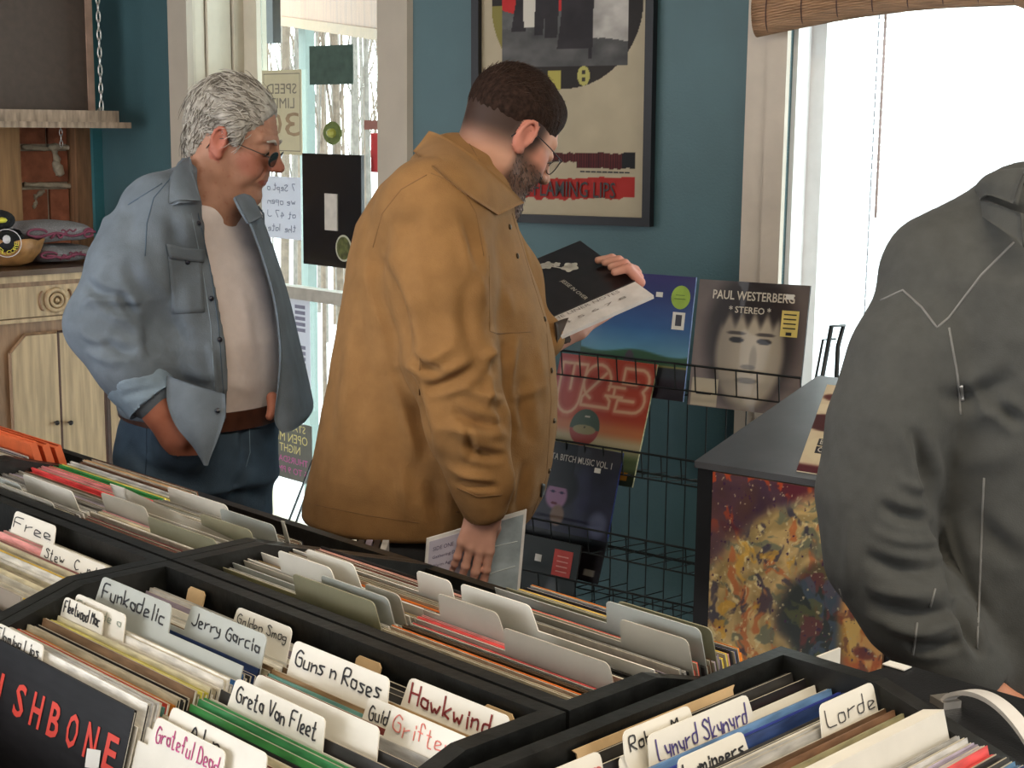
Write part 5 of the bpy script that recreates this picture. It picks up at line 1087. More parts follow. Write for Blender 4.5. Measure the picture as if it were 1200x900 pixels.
# ================================================================ SOFT BODIES (distance fields meshed with surface nets)
from mathutils.bvhtree import BVHTree
def smin(a, b, k):
    h = np.clip(.5+.5*(b-a)/k, 0, 1); return b*(1-h)+a*h-k*h*(1-h)
class Field:
    def __init__(s, lo, hi, res):
        s.res = res; s.lo = np.asarray(lo, float); s.n = (np.ceil((np.asarray(hi)-s.lo)/res).astype(int)+1)
        s.ax = [s.lo[i]+np.arange(s.n[i])*res for i in range(3)]; s.D = np.full(tuple(s.n), .2, dtype=np.float32)
    def sub(s, lo, hi):
        sl = []
        for i in range(3):
            a = int(max(0, math.floor((lo[i]-s.lo[i])/s.res))); b = int(min(s.n[i], math.ceil((hi[i]-s.lo[i])/s.res)+1))
            if b <= a: return None
            sl.append(slice(a, b))
        X, Y, Z_ = np.meshgrid(*[s.ax[i][sl[i]] for i in range(3)], indexing='ij', sparse=True); return tuple(sl), X, Y, Z_
    def put(s, sl, d, k, op='u'):
        d = d.astype(np.float32)
        if op == 'u': s.D[sl] = smin(s.D[sl], d, k) if k > 0 else np.minimum(s.D[sl], d)
        else: s.D[sl] = -smin(-s.D[sl], d, k) if k > 0 else np.maximum(s.D[sl], -d)
    def cone(s, a, b, ra, rb, k=.02, op='u', fl=None):
        """fl: flatten (axis vector, factor)"""
        a = np.asarray(a, float); b = np.asarray(b, float); m = max(ra, rb)*(1.0 if fl is None else max(1, fl[1]))+k*1.5+2*s.res
        r = s.sub(np.minimum(a, b)-m, np.maximum(a, b)+m)
        if r is None: return s
        sl, X, Y, Z_ = r; d = b-a; L2 = max(d @ d, 1e-12)
        px, py, pz = X-a[0], Y-a[1], Z_-a[2]; t = np.clip((px*d[0]+py*d[1]+pz*d[2])/L2, 0, 1)
        qx, qy, qz = px-t*d[0], py-t*d[1], pz-t*d[2]
        if fl is not None:
            ax = nrm(fl[0]); c = qx*ax[0]+qy*ax[1]+qz*ax[2]; f = (1/fl[1]-1); qx = qx+ax[0]*c*f; qy = qy+ax[1]*c*f; qz = qz+ax[2]*c*f
        s.put(sl, np.sqrt(qx*qx+qy*qy+qz*qz)-(ra+(rb-ra)*t), k, op); return s
    def chain(s, P, R, k=.015, kk=.02, op='u'):
        for i in range(len(P)-1): s.cone(P[i], P[i+1], R[i], R[i+1], kk if i else k, op)
        return s
    def ell(s, c, r, M=None, k=.02, op='u'):
        c = np.asarray(c, float); r = np.asarray(r, float); m = r.max()+k*1.5+2*s.res; q = s.sub(c-m, c+m)
        if q is None: return s
        sl, X, Y, Z_ = q; px, py, pz = X-c[0], Y-c[1], Z_-c[2]
        if M is None: M = np.eye(3)      # columns = local axes
        l = [(px*M[0, i]+py*M[1, i]+pz*M[2, i])/r[i] for i in range(3)]
        n = np.sqrt(l[0]**2+l[1]**2+l[2]**2); g = np.sqrt((l[0]/r[0])**2+(l[1]/r[1])**2+(l[2]/r[2])**2)+1e-9
        s.put(sl, n*(n-1)/g, k, op); return s
    def loft(s, S, k=.02, p=2.4, op='u', cap=.015):
        """S rows: z, cx, cy, a(along dir), b(across), angle"""
        S = np.array(sorted(S), float); m = max(S[:, 3].max(), S[:, 4].max())+.05
        q = s.sub((S[:, 1].min()-m, S[:, 2].min()-m, S[0, 0]-.03), (S[:, 1].max()+m, S[:, 2].max()+m, S[-1, 0]+.03))
        sl, X, Y, Z_ = q; z = Z_.ravel(); I = [np.interp(z, S[:, 0], S[:, j]).reshape(1, 1, -1) for j in range(1, 6)]
        px, py = X-I[0], Y-I[1]; c, sn = np.cos(I[4]), np.sin(I[4]); u = (px*c+py*sn)/I[2]; v = (-px*sn+py*c)/I[3]
        n = (np.abs(u)**p+np.abs(v)**p+1e-9)**(1/p); d = (n-1)*np.minimum(I[2], I[3])
        cz = np.maximum(Z_-S[-1, 0], S[0, 0]-Z_)+0*d; d = -smin(-d, -cz, cap); s.put(sl, d, k, op); return s
    def mesh(s, smooth=2):
        D = s.D; S_ = D < 0; n = D.shape
        c = S_[:-1, :-1, :-1].astype(np.int8)
        for dx, dy, dz in ((1, 0, 0), (0, 1, 0), (0, 0, 1), (1, 1, 0), (1, 0, 1), (0, 1, 1), (1, 1, 1)): c = c+S_[dx:n[0]-1+dx, dy:n[1]-1+dy, dz:n[2]-1+dz]
        act = (c > 0) & (c < 8); idx = -np.ones(act.shape, dtype=np.int64); I = np.argwhere(act); idx[act] = np.arange(len(I))
        acc = np.zeros((len(I), 3)); cnt = np.zeros(len(I))
        cor = [(i, j, k) for i in (0, 1) for j in (0, 1) for k in (0, 1)]
        vals = {q: D[I[:, 0]+q[0], I[:, 1]+q[1], I[:, 2]+q[2]] for q in cor}
        for a in cor:
            for ax in range(3):
                if a[ax] == 0:
                    b = list(a); b[ax] = 1; b = tuple(b); va, vb = vals[a], vals[b]; m = (va < 0) != (vb < 0); t = np.where(m, va/(va-vb+1e-12), 0)
                    p = np.tile(np.array(a, float), (len(I), 1)); p[:, ax] = t; acc[m] += p[m]; cnt[m] += 1
        V = s.lo+(I+acc/cnt[:, None])*s.res; Q = []
        for ax in range(3):
            o1, o2 = [(1, 2), (2, 0), (0, 1)][ax]; sh = list(n); sh[ax] -= 1
            A = [slice(None)]*3; B = [slice(None)]*3; A[ax] = slice(0, n[ax]-1); B[ax] = slice(1, n[ax])
            a, b = S_[tuple(A)], S_[tuple(B)]; E_ = np.argwhere(a != b)
            ok = (E_[:, o1] > 0) & (E_[:, o2] > 0) & (E_[:, o1] < n[o1]-1) & (E_[:, o2] < n[o2]-1); E_ = E_[ok]
            ins = a[E_[:, 0], E_[:, 1], E_[:, 2]]
            def g(d1, d2): e = E_.copy(); e[:, o1] -= d1; e[:, o2] -= d2; return idx[e[:, 0], e[:, 1], e[:, 2]]
            q = np.stack([g(1, 1), g(0, 1), g(0, 0), g(1, 0)], -1); q[~ins] = q[~ins][:, ::-1]; Q.append(q)
        Q = np.vstack(Q); Q = Q[(Q >= 0).all(1)]
        for _ in range(smooth): V = relax(V, Q)
        return V, Q
def relax(V, Q, f=.5):
    A = np.zeros_like(V); c = np.zeros(len(V))
    for i in range(4):
        j = (i+1) % 4; np.add.at(A, Q[:, i], V[Q[:, j]]); np.add.at(A, Q[:, j], V[Q[:, i]]); np.add.at(c, Q[:, i], 1); np.add.at(c, Q[:, j], 1)
    return V*(1-f)+f*A/np.maximum(c, 1)[:, None]
def vnorm(V, Q):
    a = np.cross(V[Q[:, 2]]-V[Q[:, 0]], V[Q[:, 3]]-V[Q[:, 1]]); N = np.zeros_like(V)
    for i in range(4): np.add.at(N, Q[:, i], a)
    return N/(np.linalg.norm(N, axis=1)[:, None]+1e-12)
def project(V):
    p = V-CAM; d = p @ FW; return 600+F*(p @ RT)/d, 450-F*(p @ UP)/d
def folds(V, Q, L, zmin=None):
    """L: (x0,y0,x1,y1,width_px,amp_mm) sighted cloth folds pressed into the surface that faces the viewer"""
    N = vnorm(V, Q); x, y = project(V); fc = np.clip(np.einsum('ij,ij->i', N, (CAM-V)/np.linalg.norm(CAM-V, axis=1)[:, None])*2.2, 0, 1); D = np.zeros(len(V))
    for f in L:
        x0, y0, x1, y1, w, a = f[:6]; bend = f[6] if len(f) > 6 else 0
        dx, dy = x1-x0, y1-y0; l = math.hypot(dx, dy); t = ((x-x0)*dx+(y-y0)*dy)/(l*l); n_ = (-(x-x0)*dy+(y-y0)*dx)/l - bend*4*t*(1-t)
        tt = np.clip(t, -.05, 1.05); e = np.clip(1-np.abs(tt-.5)*2, 0, 1)**.6; ov = np.where((t < -.05) | (t > 1.05), 0, 1)
        D += a*.001*np.exp(-(n_/w)**2)*e*ov
        if a < 0: D += -a*.0005*np.exp(-((np.abs(n_)-1.9*w)/w)**2)*e*ov
    V = V+N*(D*fc)[:, None]; return V
def cloth_noise(V, Q, amp, sc, seed=0, st=(1, 1, 1)):
    N = vnorm(V, Q); P = V*np.array(st)*sc+seed; n = (fbm(P[:, 0]+P[:, 1]*.7, P[:, 2], 3)+fbm(P[:, 1]-P[:, 0]*.5+9, P[:, 2]*1.1+4, 3))-.95; return V+N*(amp*n)[:, None]
def sobj(name, V, Q, m, parent, col=None, **k):
    o = obj(name, V, Q.tolist(), m, parent, smooth=True, **k)
    if col is not None:
        c = lin(np.clip(col, 0, 255)); c = np.hstack([c, np.ones((len(c), 1))]); at = o.data.color_attributes.new('print', 'FLOAT_COLOR', 'POINT'); at.data.foreach_set('color', c.ravel().astype(np.float32))
    return o
def bvh(V, Q): return BVHTree.FromPolygons([Vector(v) for v in V.tolist()], Q.tolist())
def hit(B, x, y):
    d = ray(x, y); r = B.ray_cast(Vector(CAM), Vector(d))
    return (None, None) if r[0] is None else (np.array(r[0]), np.array(r[1]))
def line_on(B, pts, r, name, m, parent, n=8, lift=.0, sub=7, flat=None):
    """a seam / piping laid on the cloth under a sighted polyline"""
    P = []
    for i in range(len(pts)-1):
        for k in range(sub if i < len(pts)-2 else sub+1):
            f = k/sub; h, nn = hit(B, pts[i][0]+(pts[i+1][0]-pts[i][0])*f, pts[i][1]+(pts[i+1][1]-pts[i][1])*f)
            if h is not None: P.append(h+nn*lift)
    if len(P) < 2: return None
    Q = [P[0]]
    for p in P[1:]:
        if 1e-5 < np.linalg.norm(p-Q[-1]) < .06: Q.append(p)
    if len(Q) < 2: return None
    mb = MB(); mb.tube(Q, r, 5); return mb.obj(name, m, parent, smooth=True)
def patch_on(B, A_, B_, C_, D_, lift, name, m, parent, n=10, mv=10, th=.002):
    """raised patch: four sighted corners A(tl) B(tr) C(br) D(bl) laid on the cloth"""
    V = []; ok = True; last = None
    for j in range(mv+1):
        for i in range(n+1):
            u, v = i/n, j/mv; x = (A_[0]*(1-u)+B_[0]*u)*(1-v)+(D_[0]*(1-u)+C_[0]*u)*v; y = (A_[1]*(1-u)+B_[1]*u)*(1-v)+(D_[1]*(1-u)+C_[1]*u)*v
            h, nn = hit(B, x, y)
            if h is None or (last is not None and np.linalg.norm(h-last) > .25): h, nn = (last, nn_l) if last is not None else (ony(x, y, 3), A3(0, -1, 0))
            last = h; nn_l = nn; V.append(h+nn*lift)
    V = np.array(V); W_ = V.copy()
    V2 = V-np.array([nrm(CAM-v) for v in V])*-0.0
    Fc = [(j*(n+1)+i, (j+1)*(n+1)+i, (j+1)*(n+1)+i+1, j*(n+1)+i+1) for j in range(mv) for i in range(n)]
    k = len(V); back = V-np.array([nrm(CAM-v) for v in V])*th*2; Fb = [tuple(q+k for q in f[::-1]) for f in Fc]; rim_ = []
    ring = [i for i in range(n+1)]+[(j+1)*(n+1)-1 for j in range(1, mv+1)]+[mv*(n+1)+i for i in range(n-1, -1, -1)]+[j*(n+1) for j in range(mv-1, 0, -1)]
    for a, b in zip(ring, ring[1:]+ring[:1]): rim_.append((a, b, b+k, a+k))
    return obj(name, np.vstack([V, back]), Fc+Fb+rim_, m, parent, smooth=True)
def dot_on(B, x, y, r, name, m, parent, lift=.001, sc=.5):
    h, nn = hit(B, x, y)
    if h is None: return None
    a = nrm(np.cross(nn, Z3)); b = np.cross(nn, a); mb = MB(); mb.sphere(h+nn*lift, r, 10, R=np.stack([a, b, nn*sc], 1)); return mb.obj(name, m, parent, smooth=True)
def sheet3(rows, name, m, parent, th=.004, sub=4, **k):
    """cloth sheet through rows of 3-D control points"""
    G = np.array(rows, float)
    def cr(A, s_):
        n = len(A); out = []
        for i in range(n-1):
            p0, p1, p2, p3 = A[max(i-1, 0)], A[i], A[i+1], A[min(i+2, n-1)]
            for q in range(s_):
                t = q/s_; out.append(.5*((2*p1)+(-p0+p2)*t+(2*p0-5*p1+4*p2-p3)*t*t+(-p0+3*p1-3*p2+p3)*t**3))
        out.append(A[-1]); return np.array(out)
    G = cr(G, sub); G = cr(G.transpose(1, 0, 2), sub).transpose(1, 0, 2); nr, nc = G.shape[:2]; V = G.reshape(-1, 3)
    Fc = [(j*nc+i, (j+1)*nc+i, (j+1)*nc+i+1, j*nc+i+1) for j in range(nr-1) for i in range(nc-1)]; Q = np.array(Fc); N = vnorm(V, Q)
    kk = len(V); Fb = [tuple(q+kk for q in f[::-1]) for f in Fc]; ring = list(range(nc))+[(j+1)*nc-1 for j in range(1, nr)]+[(nr-1)*nc+i for i in range(nc-2, -1, -1)]+[j*nc for j in range(nr-2, 0, -1)]
    rim_ = [(b, a, a+kk, b+kk) for a, b in zip(ring, ring[1:]+ring[:1])]
    return obj(name, np.vstack([V+N*th/2, V-N*th/2]), Fc+Fb+rim_, m, parent, smooth=True, **k)
# ---------------------------------------------------------------- heads
skin_m = None
def skin_material(name):
    m = vmat(name, .55, 0, .3); b = m.node_tree.nodes['Principled BSDF']; b.inputs['Subsurface Weight'].default_value = .04; b.inputs['Subsurface Radius'].default_value = (.012, .004, .002); b.inputs['Subsurface Scale'].default_value = .6; return m
class Head:
    def __init__(s, c, pitch, yaw, roll=0, scale=1.0):
        """yaw: 0 = facing +X, positive = turned away from the viewer"""
        p, y = math.radians(pitch), math.radians(yaw); s.f = A3(math.cos(p)*math.cos(y), math.cos(p)*math.sin(y), -math.sin(p)); u = A3(math.sin(p)*math.cos(y), math.sin(p)*math.sin(y), math.cos(p))
        l = np.cross(u, s.f); r = math.radians(roll); s.u = u*math.cos(r)+l*math.sin(r); s.l = np.cross(s.u, s.f); s.c = np.asarray(c, float); s.k = scale; s.M = np.stack([s.f, s.l, s.u], 1)
    def P(s, x, y, z): return s.c+s.k*(s.f*x+s.l*y+s.u*z)
    def loc(s, V): return ((V-s.c) @ s.M)/s.k
def head_field(H, res, neck, age=0, jaw=1.0):
    k = H.k; F_ = Field(H.c-.19*k, H.c+.19*k, res); E = lambda c, r, kk=.02, op='u': F_.ell(H.P(*c), np.array(r)*k, H.M, kk, op)
    C_ = lambda a, b, ra, rb, kk=.012, op='u': F_.cone(H.P(*a), H.P(*b), ra*k, rb*k, kk, op)
    E((-.018, 0, .043), (.096, .074, .089)); E((.022, 0, .0), (.068, .064, .082), .03)
    E((.040, 0, -.045), (.046, .048, .055), .025)
    for i in (-1, 1):
        C_((-.012, i*.050, -.030), (-.004, i*.052, -.062), .016, .015, .02); C_((-.004, i*.052, -.062), (.062, i*.018, -.096*jaw), .016, .016, .02)
        E((.052, i*.044, -.012), (.022, .016, .018), .02); C_((.078, i*.008, .036), (.066, i*.046, .036), .010, .008, .012)
        C_((.072, i*.034, -.035), (.055, i*.042, -.06), .012, .010, .02)
    E((.075, 0, -.092*jaw), (.020, .022, .019), .018)
    C_((.086, 0, .030), (.108, 0, -.010), .008, .011, .012); E((.112, 0, -.014), (.013, .012, .011), .008)
    for i in (-1, 1): E((.101, i*.013, -.019), (.010, .008, .008), .006)
    E((.081, 0, -.048), (.014, .026, .018), .014)
    for i in (-1, 1): E((.090, i*.032, .014), (.016, .019, .013), .012, 's')
    for i in (-1, 1): E((.0735, i*.032, .0145), (.0145, .0175, .0125), .004)      # lids over the eyeball
    C_((.0935, -.022, -.0545), (.0935, .022, -.0545), .0026, .0026, .003, 's')
    C_((.0920, -.014, -.0500), (.0920, .014, -.0500), .0034, .0034, .004); C_((.0900, -.012, -.0590), (.0900, .012, -.0590), .0040, .0042, .005)
    for i in (-1, 1):                                                              # ears
        E((-.010, i*.076, .002), (.018, .009, .030), .006); E((-.006, i*.086, .004), (.009, .006, .017), .004, 's')
        pts = [(-.006+.015*math.cos(a)-.004, i*(.083+.004*math.sin(a)), .006+.026*math.sin(a)) for a in np.linspace(-1.3, 3.6, 10)]
        for a, b in zip(pts, pts[1:]): C_(a, b, .0036, .0036, .003)
        E((-.002, i*.078, -.026), (.008, .006, .008), .004)
    if age: 
        for i in (-1, 1): C_((.094, i*.020, -.022), (.084, i*.036, -.056), .0035, .003, .006, 's')
        C_((.060, 0, -.10), (.02, 0, -.098), .022, .028, .03)
    for (a, b, ra, rb, kk) in neck: F_.cone(a, b, ra, rb, kk)
    return F_
def noise3(L, s, seed=0): return fbm(L[:, 0]*s+seed+L[:, 1]*s*.6, L[:, 2]*s+L[:, 1]*s*.8, 4)
def eyes(H, parent):
    wm = mat('eye_white', (.6, .57, .54), .2); im = mat('dark_iris', (.04, .03, .02), .15)
    for i in (-1, 1):
        mb = MB(); mb.sphere(H.P(.0755, i*.032, .0135), .0125*H.k, 14); e = mb.obj('eyeball', wm, parent, smooth=True)
        mb = MB(); mb.sphere(H.P(.0835, i*.032, .010), .0062*H.k, 10); mb.obj('iris', im, e, smooth=True)
def strands(H, roots, name, m, parent, seed, ln=(.03, .06), r=.0007, flow=None, seg=6, wave=.004, lf=.35, inw=0):
    """individual locks following the scalp"""
    rg = np.random.RandomState(seed); mb = MB(); VV = []; FF = []; n = 0
    for (p, nn) in roots:
        d = flow(p, nn); d = d+rg.normal(0, .16, 3); L = rg.uniform(*ln); q = p.copy(); ph = rg.uniform(0, 6.28); pts = [q.copy()]; lift = nn*lf
        for k in range(seg):
            d = nrm(d+lift*(.9 if k == 0 else -.22)-nn*inw+rg.normal(0, .07, 3)); q = q+d*L/seg+np.cross(d, nn)*wave*math.sin(ph+k*1.3)*.5; pts.append(q.copy())
        P = H.c+H.k*(np.array(pts) @ H.M.T); T = nrm(P[-1]-P[0]); a = nrm(np.cross(T, A3(.3, .2, 1))); b = np.cross(T, a); rr_ = np.linspace(1, .35, seg+1)*r*rg.uniform(.7, 1.5)
        V = np.concatenate([[P[i]+a*rr_[i], P[i]-a*rr_[i]*.5+b*rr_[i]*.87, P[i]-a*rr_[i]*.5-b*rr_[i]*.87] for i in range(seg+1)]); VV.append(V)
        for i in range(seg):
            for j in range(3): FF.append((n+i*3+j, n+i*3+(j+1) % 3, n+(i+1)*3+(j+1) % 3, n+(i+1)*3+j))
        n += 3*(seg+1)
    return obj(name, np.vstack(VV), FF, m, parent, smooth=True, kind='stuff')
# ---------------------------------------------------------------- hands
def hand_field(F_, W, d, nrm_, side, curls, spread=.10, k=1.0, thumb=None, tc=.5, palm=.088):
    """W wrist centre, d wrist->knuckles, nrm_ back-of-hand normal, side thumb side vector"""
    d = nrm(d); nb = nrm(nrm_-d*(nrm_ @ d)); sd = nrm(np.cross(nb, d)); sd = sd if sd @ side > 0 else -sd
    K = []
    for i, off in enumerate((.030, .010, -.011, -.030)):
        kn = W+d*k*(palm-(0, -.003, .002, .009)[i])+sd*off*k+nb*k*(.002-.0016*abs(i-1.2)); K.append(kn)
        F_.cone(W+sd*off*.55*k+d*.012*k, kn, .0155*k, .0105*k, .012)
    F_.cone(W-d*.05*k, W+d*.02*k, .026*k, .024*k, .02, fl=(nb, .72))
    Ls = ((.043, .026, .022), (.047, .030, .023), (.044, .028, .023), (.035, .021, .020)); R = ((.0098, .0088, .0080, .0070), (.0100, .0090, .0082, .0072), (.0095, .0086, .0078, .0068), (.0085, .0076, .0070, .0062))
    tips = []
    for i in range(4):
        a = 0; p = K[i]; dd = nrm(d+sd*spread*(1.1-i*.75)); cu = curls[i] if hasattr(curls[i], '__len__') else (curls[i], curls[i]*1.1, curls[i]*.7)
        for j in range(3):
            a += cu[j]; q = nrm(dd*math.cos(a)-nb*math.sin(a)); e = p+q*Ls[i][j]*k; F_.cone(p, e, R[i][j]*k, R[i][j+1]*k, .004 if j == 0 else .003)
            if j < 2: F_.ell(e, (R[i][j+1]*1.06*k,)*3, None, .003)
            p = e
        tips.append((p, q, nb*math.cos(a)+dd*math.sin(a)))
    b = W+d*.020*k+sd*.022*k; t1 = W+d*.052*k+sd*.046*k-nb*.016*k if thumb is None else thumb[0]; t2 = W+d*.082*k+sd*.052*k-nb*.026*k if thumb is None else thumb[1]; t3 = W+d*.106*k+sd*.046*k-nb*.030*k if thumb is None else thumb[2]
    F_.cone(b, t1, .017*k, .012*k, .014); F_.cone(t1, t2, .0118*k, .0102*k, .004); F_.cone(t2, t3, .0100*k, .0082*k, .003)
    return tips, K
def nails(tips, parent, k=1.0):
    nm_ = mat('finger_nail', (.62, .40, .34), .3)
    for (p, q, n_) in tips:
        n_ = nrm(n_); s_ = nrm(np.cross(q, n_)); mb = MB(); mb.sphere(p-q*.001*k+n_*.0052*k, .0062*k, 8, R=np.stack([q, s_*.8, n_*.28], 1)); mb.obj('nail', nm_, parent, smooth=True)
def skincol(n, base, L, seed, amp=14): 
    return np.array(base)+amp*(noise3(L, 60, seed)[:, None]-.5)*np.array([1, .9, .8])
# ================================================================ MAN IN THE TAN JACKET
def rows(T, Y0, ang):
    out = []
    for (y, xl, xr, b) in T:
        a = ony(xl, y, Y0); c = ony(xr, y, Y0); out.append((a[2], (a[0]+c[0])/2, Y0, (c[0]-a[0])/2, b, ang))
    return out
def shoes_legs(name_leg, parent, hips, feet, m, rs=(.095, .07, .055), res=.012, shoe=None, top=None):
    lo = np.minimum(np.min(hips, 0), np.min(feet, 0))-.2; hi = np.maximum(np.max(hips, 0), np.max(feet, 0))+.2; lo[2] = .0
    F_ = Field(lo, hi, res)
    for h, f in zip(hips, feet):
        h = np.asarray(h); f = np.asarray(f); kx = (h+f)/2; F_.cone(h, kx, rs[0], rs[1], .03); F_.cone(kx, f+Z3*.09, rs[1], rs[2], .03)
    if top is not None: F_.loft(top, .03)
    V, Q = F_.mesh(2); o = sobj(name_leg, V, Q, m, parent)
    for f in feet:
        f = np.asarray(f); G = Field(f-.22, f+.24, .01); G.lo[2] = 0
        G = Field((f[0]-.22, f[1]-.22, -.02), (f[0]+.24, f[1]+.22, .2), .01); d = shoe
        G.cone(f+Z3*.05-d*.05, f+Z3*.042+d*.14, .045, .035, .02); G.cone(f+Z3*.06, f+Z3*.10, .05, .048, .02); V, Q = G.mesh(1); V[:, 2] = np.maximum(V[:, 2], .003); sobj('shoe', V, Q, mat('dark_leather_shoe', (.04, .03, .025), .4), parent)
Y1 = 2.80
tan_p = empty('person', (ony(500, 500, Y1)[0], Y1, 0), 'man in a tan canvas jacket bending over an open record, booklet in his lowered hand', 'person')
canvas = mat('tan_duck_canvas', (.285, .150, .056), .82, var=.10, scale=26, bump=.0007, bscale=420, sheen=.25)
TJ = [(190, 486, 580, .085), (203, 462, 592, .13), (218, 447, 598, .175), (240, 433, 604, .205), (262, 420, 608, .215), (300, 410, 618, .22), (340, 404, 632, .22), (380, 397, 644, .222), (420, 389, 651, .225), (460, 382, 654, .225), (500, 374, 653, .225), (540, 366, 648, .225), (572, 360, 640, .218), (602, 356, 622, .205)]
F1 = Field((-.44, 2.40, .84), (.16, 3.14, 1.64), .0048)
F1.loft(rows(TJ, Y1, math.radians(-4)), 0, p=2.25, cap=.012)
q = lambda x, y, dy: ony(x, y, Y1+dy)
F1.cone(q(545, 216, -.02), q(508, 246, -.15), .075, .080, .05); F1.cone(q(545, 216, .02), q(520, 246, .16), .075, .080, .05); F1.cone(q(528, 196, 0), q(560, 225, 0), .055, .05, .04)
F1.chain([q(507, 246, -.175), q(517, 330, -.215), q(528, 425, -.245), q(548, 500, -.262), q(563, 560, -.268), q(568, 594, -.268)], [.092, .082, .074, .066, .047, .038], .035, .04)
F1.chain([q(535, 246, .17), q(590, 330, .22), q(618, 402, .20), q(640, 394, .18)], [.092, .075, .055, .038], .03, .035)   # far arm, forearm forward
F1.cone(q(568, 596, -.268), q(571, 612, -.268), .027, .025, .004, 's')
V1, Q1 = F1.mesh(2)
FL1 = [ # sleeve folds
 (470, 430, 535, 402, 7, 7, 6), (500, 455, 560, 428, 6, -9, 4), (480, 418, 520, 440, 5, -7), (540, 450, 590, 470, 7, 8, 4), (530, 480, 592, 500, 6, -8, 5), (512, 500, 575, 520, 7, 7, -4), (540, 520, 590, 535, 5, -7, 4), (520, 545, 580, 560, 6, 6, 4), (535, 565, 585, 572, 4, -6), (556, 300, 572, 380, 7, 4), (545, 330, 560, 430, 8, -4, 6), (490, 300, 500, 390, 12, 4), (575, 440, 568, 480, 5, 7),
 (465, 270, 500, 250, 10, -4), (540, 250, 560, 330, 6, -5, -6), (562, 420, 590, 410, 6, 6), (548, 500, 553, 540, 4, -6),
 # back of the coat
 (440, 300, 478, 430, 9, -10, -8), (425, 320, 452, 440, 13, 6, -4), (470, 430, 500, 540, 8, -12, -6), (410, 400, 402, 560, 16, 4), (440, 470, 430, 590, 14, 4), (470, 540, 478, 612, 8, 5), (400, 340, 385, 520, 9, -3), (455, 260, 440, 330, 7, -4), (505, 560, 515, 620, 9, -6),
 # front of the coat
 (606, 392, 596, 470, 6, 7, 4), (588, 400, 578, 440, 6, -6), (612, 440, 622, 520, 7, -5, 4), (596, 470, 640, 450, 6, 4), (590, 520, 600, 590, 8, 5), (616, 540, 606, 610, 6, -5), (630, 400, 640, 470, 6, 4), (580, 470, 600, 510, 6, -5), (586, 330, 600, 372, 7, 4), (600, 250, 625, 330, 5, 4)]
V1 = cloth_noise(V1, Q1, .006, 9, 3); V1 = folds(V1, Q1, [f[:5]+(f[5]*1.75,)+f[6:] for f in FL1]); V1 = relax(V1, Q1, .2)
jk = sobj('jacket', V1, Q1, canvas, tan_p)
B1 = bvh(V1, Q1)
seam = mat('tan_seam_thread', (.30, .15, .05), .8, var=.1); dk_s = mat('dark_tan_seam', (.20, .10, .034), .85)
for L in ([(500, 205), (470, 222), (448, 250), (437, 290)], [(505, 203), (540, 218), (558, 250), (567, 300)], [(492, 420), (490, 520), (491, 612)], [(362, 590), (430, 604), (500, 614)],
          [(573, 300), (574, 388), (582, 391), (622, 389)], [(600, 250), (640, 380), (646, 470), (640, 560), (622, 608)], [(545, 160), (575, 210), (590, 238)]):
    line_on(B1, L, .0010, 'seam', dk_s, jk, lift=-.0002)
# collar
snap = mat('dark_bronze_snap', (.09, .06, .035), .3, metal=.7)
for (x, y) in ((598, 236), (597, 266), (606, 300), (638, 374), (646, 434), (649, 493), (643, 552)): dot_on(B1, x, y, .0055, 'snap', snap, jk)
# cuff band, pocket flap line, label
patch_on(B1, (634, 566), (641, 568), (639, 584), (632, 582), .0016, 'woven_label', mat('black_woven_label', (.03, .028, .025), .6), jk, 3, 4)
line_on(B1, [(536, 572), (560, 582), (588, 580)], .0016, 'cuff_seam', dk_s, jk)
line_on(B1, [(534, 600), (562, 604), (590, 596)], .0016, 'cuff_seam', dk_s, jk)
mb = MB()
# body: head and neck, hands
H1 = Head(ony(595, 163, Y1+.01), 36, 30, 0, .945)
nk = [(H1.P(-.030, 0, -.03), q(566, 205, .0), .054, .060, .03), (q(566, 205, .0), q(556, 238, .0), .060, .08, .04)]
FH = head_field(H1, .0026, nk); VH, QH = FH.mesh(1); L = H1.loc(VH)
col = skincol(len(L), (200, 150, 126), L, 3)
col = mix(col, el(L[:, 0], L[:, 2], .055, -.012, .035, .025, .8)*.35, (206, 118, 100)); col = mix(col, (np.abs(L[:, 1]) > .072)*sst(.05, .02, np.abs(L[:, 0]+.005))*(L[:, 2] < .04)*(L[:, 2] > -.04)*.5, (196, 110, 96))
hs = sst(-.03, .01, L[:, 2]+.30*np.clip(-L[:, 0]-.01, 0, 1)+.012*(noise3(L, 90)-.5)*2)*(L[:, 2] > -.075)      # clipped sides, grow denser upwards
ear_ = (np.abs(L[:, 1]) > .0735)*(np.abs(L[:, 0]+.008) < .022)*(L[:, 2] < .036)*(L[:, 2] > -.04); side_ = (1-ear_)*sst(.045, .015, L[:, 0])*sst(-.050, .012, L[:, 2]+.25*np.clip(-L[:, 0], 0, 1)); col = mix(col, .96*side_*(L[:, 0] < .07), (54, 38, 32))
bd = sst(-.012, -.035, L[:, 2]+.25*np.clip(.03-L[:, 0], -1, 1)*0)*sst(-.012, .012, L[:, 0])*sst(-.135, -.118, L[:, 2]); col = mix(col, .72*bd*(.8+.4*noise3(L, 200)), (74, 56, 48)); col = mix(col, el(L[:, 0], L[:, 2], .10, -.055, .02, .012), (176, 104, 94))
body1 = sobj('body', VH, QH, skin_material('skin_fair'), tan_p, col)
BN = bvh(np.vstack([V1, VH]), np.vstack([Q1, QH+len(V1)]))
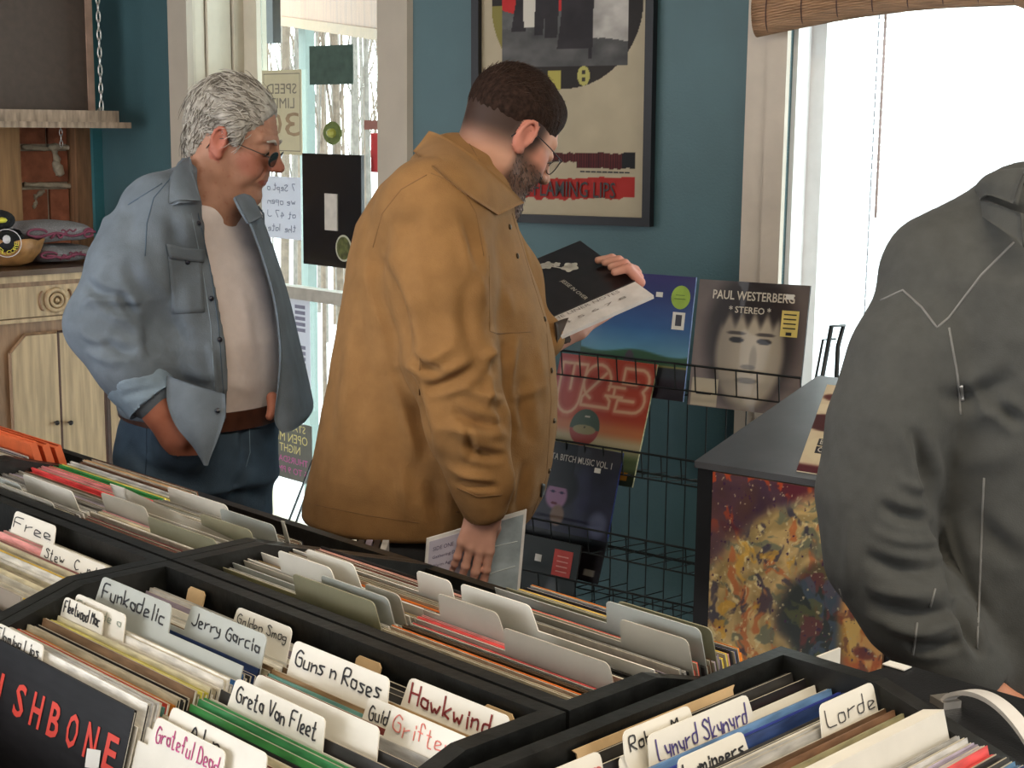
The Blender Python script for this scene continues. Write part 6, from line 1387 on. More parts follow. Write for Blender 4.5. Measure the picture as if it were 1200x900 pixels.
def collar_on(outer, inner, name, m, parent, l0=.005, l1=.016, n=12, mid=4):
    R_ = []
    for j in range(mid+1):
        f = j/mid; row = []
        for i in range(n+1):
            g = i/n*(len(outer)-1); a = min(int(g), len(outer)-2); t = g-a; po = np.array(outer[a])*(1-t)+np.array(outer[a+1])*t; g2 = i/n*(len(inner)-1); a2 = min(int(g2), len(inner)-2); t2 = g2-a2; pi_ = np.array(inner[a2])*(1-t2)+np.array(inner[a2+1])*t2
            p = po*(1-f)+pi_*f; h, nn = hit(BN, *p)
            if h is None or abs(h[1]-parent.get('_y', h[1])) > .4: h, nn = (row[-1][0], row[-1][1]) if row else (ony(p[0], p[1], Y1-.02), A3(0, -1, .3))
            row.append((h, nn, l0+(l1-l0)*math.sin(f*1.5)))
        R_.append([a_[0]+nrm(a_[1]+nrm(CAM-a_[0])*.6)*a_[2] for a_ in row])
    G = np.array(R_)
    for _ in range(3): G[:, 1:-1] = (G[:, :-2]+2*G[:, 1:-1]+G[:, 2:])/4; G[1:-1] = (G[:-2]+2*G[1:-1]+G[2:])/4
    return sheet3(G.tolist(), name, m, parent, th=.005, sub=2)
collar_on([(487, 180), (515, 206), (548, 232), (580, 252)], [(504, 156), (538, 180), (575, 212), (607, 236)], 'collar', canvas, jk)
eyes(H1, body1)
# short dark hair: cap plus cropped locks
FHa = Field(H1.c-.17, H1.c+.19, .003)
FHa.ell(H1.P(-.016, 0, .052), (.0965, .0750, .0870), H1.M, 0); FHa.ell(H1.P(.036, 0, .096), (.034, .046, .024), H1.M, .02)
FHa.cone(H1.P(.0, 0, -.16), H1.P(-.005, 0, -.075), .14, .088, .01, 's'); FHa.ell(H1.P(.106, 0, -.01), (.060, .10, .098), H1.M, .008, 's')
for i in (-1, 1): FHa.ell(H1.P(.02, i*.088, -.005), (.060, .022, .055), H1.M, .01, 's'); FHa.ell(H1.P(-.04, i*.080, -.06), (.07, .04, .06), H1.M, .02, 's')
VA, QA = FHa.mesh(1); NA = vnorm(VA, QA); LA = H1.loc(VA); VA = VA+NA*(.0035*(fbm(LA[:, 1]*300, LA[:, 0]*60+LA[:, 2]*40, 3)-.5))[:, None]
hair_d = mat('dark_brown_hair', (.026, .014, .010), .8, spec=.12, var=.5, scale=90, stretch=(1, 4, 1), bump=.002, bscale=160)
ha = sobj('hair', VA, QA, hair_d, tan_p)
rg = np.random.RandomState(2); rt = []
while len(rt) < 1500:
    v = rg.normal(0, 1, 3); v /= np.linalg.norm(v)
    if v[2] < .12: continue
    p = np.array([-.016, 0, .052])+v*np.array([.098, .076, .086]); 
    if p[0] > .045 and p[2] < .095: continue
    rt.append((p, v))
strands(H1, rt, 'hair_locks', mat('mid_brown_hair', (.055, .032, .022), .7, spec=.2, var=.4), tan_p, 4, (.012, .022), .0007, flow=lambda p, n: nrm(A3(.9, 0, .25)-n*(A3(.9, 0, .25) @ n)), seg=3, wave=.001)
# beard stubble bristles along the jaw
rt = []
while len(rt) < 900:
    i = rg.randint(len(L)); 
    if bd[i] > .6: rt.append((L[i]*1.0, nrm(L[i]-A3(0, 0, -.03))))
strands(H1, rt, 'beard', mat('brown_beard', (.05, .032, .024), .6), tan_p, 5, (.004, .008), .0006, flow=lambda p, n: nrm(A3(.3, 0, -.8)+n*.5), seg=2, wave=0)
# spectacles
gm = mat('thin_dark_spectacle_wire', (.03, .028, .03), .3, metal=.7)
def specs(H, parent, m, lens_m, dark=False, wy=.030, zc=.012, xf=.102, rx=.023, rz=.017):
    g = empty('glasses', H.P(xf, 0, zc), parent=parent)
    for i in (-1, 1):
        ring = [H.P(xf-.004*abs(math.cos(a))*0-.006*(1 if i*math.cos(a) > 0 else 0)*abs(math.cos(a)), i*wy+rx*math.cos(a), zc-.004+rz*math.sin(a)) for a in np.linspace(0, 2*math.pi, 22, endpoint=False)]
        mb = MB(); mb.tube(ring, .0011*H.k, 5, closed=True); mb.obj('rim', m, g, smooth=True)
        mb = MB(); mb.prism(ring, H.f*.0012); mb.obj('lens', lens_m, g)
        mb = MB(); mb.tube([H.P(xf-.006, i*(wy+rx), zc), H.P(xf-.012, i*(wy+rx+.016), zc+.002), H.P(.05, i*.078, zc+.004), H.P(.0, i*.081, zc+.006), H.P(-.022, i*.079, zc-.004), H.P(-.032, i*.074, zc-.028)], .0012*H.k, 5); mb.obj('temple_arm', m, g, smooth=True)
    mb = MB(); mb.tube([H.P(xf, -.008, zc), H.P(xf+.003, 0, zc+.003), H.P(xf, .008, zc)], .0012, 5); mb.obj('bridge', m, g); return g
lens_c = glass('spectacle_lens', (.95, .96, .97), .08)
specs(H1, tan_p, gm, lens_c)
# right hand, lowered, fingers over the booklet
Wr = q(567, 594, -.268); FR_ = Field(Wr-.20, Wr+.20, .0021)
dd = nrm(q(558, 638, -.272)-Wr); nb = nrm(A3(.15, -1, .15)); tips, K_ = hand_field(FR_, Wr, dd, nb, A3(-1, 0, 0)*-1, [(.20, .22, .10), (.16, .20, .12), (.18, .22, .12), (.24, .26, .14)], spread=.05, k=.84, thumb=[Wr+dd*.045+A3(.028, .026, 0), Wr+dd*.078+A3(.024, .034, 0), Wr+dd*.10+A3(.015, .036, 0)])
FR_.cone(Wr-dd*.09, Wr, .028, .024, .01)
VR, QR = FR_.mesh(1); LR = (VR-Wr)
def handcol(V, seed, base=(206, 156, 138)):
    L_ = V*1.0; c = np.array(base)+16*(fbm(L_[:, 0]*60+seed, L_[:, 2]*60+L_[:, 1]*40, 3)[:, None]-.45)*np.array([1, 1, 1]); return c
hr = sobj('hand', VR, QR, _M['skin_fair'], tan_p, mix(handcol(VR, 1), sst(.10, .19, np.linalg.norm(LR, axis=1))*.4, (210, 130, 120))); nails(tips, hr, .84)
# left hand: fingers curl over the far edge of the held record; forearm below it
Wl = q(672, 384, .24); 
LPa = ony(680, 283, 3.27); LPb = ony(766, 346, 3.04)
FL_ = Field(np.minimum(Wl, ony(745, 310, 3.2))-.13, np.maximum(Wl, ony(750, 310, 3.2))+.12, .0025)
k0 = ony(722, 352, 3.17)
FL_.cone(q(640, 398, .20), Wl, .034, .028, .02); FL_.cone(Wl, k0, .028, .030, .02, fl=(nrm(A3(.3, -.2, 1)), .6))
tl = []
for i, (x, y, dY) in enumerate(((746, 325, .0), (742, 319, .03), (735, 314, .06), (727, 311, .09))):
    a = ony(734-5*i, 345-2*i, 3.14+dY); b = ony(750-2*i, y+6, 3.11+dY*.8); c = ony(x-10, y-11+i*1.0, 3.09+dY*.8); d = ony(x-26, y-6, 3.09+dY*.8)
    FL_.cone(k0, a, .017, .0115, .01); FL_.cone(a, b, .0115, .0105, .004); FL_.cone(b, c, .0105, .0098, .004); FL_.cone(c, d, .0098, .0078, .004); tl.append((d, nrm(d-c), nrm(A3(-.2, -.3, 1))))
VL, QL = FL_.mesh(1); hl = sobj('hand', VL, QL, _M['skin_fair'], tan_p, mix(handcol(VL, 5), .35*sst(.05, .14, VL[:, 0]-Wl[0]), (214, 120, 106))); nails(tl[:1], hl)
sheet3([[q(650, 378, .14), q(668, 372, .22), q(690, 374, .28)], [q(652, 392, .14), q(668, 398, .20), q(686, 386, .27)], [q(652, 404, .15), q(664, 402, .22), q(680, 392, .28)]], 'sleeve_cuff', mat('dark_sleeve_lining', (.05, .03, .02), .8), tan_p, th=.004)
# trousers and shoes
shoes_legs('trousers', tan_p, [q(478, 640, -.08), q(500, 640, .10)], [(ony(478, 500, Y1)[0], Y1-.10, 0), (ony(505, 500, Y1)[0]+.05, Y1+.12, 0)], mat('black_trousers', (.010, .010, .012), .85, var=.2, bump=.001), (.115, .08, .06), shoe=A3(.97, .2, 0),
           top=[(q(490, 600, 0)[2]+.04, ony(488, 600, Y1)[0], Y1, .145, .16, 0), (q(490, 660, 0)[2], ony(488, 660, Y1)[0], Y1, .15, .17, 0)])
# the record he holds
Uh = LPb-LPa; bc0 = ony(650, 389, 2.97)-LPb; bc0 = bc0-Uh*(bc0 @ Uh)/(Uh @ Uh); bc = nrm(bc0)*.30
Nh = nrm(np.cross(bc, Uh)); Nh = Nh if Nh[2] > 0 else -Nh
hp = None
mb = MB(); c = LPa+Uh/2+bc/2; mb.box(c-Nh*.004, Uh/2, bc/2, Nh*.004); hp = mb.obj('held_record', mat('white_sleeve_board', (.72, .68, .66), .4)); tag(hp, 'black record cover with white flowers and pale strip, held by the man in tan', 'record')
s0_ = .76
mb = MB(); mb.box(LPa+Uh*s0_/2+bc/2+Nh*.0012, Uh*s0_/2, bc/2, Nh*.0012); cvr = mb.obj('cover_panel', mat('black_cover_print', (.014, .010, .012), .3, coat=.3, var=.3), hp)
uh = nrm(Uh); vh = nrm(bc)
fl = mat('ivory_flower_print', (.55, .52, .45), .5)
def hp_px(x, y, lift=.003): return onpl(x, y, LPa+Nh*lift, Nh)
for (x, y, s_) in ((641, 311, 1.0), (668, 313, 1.25), (652, 310, .6)):
    mb = MB(); c = hp_px(x, y)
    for k in range(5):
        a = 2*math.pi*k/5+x; pts = [c+(uh*math.cos(b)*.018+vh*math.sin(b)*.009)*s_*0 for b in (0,)]
        e1 = uh*math.cos(a)+vh*math.sin(a); e2 = -uh*math.sin(a)+vh*math.cos(a); mb.prism([c+e1*.016*s_*(.5+.5*math.cos(b))+e2*.007*s_*math.sin(b)*(1-.3*math.cos(b)) for b in np.linspace(0, 2*math.pi, 9, endpoint=False)], Nh*.0003)
    mb.obj('flower_print', fl, hp)
mb = MB(); mb.tube([hp_px(625, 310), hp_px(645, 312), hp_px(668, 316)], .0014, 4); mb.obj('stem_print', fl, hp)
a = hp_px(655, 330); b = hp_px(684, 352); lettering('cover_lettering', 'JESSE IN OVER', a, nrm(b-a), nrm(np.cross(Nh, nrm(b-a))), Nh, np.linalg.norm(b-a), .012, fl, hp, off=.0004)
gi = mat('grey_strip_print', (.28, .25, .24), .6)
for k, (tx, h_) in enumerate((('FACE A THE LINER NOTES', .010), ('1 2 3 4 5 6 7 8', .008))):
    o_ = LPa+Uh*(s0_+.05+.09*k)+bc*.95+Nh*.0006; lettering('strip_lettering', tx, o_, -vh, -uh if False else nrm(-Uh), Nh, .24, h_, gi, hp)
# the booklet in the lowered hand
b_tl, b_tr = ony(500, 631, 2.545), ony(617, 597, 2.575); b_dn = ony(608, 700, 2.575)-b_tr
pap_l = mat('lilac_page', (.50, .48, .60), .5, var=.05); pap_b = mat('blue_grey_page', (.34, .41, .46), .45, var=.25, scale=25)
mb = MB(); ub = b_tr-b_tl; nbk = nrm(np.cross(ub, b_dn)); nbk = nbk if nbk[1] < 0 else -nbk
b_tl = b_tl-nbk*.0; b_tr = b_tr-nbk*.0
mb.box(b_tl+ub/2+b_dn/2, ub/2, b_dn/2, nbk*.003); bk = mb.obj('booklet', mat('white_page_edge', (.75, .74, .74), .5)); tag(bk, 'open white bordered booklet held low in the right hand of the man in tan', 'booklet')
mb = MB(); mb.box(b_tl+ub*.21+b_dn*.5+nbk*.0035, ub*.18, b_dn*.46, nbk*.0005); mb.obj('left_page', pap_l, bk)
mb = MB(); mb.box(b_tl+ub*.69+b_dn*.5+nbk*.0035, ub*.28, b_dn*.46, nbk*.0005); mb.obj('right_page', pap_b, bk)
uu, vv_ = nrm(ub), -nrm(b_dn); Lb = np.linalg.norm(ub); Hb = np.linalg.norm(b_dn)
for k, tx in enumerate(('SIDE ONE', 'Gathering Dust', 'Warm Again', 'Slow Rain', 'SIDE TWO', 'The Long Way In')):
    lettering('page_lettering', tx, b_tl+ub*.07+b_dn*(.16+.10*k+(.05 if k > 3 else 0))+nbk*.004, uu, vv_, nbk, Lb*(.10+.013*len(tx)), Hb*.045, mat('dark_violet_ink', (.08, .06, .14), .6), bk)
for k in range(2):
    mb = MB(); mb.tube([b_tl+ub*.45+b_dn*(.35+.33*k)+nbk*.0045, b_tl+ub*.70+b_dn*(.31+.30*k)+nbk*.0045, b_tl+ub*.93+b_dn*(.33+.28*k)+nbk*.0045], .0008, 4); mb.obj('pale_line_print', mat('pale_blue_print', (.55, .62, .64), .5), bk)
# ================================================================ OLDER MAN IN THE DENIM SHIRT
Y2 = 3.10
man2 = empty('person', (ony(235, 500, Y2)[0], Y2, 0), 'grey haired man in an open denim shirt over a pale tee, hand in jeans pocket', 'person')
q2 = lambda x, y, dy: ony(x, y, Y2+dy)
A45 = math.radians(-42)
def sec(y, cx, a, b, dy=0): p = ony(cx, y, Y2+dy); return (p[2], p[0], p[1], a, b, A45)
TS = [sec(238, 244, .068, .10), sec(252, 222, .105, .165), (sec(290, 216, .125, .178)), sec(340, 227, .140, .172), sec(395, 235, .155, .170), (sec(440, 237, .152, .165)), sec(468, 238, .142, .160), sec(482, 238, .138, .158)]
F2 = Field((-.86, 2.78, .98), (-.38, 3.42, 1.50), .005)
F2.loft(TS, 0, p=2.2, cap=.01)
Vt, Qt = F2.mesh(2); Vt = cloth_noise(Vt, Qt, .004, 11, 8); Vt = folds(Vt, Qt, [(268, 300, 300, 320, 6, 3, 5), (270, 380, 300, 460, 10, 4, 6), (300, 350, 310, 440, 8, -3), (258, 270, 290, 285, 5, 3, 4), (262, 440, 300, 466, 6, 3), (280, 330, 292, 400, 8, 3)])
tee_m = mat('pale_pink_white_jersey', (.80, .72, .71), .85, var=.03, scale=60, bump=.0003, bscale=500)
tee = sobj('tee_shirt', Vt, Qt, tee_m, man2); Bt = bvh(Vt, Qt)
def az(x, y, fallback):
    h, _ = hit(Bt, x, y)
    if h is None: return None, fallback
    S = np.array(sorted(TS)); cx = np.interp(h[2], S[:, 0], S[:, 1]); cy = np.interp(h[2], S[:, 0], S[:, 2]); return h[2], math.atan2(h[1]-cy, h[0]-cx)
ZL = []
for (x, y) in ((229, 240), (233, 262), (243, 300), (253, 350), (262, 400), (264, 440), (264, 466)):
    z_, a_ = az(x, y, 0)
    if z_ is not None: ZL.append((z_, a_))
ZL = np.array(sorted(ZL))
shirt_m = mat('washed_denim_shirt', (.155, .19, .23), .85, var=.13, scale=20, bump=.0006, bscale=420, sheen=.3)
F3 = Field((-1.02, 2.74, .96), (-.38, 3.44, 1.54), .0048)
TS3 = [(r[0], r[1], r[2], r[3]+.014+.006*(i > 3), r[4]+.016, r[5]) for i, r in enumerate(TS)]
F3.loft(TS3, 0, p=2.2, cap=.012)
F3.cone(q2(236, 226, .0), q2(196, 252, -.10), .070, .076, .05)
# opening down the front
S_ = np.array(sorted(TS)); X, Yg, Zg = np.meshgrid(*F3.ax, indexing='ij', sparse=True)
zz = Zg.ravel(); cxz = np.interp(zz, S_[:, 0], S_[:, 1]).reshape(1, 1, -1); cyz = np.interp(zz, S_[:, 0], S_[:, 2]).reshape(1, 1, -1); aL = np.interp(zz, ZL[:, 0], ZL[:, 1]).reshape(1, 1, -1)
ang = np.arctan2(Yg-cyz, X-cxz); rad = np.sqrt((X-cxz)**2+(Yg-cyz)**2)
wd = np.minimum((ang-aL)*rad, (math.radians(40)-ang)*rad)      # positive inside the open wedge
F3.D = np.maximum(F3.D, wd).astype(np.float32)
F3.chain([q2(187, 258, -.10), q2(152, 318, -.15), q2(121, 380, -.18), q2(150, 430, -.20), q2(172, 462, -.205)], [.082, .074, .066, .056, .050], .035, .045)
V3, Q3 = F3.mesh(2)
FL2 = [(100, 330, 150, 352, 6, -8, 5), (92, 362, 140, 352, 6, 9, -5), (110, 350, 165, 362, 5, -7, 5), (128, 372, 175, 398, 6, 7, -4), (120, 400, 160, 412, 6, -7, 4), (92, 385, 128, 400, 5, 6, 4), (140, 340, 160, 375, 5, -6), (150, 300, 178, 350, 9, -5, 6), (130, 300, 118, 345, 9, 4, 4), (168, 380, 180, 420, 6, -6), (100, 410, 140, 430, 5, 6), (160, 232, 150, 290, 10, -4),
 (185, 400, 250, 440, 9, 5, 6), (180, 430, 255, 455, 7, -6, 8), (200, 395, 240, 470, 10, -4, 6), (246, 400, 256, 470, 5, 5), (215, 320, 235, 390, 9, 4, 5), (190, 350, 225, 410, 8, -5, 4), (200, 250, 208, 300, 8, -5), (190, 300, 196, 380, 8, 3)]
V3 = cloth_noise(V3, Q3, .006, 10, 5); V3 = folds(V3, Q3, [f[:5]+(f[5]*1.7,)+f[6:] for f in FL2]); V3 = relax(V3, Q3, .3)
dsh = sobj('denim_shirt', V3, Q3, shirt_m, man2); B3 = bvh(V3, Q3)
ds_ = mat('denim_seam', (.07, .11, .16), .9); ds_l = mat('pale_denim_seam', (.26, .33, .40), .9)
for L in ([(203, 205), (180, 232), (172, 262), (170, 300)], [(232, 250), (246, 312), (256, 380), (262, 462)], [(150, 240), (190, 215)]): line_on(B3, L, .0012, 'seam', ds_, dsh)
line_on(B3, [(224, 250), (237, 312), (247, 380), (252, 462)], .0009, 'seam', ds_l, dsh)
patch_on(B3, (196, 300), (236, 300), (240, 366), (202, 368), .0018, 'chest_pocket', shirt_m, dsh, 8, 10, th=.0008)
patch_on(B3, (193, 286), (238, 292), (238, 308), (196, 302), .005, 'pocket_flap', shirt_m, dsh, 8, 4, th=.002)
bt_m = mat('black_shirt_button', (.015, .017, .03), .3)
for (x, y) in ((232, 262), (219, 307), (247, 350), (257, 398)): dot_on(B3, x, y, .0055, 'button', bt_m, dsh, lift=.003)
# rolled cuff
cf = [q2(158, 444, -.202), q2(178, 468, -.208)]; ax_ = nrm(cf[1]-cf[0]); FC = Field(cf[0]-.12, cf[1]+.12, .0045)
FC.cone(cf[0], cf[1], .060, .057, 0); FC.cone(cf[1]+ax_*.004, cf[1]+ax_*.06, .046, .046, .004, 's'); PL_ = None
Vc, Qc = FC.mesh(1); ends = (Vc-cf[0]) @ ax_; Vc = Vc+0; L_ = np.linalg.norm(cf[1]-cf[0]); over = np.clip(ends-L_-.004, 0, None); und = np.clip(-.004-ends, 0, None); Vc = Vc-ax_*over[:, None]+ax_*und[:, None]
Vc = cloth_noise(Vc, Qc, .008, 22, 2); Vc = folds(Vc, Qc, [(125, 450, 190, 440, 4, 5), (140, 465, 195, 452, 4, -5)]); sobj('rolled_cuff', Vc, Qc, mat('pale_denim_inside', (.20, .27, .34), .85, var=.12, scale=25, bump=.0006, bscale=400), dsh)
# hanging front tails and the far panel
sheet3([[q2(196, 440, -.235), q2(228, 452, -.24), q2(263, 462, -.225)], [q2(196, 470, -.25), q2(230, 478, -.262), q2(264, 486, -.245)], [q2(206, 498, -.262), q2(232, 508, -.275), q2(256, 512, -.262)], [q2(226, 522, -.27), q2(237, 532, -.277), q2(247, 534, -.27)], [q2(238, 541, -.272), q2(240, 545, -.276), q2(243, 545, -.272)]], 'front_tail', shirt_m, dsh, th=.004)
dot = MB(); dot.sphere(q2(255, 481, -.256), .0055, 8); dot.obj('button', bt_m, dsh)
sheet3([[q2(281, 236, -.10), q2(288, 231, -.05), q2(296, 229, .0)], [q2(296, 270, -.115), q2(303, 265, -.06), q2(311, 268, .02)], [q2(310, 310, -.12), q2(317, 308, -.06), q2(324, 304, .04)], [q2(322, 356, -.125), q2(330, 356, -.07), q2(338, 350, .05)], [q2(328, 410, -.13), q2(340, 412, -.08), q2(351, 404, .05)], [q2(326, 452, -.14), q2(346, 458, -.10), q2(362, 452, .04)], [q2(322, 492, -.15), q2(346, 490, -.12), q2(366, 478, .02)], [q2(331, 508, -.15), q2(342, 504, -.13), q2(356, 494, .0)]], 'far_front_panel', shirt_m, dsh, th=.005)
# collar
V_all = np.vstack([V3, Vt])
sheet3([[q2(221, 184, -.075), q2(210, 190, -.125), q2(200, 206, -.15)], [q2(222, 196, -.09), q2(208, 208, -.145), q2(198, 226, -.165)], [q2(228, 214, -.10), q2(214, 224, -.155), q2(198, 239, -.175)], [q2(234, 236, -.11), q2(224, 236, -.16), q2(210, 236, -.18)]], 'collar', shirt_m, dsh, th=.006)
sheet3([[q2(222, 186, -.06), q2(214, 186, .0), q2(222, 190, .07)], [q2(226, 202, -.09), q2(208, 204, .0), q2(226, 206, .09)]], 'collar_stand', shirt_m, dsh, th=.006)
sheet3([[q2(274, 232, -.10), q2(285, 228, -.06), q2(296, 232, -.02)], [q2(280, 244, -.12), q2(292, 244, -.09), q2(304, 250, -.05)], [q2(290, 262, -.12), q2(300, 258, -.10), q2(307, 254, -.06)]], 'collar_far_side', shirt_m, dsh, th=.006)
# head, neck
H2 = Head(ony(273, 168, Y2), 20, -5, 0, .93)
nk = [(H2.P(-.025, 0, -.03), q2(246, 226, .0), .056, .060, .03), (q2(246, 226, .0), q2(240, 252, .0), .060, .085, .03), (H2.P(.035, 0, -.085), q2(256, 240, -.02), .022, .040, .03)]
FH = head_field(H2, .0026, nk, age=1)
VH2, QH2 = FH.mesh(1); L = H2.loc(VH2); NH = vnorm(VH2, QH2)
wr = np.zeros(len(L))
for (x, z, ln, dz_) in ((.088, .060, .05, .002), (.085, .072, .05, .002), (.082, .050, .045, .001)): wr += -.0012*np.exp(-((L[:, 2]-z)/.0022)**2)*(L[:, 0] > .04)
for k in range(4): wr += -.0012*np.exp(-((L[:, 2]-(.018-.008*k)-(.058-L[:, 0])*.25*(k-1.5))/.0018)**2)*sst(.04, .055, L[:, 0])*sst(.075, .066, L[:, 0])*(np.abs(L[:, 1]) > .04)
VH2 = VH2+NH*wr[:, None]
col = skincol(len(L), (176, 130, 108), L, 9, 22); col = mix(col, el(L[:, 0], L[:, 2], .065, -.02, .03, .028, .8)*.45, (176, 100, 84)); col = mix(col, el(L[:, 0], L[:, 2], .115, -.015, .02, .02, .8)*.5, (180, 100, 86)); col = mix(col, (np.abs(L[:, 1]) > .072)*sst(.05, .02, np.abs(L[:, 0]+.005))*(L[:, 2] < .04)*(L[:, 2] > -.04)*.5, (178, 88, 74)); col = mix(col, el(L[:, 0], L[:, 2], .10, -.055, .014, .007, .5)*.7, (150, 76, 70)); col = mix(col, sst(.62, .75, noise3(L, 120, 4))*.3, (150, 84, 66))
body2 = sobj('body', VH2, QH2, skin_material('skin_ruddy'), man2, col); eyes(H2, body2)
FHa = Field(H2.c-.2, H2.c+.2, .0034)
FHa.ell(H2.P(-.020, 0, .052), np.array((.101, .079, .092))*.945, H2.M, 0); FHa.ell(H2.P(-.066, 0, -.01), (.036, .060, .058), H2.M, .02)
for i in (-1, 1): FHa.ell(H2.P(.012, i*.076, .030), (.024, .012, .036), H2.M, .012)
FHa.ell(H2.P(.114, 0, .004), (.064, .11, .112), H2.M, .008, 's'); FHa.cone(H2.P(.03, 0, -.16), H2.P(.015, 0, -.10), .12, .088, .01, 's')
for i in (-1, 1): FHa.ell(H2.P(.002, i*.096, -.012), (.030, .026, .034), H2.M, .008, 's')
VA, QA = FHa.mesh(1); NA = vnorm(VA, QA); LA = H2.loc(VA); lockn = fbm(LA[:, 1]*70+LA[:, 0]*25+.02*np.sin(LA[:, 2]*90)*70, LA[:, 2]*22+LA[:, 0]*18, 3); VA = VA+NA*(.007*(lockn-.52))[:, None]
hair_g = mat('grey_white_hair', (.22, .20, .17), .55, col2=(.50, .47, .42), scale=70, stretch=(1, 1, .6), bump=.001, bscale=150)
sobj('hair', VA, QA, hair_g, man2)
rg = np.random.RandomState(8); rt = []; BA = bvh(LA, QA)
while len(rt) < 1700:
    v = rg.normal(0, 1, 3); v /= np.linalg.norm(v)
    if v[2] < -.75: continue
    o_ = np.array([-.02, 0, .04]); r_ = BA.ray_cast(Vector(o_+v*.3), Vector(-v))
    if r_[0] is None: continue
    p = np.array(r_[0]); 
    if p[2] < -.058 or p[0] > .058: continue
    rt.append((p, np.array(r_[1])))
def flow2(p, n):
    d = A3(-.9, .1, -.1) if p[2] > .085 else A3(-.75, 0, -.45)
    if p[0] < -.045: d = A3(-.12, 0, -1)
    if p[0] > .03 and p[2] > .06: d = A3(-.7, .35*np.sign(p[1]+.001), .3)
    return nrm(d-n*(d @ n))
strands(H2, rt[::2], 'hair_locks', mat('silver_hair', (.50, .47, .42), .5, var=.15), man2, 12, (.03, .052), .0012, flow=flow2, seg=6, wave=.005, lf=.06, inw=.10)
strands(H2, rt[1::2], 'hair_locks', mat('dark_grey_hair', (.17, .15, .125), .5, var=.2), man2, 13, (.03, .055), .0010, flow=flow2, seg=6, wave=.005, lf=.05, inw=.10)
mb = MB()
for i in (-1, 1):
    mb.tube([H2.P(.092, i*.010, .032), H2.P(.091, i*.028, .039), H2.P(.080, i*.046, .034)], [.003, .0036, .002], 5)
mb.obj('eyebrows', hair_g, man2, kind='stuff')
dark_l = mat('dark_tinted_lens', (.012, .014, .014), .08, spec=.8)
specs(H2, man2, mat('gunmetal_spectacle_wire', (.09, .085, .08), .3, metal=.8), dark_l, zc=.006, xf=.104)
# forearm and hand pushed into the pocket, thumb of the other hand
FW2 = Field(q2(170, 450, -.205)-.14, q2(215, 515, -.2)+.12, .003)
FW2.chain([q2(168, 455, -.205), q2(190, 482, -.205), q2(208, 506, -.195), q2(224, 528, -.18)], [.040, .034, .036, .040], .01, .02); FW2.cone(q2(198, 488, -.215), q2(216, 516, -.225), .018, .014, .015); FW2.cone(q2(192, 492, -.20), q2(206, 514, -.20), .02, .016, .015)
Vw, Qw = FW2.mesh(1); sobj('hand', Vw, Qw, _M['skin_ruddy'], man2, handcol(Vw, 3, (168, 104, 80)))
FW3 = Field(q2(318, 472, -.09)-.07, q2(318, 472, -.09)+.07, .0025); FW3.cone(q2(319, 466, -.09), q2(320, 480, -.11), .012, .011, .01); FW3.cone(q2(320, 480, -.11), q2(316, 488, -.12), .011, .0085, .004)
Vw, Qw = FW3.mesh(1); sobj('hand', Vw, Qw, _M['skin_ruddy'], man2, handcol(Vw, 4, (176, 112, 90)))
# jeans
jm = mat('blue_jeans_denim', (.048, .084, .13), .85, var=.35, scale=9, bump=.0007, bscale=380)
F4 = Field((-.92, 2.72, .42), (-.34, 3.44, 1.10), .0055)
F4.loft([sec(476, 236, .138, .156), sec(500, 233, .148, .166), sec(530, 230, .152, .172), sec(560, 230, .150, .172)], 0, p=2.3, cap=.01)
rl, ll = q2(205, 570, -.06), q2(262, 570, .03)
F4.cone(rl, (rl[0]-.01, rl[1]-.01, .44), .105, .075, .04); F4.cone(ll, (ll[0]+.01, ll[1], .44), .105, .075, .04)
F4.ell(q2(214, 512, -.17), (.06, .04, .07), None, .03)
V4, Q4 = F4.mesh(2); V4 = cloth_noise(V4, Q4, .008, 9, 7)
V4 = folds(V4, Q4, [(150, 520, 190, 560, 6, -5, 4), (250, 500, 262, 590, 9, 4, 6), (284, 492, 286, 545, 4, -7), (286, 545, 270, 592, 5, -7), (270, 520, 300, 540, 6, 4), (262, 560, 310, 585, 8, -5), (180, 540, 240, 570, 10, -4, 6), (140, 520, 150, 590, 8, 4), (300, 500, 320, 520, 6, -4), (200, 575, 240, 600, 8, 4)])
jn = sobj('jeans', V4, Q4, jm, man2); B4 = bvh(V4, Q4)
line_on(B4, [(172, 488), (172, 530), (168, 590)], .0013, 'seam', mat('dark_jean_seam', (.02, .04, .07), .9), jn)
line_on(B4, [(186, 494), (196, 514), (214, 524), (236, 526)], .0016, 'pocket_edge', mat('pale_jean_seam', (.16, .24, .32), .9), jn)
line_on(B4, [(292, 490), (293, 530), (288, 548)], .0010, 'seam', _M['pale_jean_seam'], jn)
F5 = Field((-.92, 2.72, .0), (-.34, 3.44, .50), .012); F5.cone((rl[0]-.01, rl[1]-.01, .46), (rl[0]-.02, rl[1]-.02, .12), .075, .062, 0); F5.cone((ll[0]+.01, ll[1], .46), (ll[0]+.03, ll[1], .12), .075, .062, 0)
V5, Q5 = F5.mesh(1); sobj('jeans_lower_leg', V5, Q5, jm, jn)
for f in ((rl[0]-.02, rl[1]-.02, 0), (ll[0]+.03, ll[1], 0)):
    f = np.array(f); G = Field((f[0]-.2, f[1]-.26, -.02), (f[0]+.26, f[1]+.2, .2), .01); d = A3(.7, -.7, 0); G.cone(f+Z3*.05-d*.05, f+Z3*.042+d*.14, .045, .035, .02); G.cone(f+Z3*.06, f+Z3*.11, .05, .052, .02); Vs, Qs = G.mesh(1); Vs[:, 2] = np.maximum(Vs[:, 2], .003); sobj('shoe', Vs, Qs, mat('dark_leather_shoe', (.04, .03, .025), .4), man2)
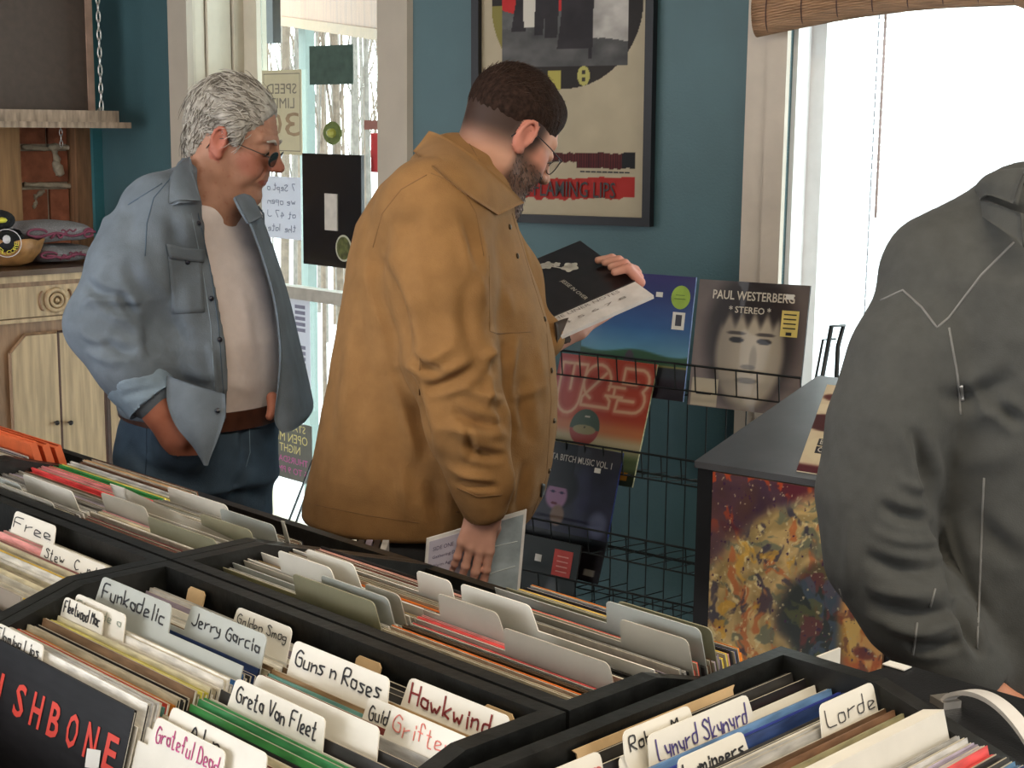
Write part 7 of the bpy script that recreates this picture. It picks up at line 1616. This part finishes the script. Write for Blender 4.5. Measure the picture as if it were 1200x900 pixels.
# belt
lb = mat('brown_leather_belt', (.085, .030, .018), .4, var=.25, scale=30)
S5 = [sec(476, 236, .146, .164)][0]; cxb, cyb = S5[1], S5[2]; P = []
V = []; n = 60
for k in range(n):
    a = 2*math.pi*k/n; c_, s_ = math.cos(a), math.sin(a); u_ = .150*math.copysign(abs(c_)**(2/2.3), c_); v_ = .168*math.copysign(abs(s_)**(2/2.3), s_); x = cxb+u_*math.cos(A45)-v_*math.sin(A45); y = cyb+u_*math.sin(A45)+v_*math.cos(A45); zc_ = S5[0]+.004-.012*math.cos(a)
    for (dr, dz_) in ((0, -.019), (0, .019), (-.004, .019), (-.004, -.019)):
        r_ = A3(x-cxb, y-cyb, 0); V.append(A3(x, y, zc_+dz_)+nrm(r_)*dr)
Fc = [(4*k+j, 4*((k+1) % n)+j, 4*((k+1) % n)+(j+1) % 4, 4*k+(j+1) % 4) for k in range(n) for j in range(4)]
be_ = obj('belt', V, Fc, lb, man2, smooth=False); Bb = BVHTree.FromPolygons([Vector(v) for v in V], Fc)
h, nn = hit(Bb, 298, 476)
if h is not None:
    nn = nn if nn @ (CAM-h) > 0 else -nn
    a_ = nrm(np.cross(Z3, nn)); mb = MB(); mb.tube([h+nn*.005+a_*.020*sx+Z3*.022*sz for sx, sz in ((-1, -1), (-1, 1), (1, 1), (1, -1))], .0032, 6, closed=True); mb.obj('buckle', mat('worn_silver_buckle', (.4, .38, .35), .35, metal=.8), be_, smooth=True)
# ================================================================ PERSON IN THE GREY ZIP JACKET (right edge)
Y3 = 2.12
man3 = empty('person', (ony(1150, 500, Y3)[0], Y3, 0), 'person in a dark grey fleece zip jacket cut off by the right edge, arm lowered', 'person')
q3 = lambda x, y, dy=0: ony(x, y, Y3+dy)
fle = mat('dark_grey_fleece', (.066, .068, .065), .9, var=.08, scale=50, bump=.0004, bscale=500, sheen=.35)
SA = math.radians(-8)
def sec3(y, xl, xr, b, dy=0): a = q3(xl, y, dy); c = q3(xr, y, dy); return (a[2], (a[0]+c[0])/2, Y3+dy, (c[0]-a[0])/2, b, SA)
T3 = [sec3(262, 1150, 1270, .08), sec3(285, 1112, 1312, .12), sec3(320, 1078, 1335, .15), sec3(380, 1062, 1345, .16), sec3(470, 1064, 1340, .16), sec3(560, 1072, 1330, .158), sec3(650, 1082, 1320, .156), sec3(740, 1090, 1315, .156), sec3(860, 1090, 1318, .158), sec3(905, 1092, 1316, .156)]
F6 = Field((.38, 1.86, .70), (.98, 2.40, 1.56), .0045)
F6.loft(T3, 0, p=2.4, cap=.02)
F6.cone(q3(1195, 258, -.0), q3(1100, 312, -.02), .07, .075, .05); F6.cone(q3(1215, 258), q3(1310, 312, .02), .07, .075, .05)
F6.chain([q3(1094, 345, -.03), q3(1064, 425, -.06), q3(1038, 500, -.08), q3(1024, 580, -.09), q3(1030, 650, -.10), q3(1066, 715, -.125), q3(1114, 768, -.145), q3(1140, 792, -.15)], [.076, .073, .072, .070, .067, .058, .046, .036], .03, .045)
F6.chain([q3(1325, 330, .03), q3(1360, 460, .04), q3(1365, 600, .0), q3(1335, 740, -.06)], [.078, .070, .062, .045], .03, .04)
F6.cone(q3(1140, 794, -.15), q3(1156, 806, -.152), .026, .024, .004, 's')
V6, Q6 = F6.mesh(2)
FL3 = [(1030, 590, 1090, 608, 7, -7, 6), (1020, 620, 1100, 632, 7, 6, 8), (1012, 650, 1100, 668, 8, -8, 8), (1010, 680, 1110, 690, 7, 7, 10), (1015, 705, 1120, 715, 8, -9, 8), (1040, 735, 1125, 728, 7, 7, 8), (1060, 755, 1130, 750, 6, -6, 5), (1050, 560, 1092, 572, 6, 4, 4), (1070, 500, 1090, 600, 7, -8, -4), (1092, 610, 1118, 700, 6, -10, -3), (1118, 700, 1150, 770, 6, -9, 2), (1000, 600, 992, 700, 8, 4),
 (1100, 470, 1190, 440, 12, -7, 8), (1120, 540, 1200, 520, 14, 4, 8), (1140, 600, 1200, 660, 12, -5, 6), (1090, 340, 1120, 440, 14, 4), (1125, 600, 1180, 740, 14, 4, 8), (1040, 400, 1030, 500, 14, 3), (1165, 470, 1200, 500, 7, -6), (1130, 440, 1160, 490, 6, 5)]
V6 = cloth_noise(V6, Q6, .007, 7, 11); V6 = folds(V6, Q6, [f[:5]+(f[5]*1.9,)+f[6:] for f in FL3]); V6 = relax(V6, Q6, .3)
jk3 = sobj('fleece_jacket', V6, Q6, fle, man3); B6 = bvh(V6, Q6)
sl = mat('light_grey_flat_seam', (.17, .17, .165), .8)
for L in ([(1188, 284), (1150, 322), (1112, 372), (1098, 384), (1080, 360), (1058, 340), (1032, 352)], [(1112, 384), (1122, 440), (1126, 486)], [(1153, 560), (1150, 640), (1145, 760)], [(1096, 690), (1090, 712)], [(1075, 730), (1070, 768)], [(984, 690), (1000, 740), (1010, 768)]): line_on(B6, L, .0017, 'seam', sl, jk3)
line_on(B6, [(1126, 452), (1128, 470)], .0028, 'zip_pull', mat('silver_zip', (.45, .45, .45), .3, metal=.7), jk3)
# collar, neck and head (the head is outside the frame)
sheet3([[q3(1150, 236, -.02), q3(1160, 228, -.10), q3(1190, 240, -.16)], [q3(1146, 222, -.02), q3(1160, 212, -.10), q3(1196, 218, -.15)], [q3(1152, 214, -.01), q3(1168, 204, -.09), q3(1204, 200, -.13)], [q3(1160, 224, .0), q3(1176, 216, -.075), q3(1208, 214, -.11)]], 'collar', fle, jk3, th=.009)
sheet3([[q3(1150, 250, -.03), q3(1166, 262, -.13), q3(1200, 290, -.17)], [q3(1149, 234, -.02), q3(1164, 238, -.115), q3(1198, 250, -.16)]], 'collar', fle, jk3, th=.009)
H3 = Head(ony(1318, 150, Y3), 25, 60, 0, .95)
nk = [(H3.P(-.02, 0, -.03), q3(1250, 246), .056, .062, .03), (q3(1250, 246), q3(1225, 285), .062, .08, .03)]
FH = head_field(H3, .004, nk); VH3, QH3 = FH.mesh(1); L = H3.loc(VH3); b3 = sobj('body', VH3, QH3, _M['skin_ruddy'], man3, skincol(len(L), (200, 140, 112), L, 5)); eyes(H3, b3)
FHa = Field(H3.c-.18, H3.c+.18, .0045); FHa.ell(H3.P(-.018, 0, .050), (.102, .079, .093), H3.M, 0); FHa.ell(H3.P(.105, 0, -.02), (.06, .10, .09), H3.M, .01, 's'); FHa.cone(H3.P(0, 0, -.17), H3.P(0, 0, -.09), .13, .086, .01, 's'); VA, QA = FHa.mesh(1); VA = cloth_noise(VA, QA, .006, 60, 1); sobj('hair', VA, QA, mat('brown_hair', (.06, .035, .02), .6, var=.3, scale=80), man3)
# lowered hand, mostly behind the black case
Wr3 = q3(1141, 794, -.15); FG = Field(Wr3-.16, Wr3+.2, .0032); hand_field(FG, Wr3, nrm(A3(.35, .1, -1)), nrm(A3(-.5, -.8, 0)), A3(1, 0, 0), [.35, .4, .45, .5], k=.95)
V7, Q7 = FG.mesh(1); sobj('hand', V7, Q7, _M['skin_ruddy'], man3, handcol(V7, 6, (190, 132, 104)))
shoes_legs('trousers', man3, [q3(1150, 880, .0), q3(1260, 880, .02)], [(q3(1150, 500)[0], Y3-.02, 0), (q3(1265, 500)[0], Y3+.05, 0)], mat('charcoal_trousers', (.03, .03, .034), .85, var=.15), (.105, .08, .06), shoe=A3(-.5, .85, 0),
           top=[(q3(1200, 800)[2], q3(1205, 800)[0], Y3, .155, .14, 0), (q3(1200, 900)[2], q3(1205, 900)[0], Y3, .155, .14, 0)])
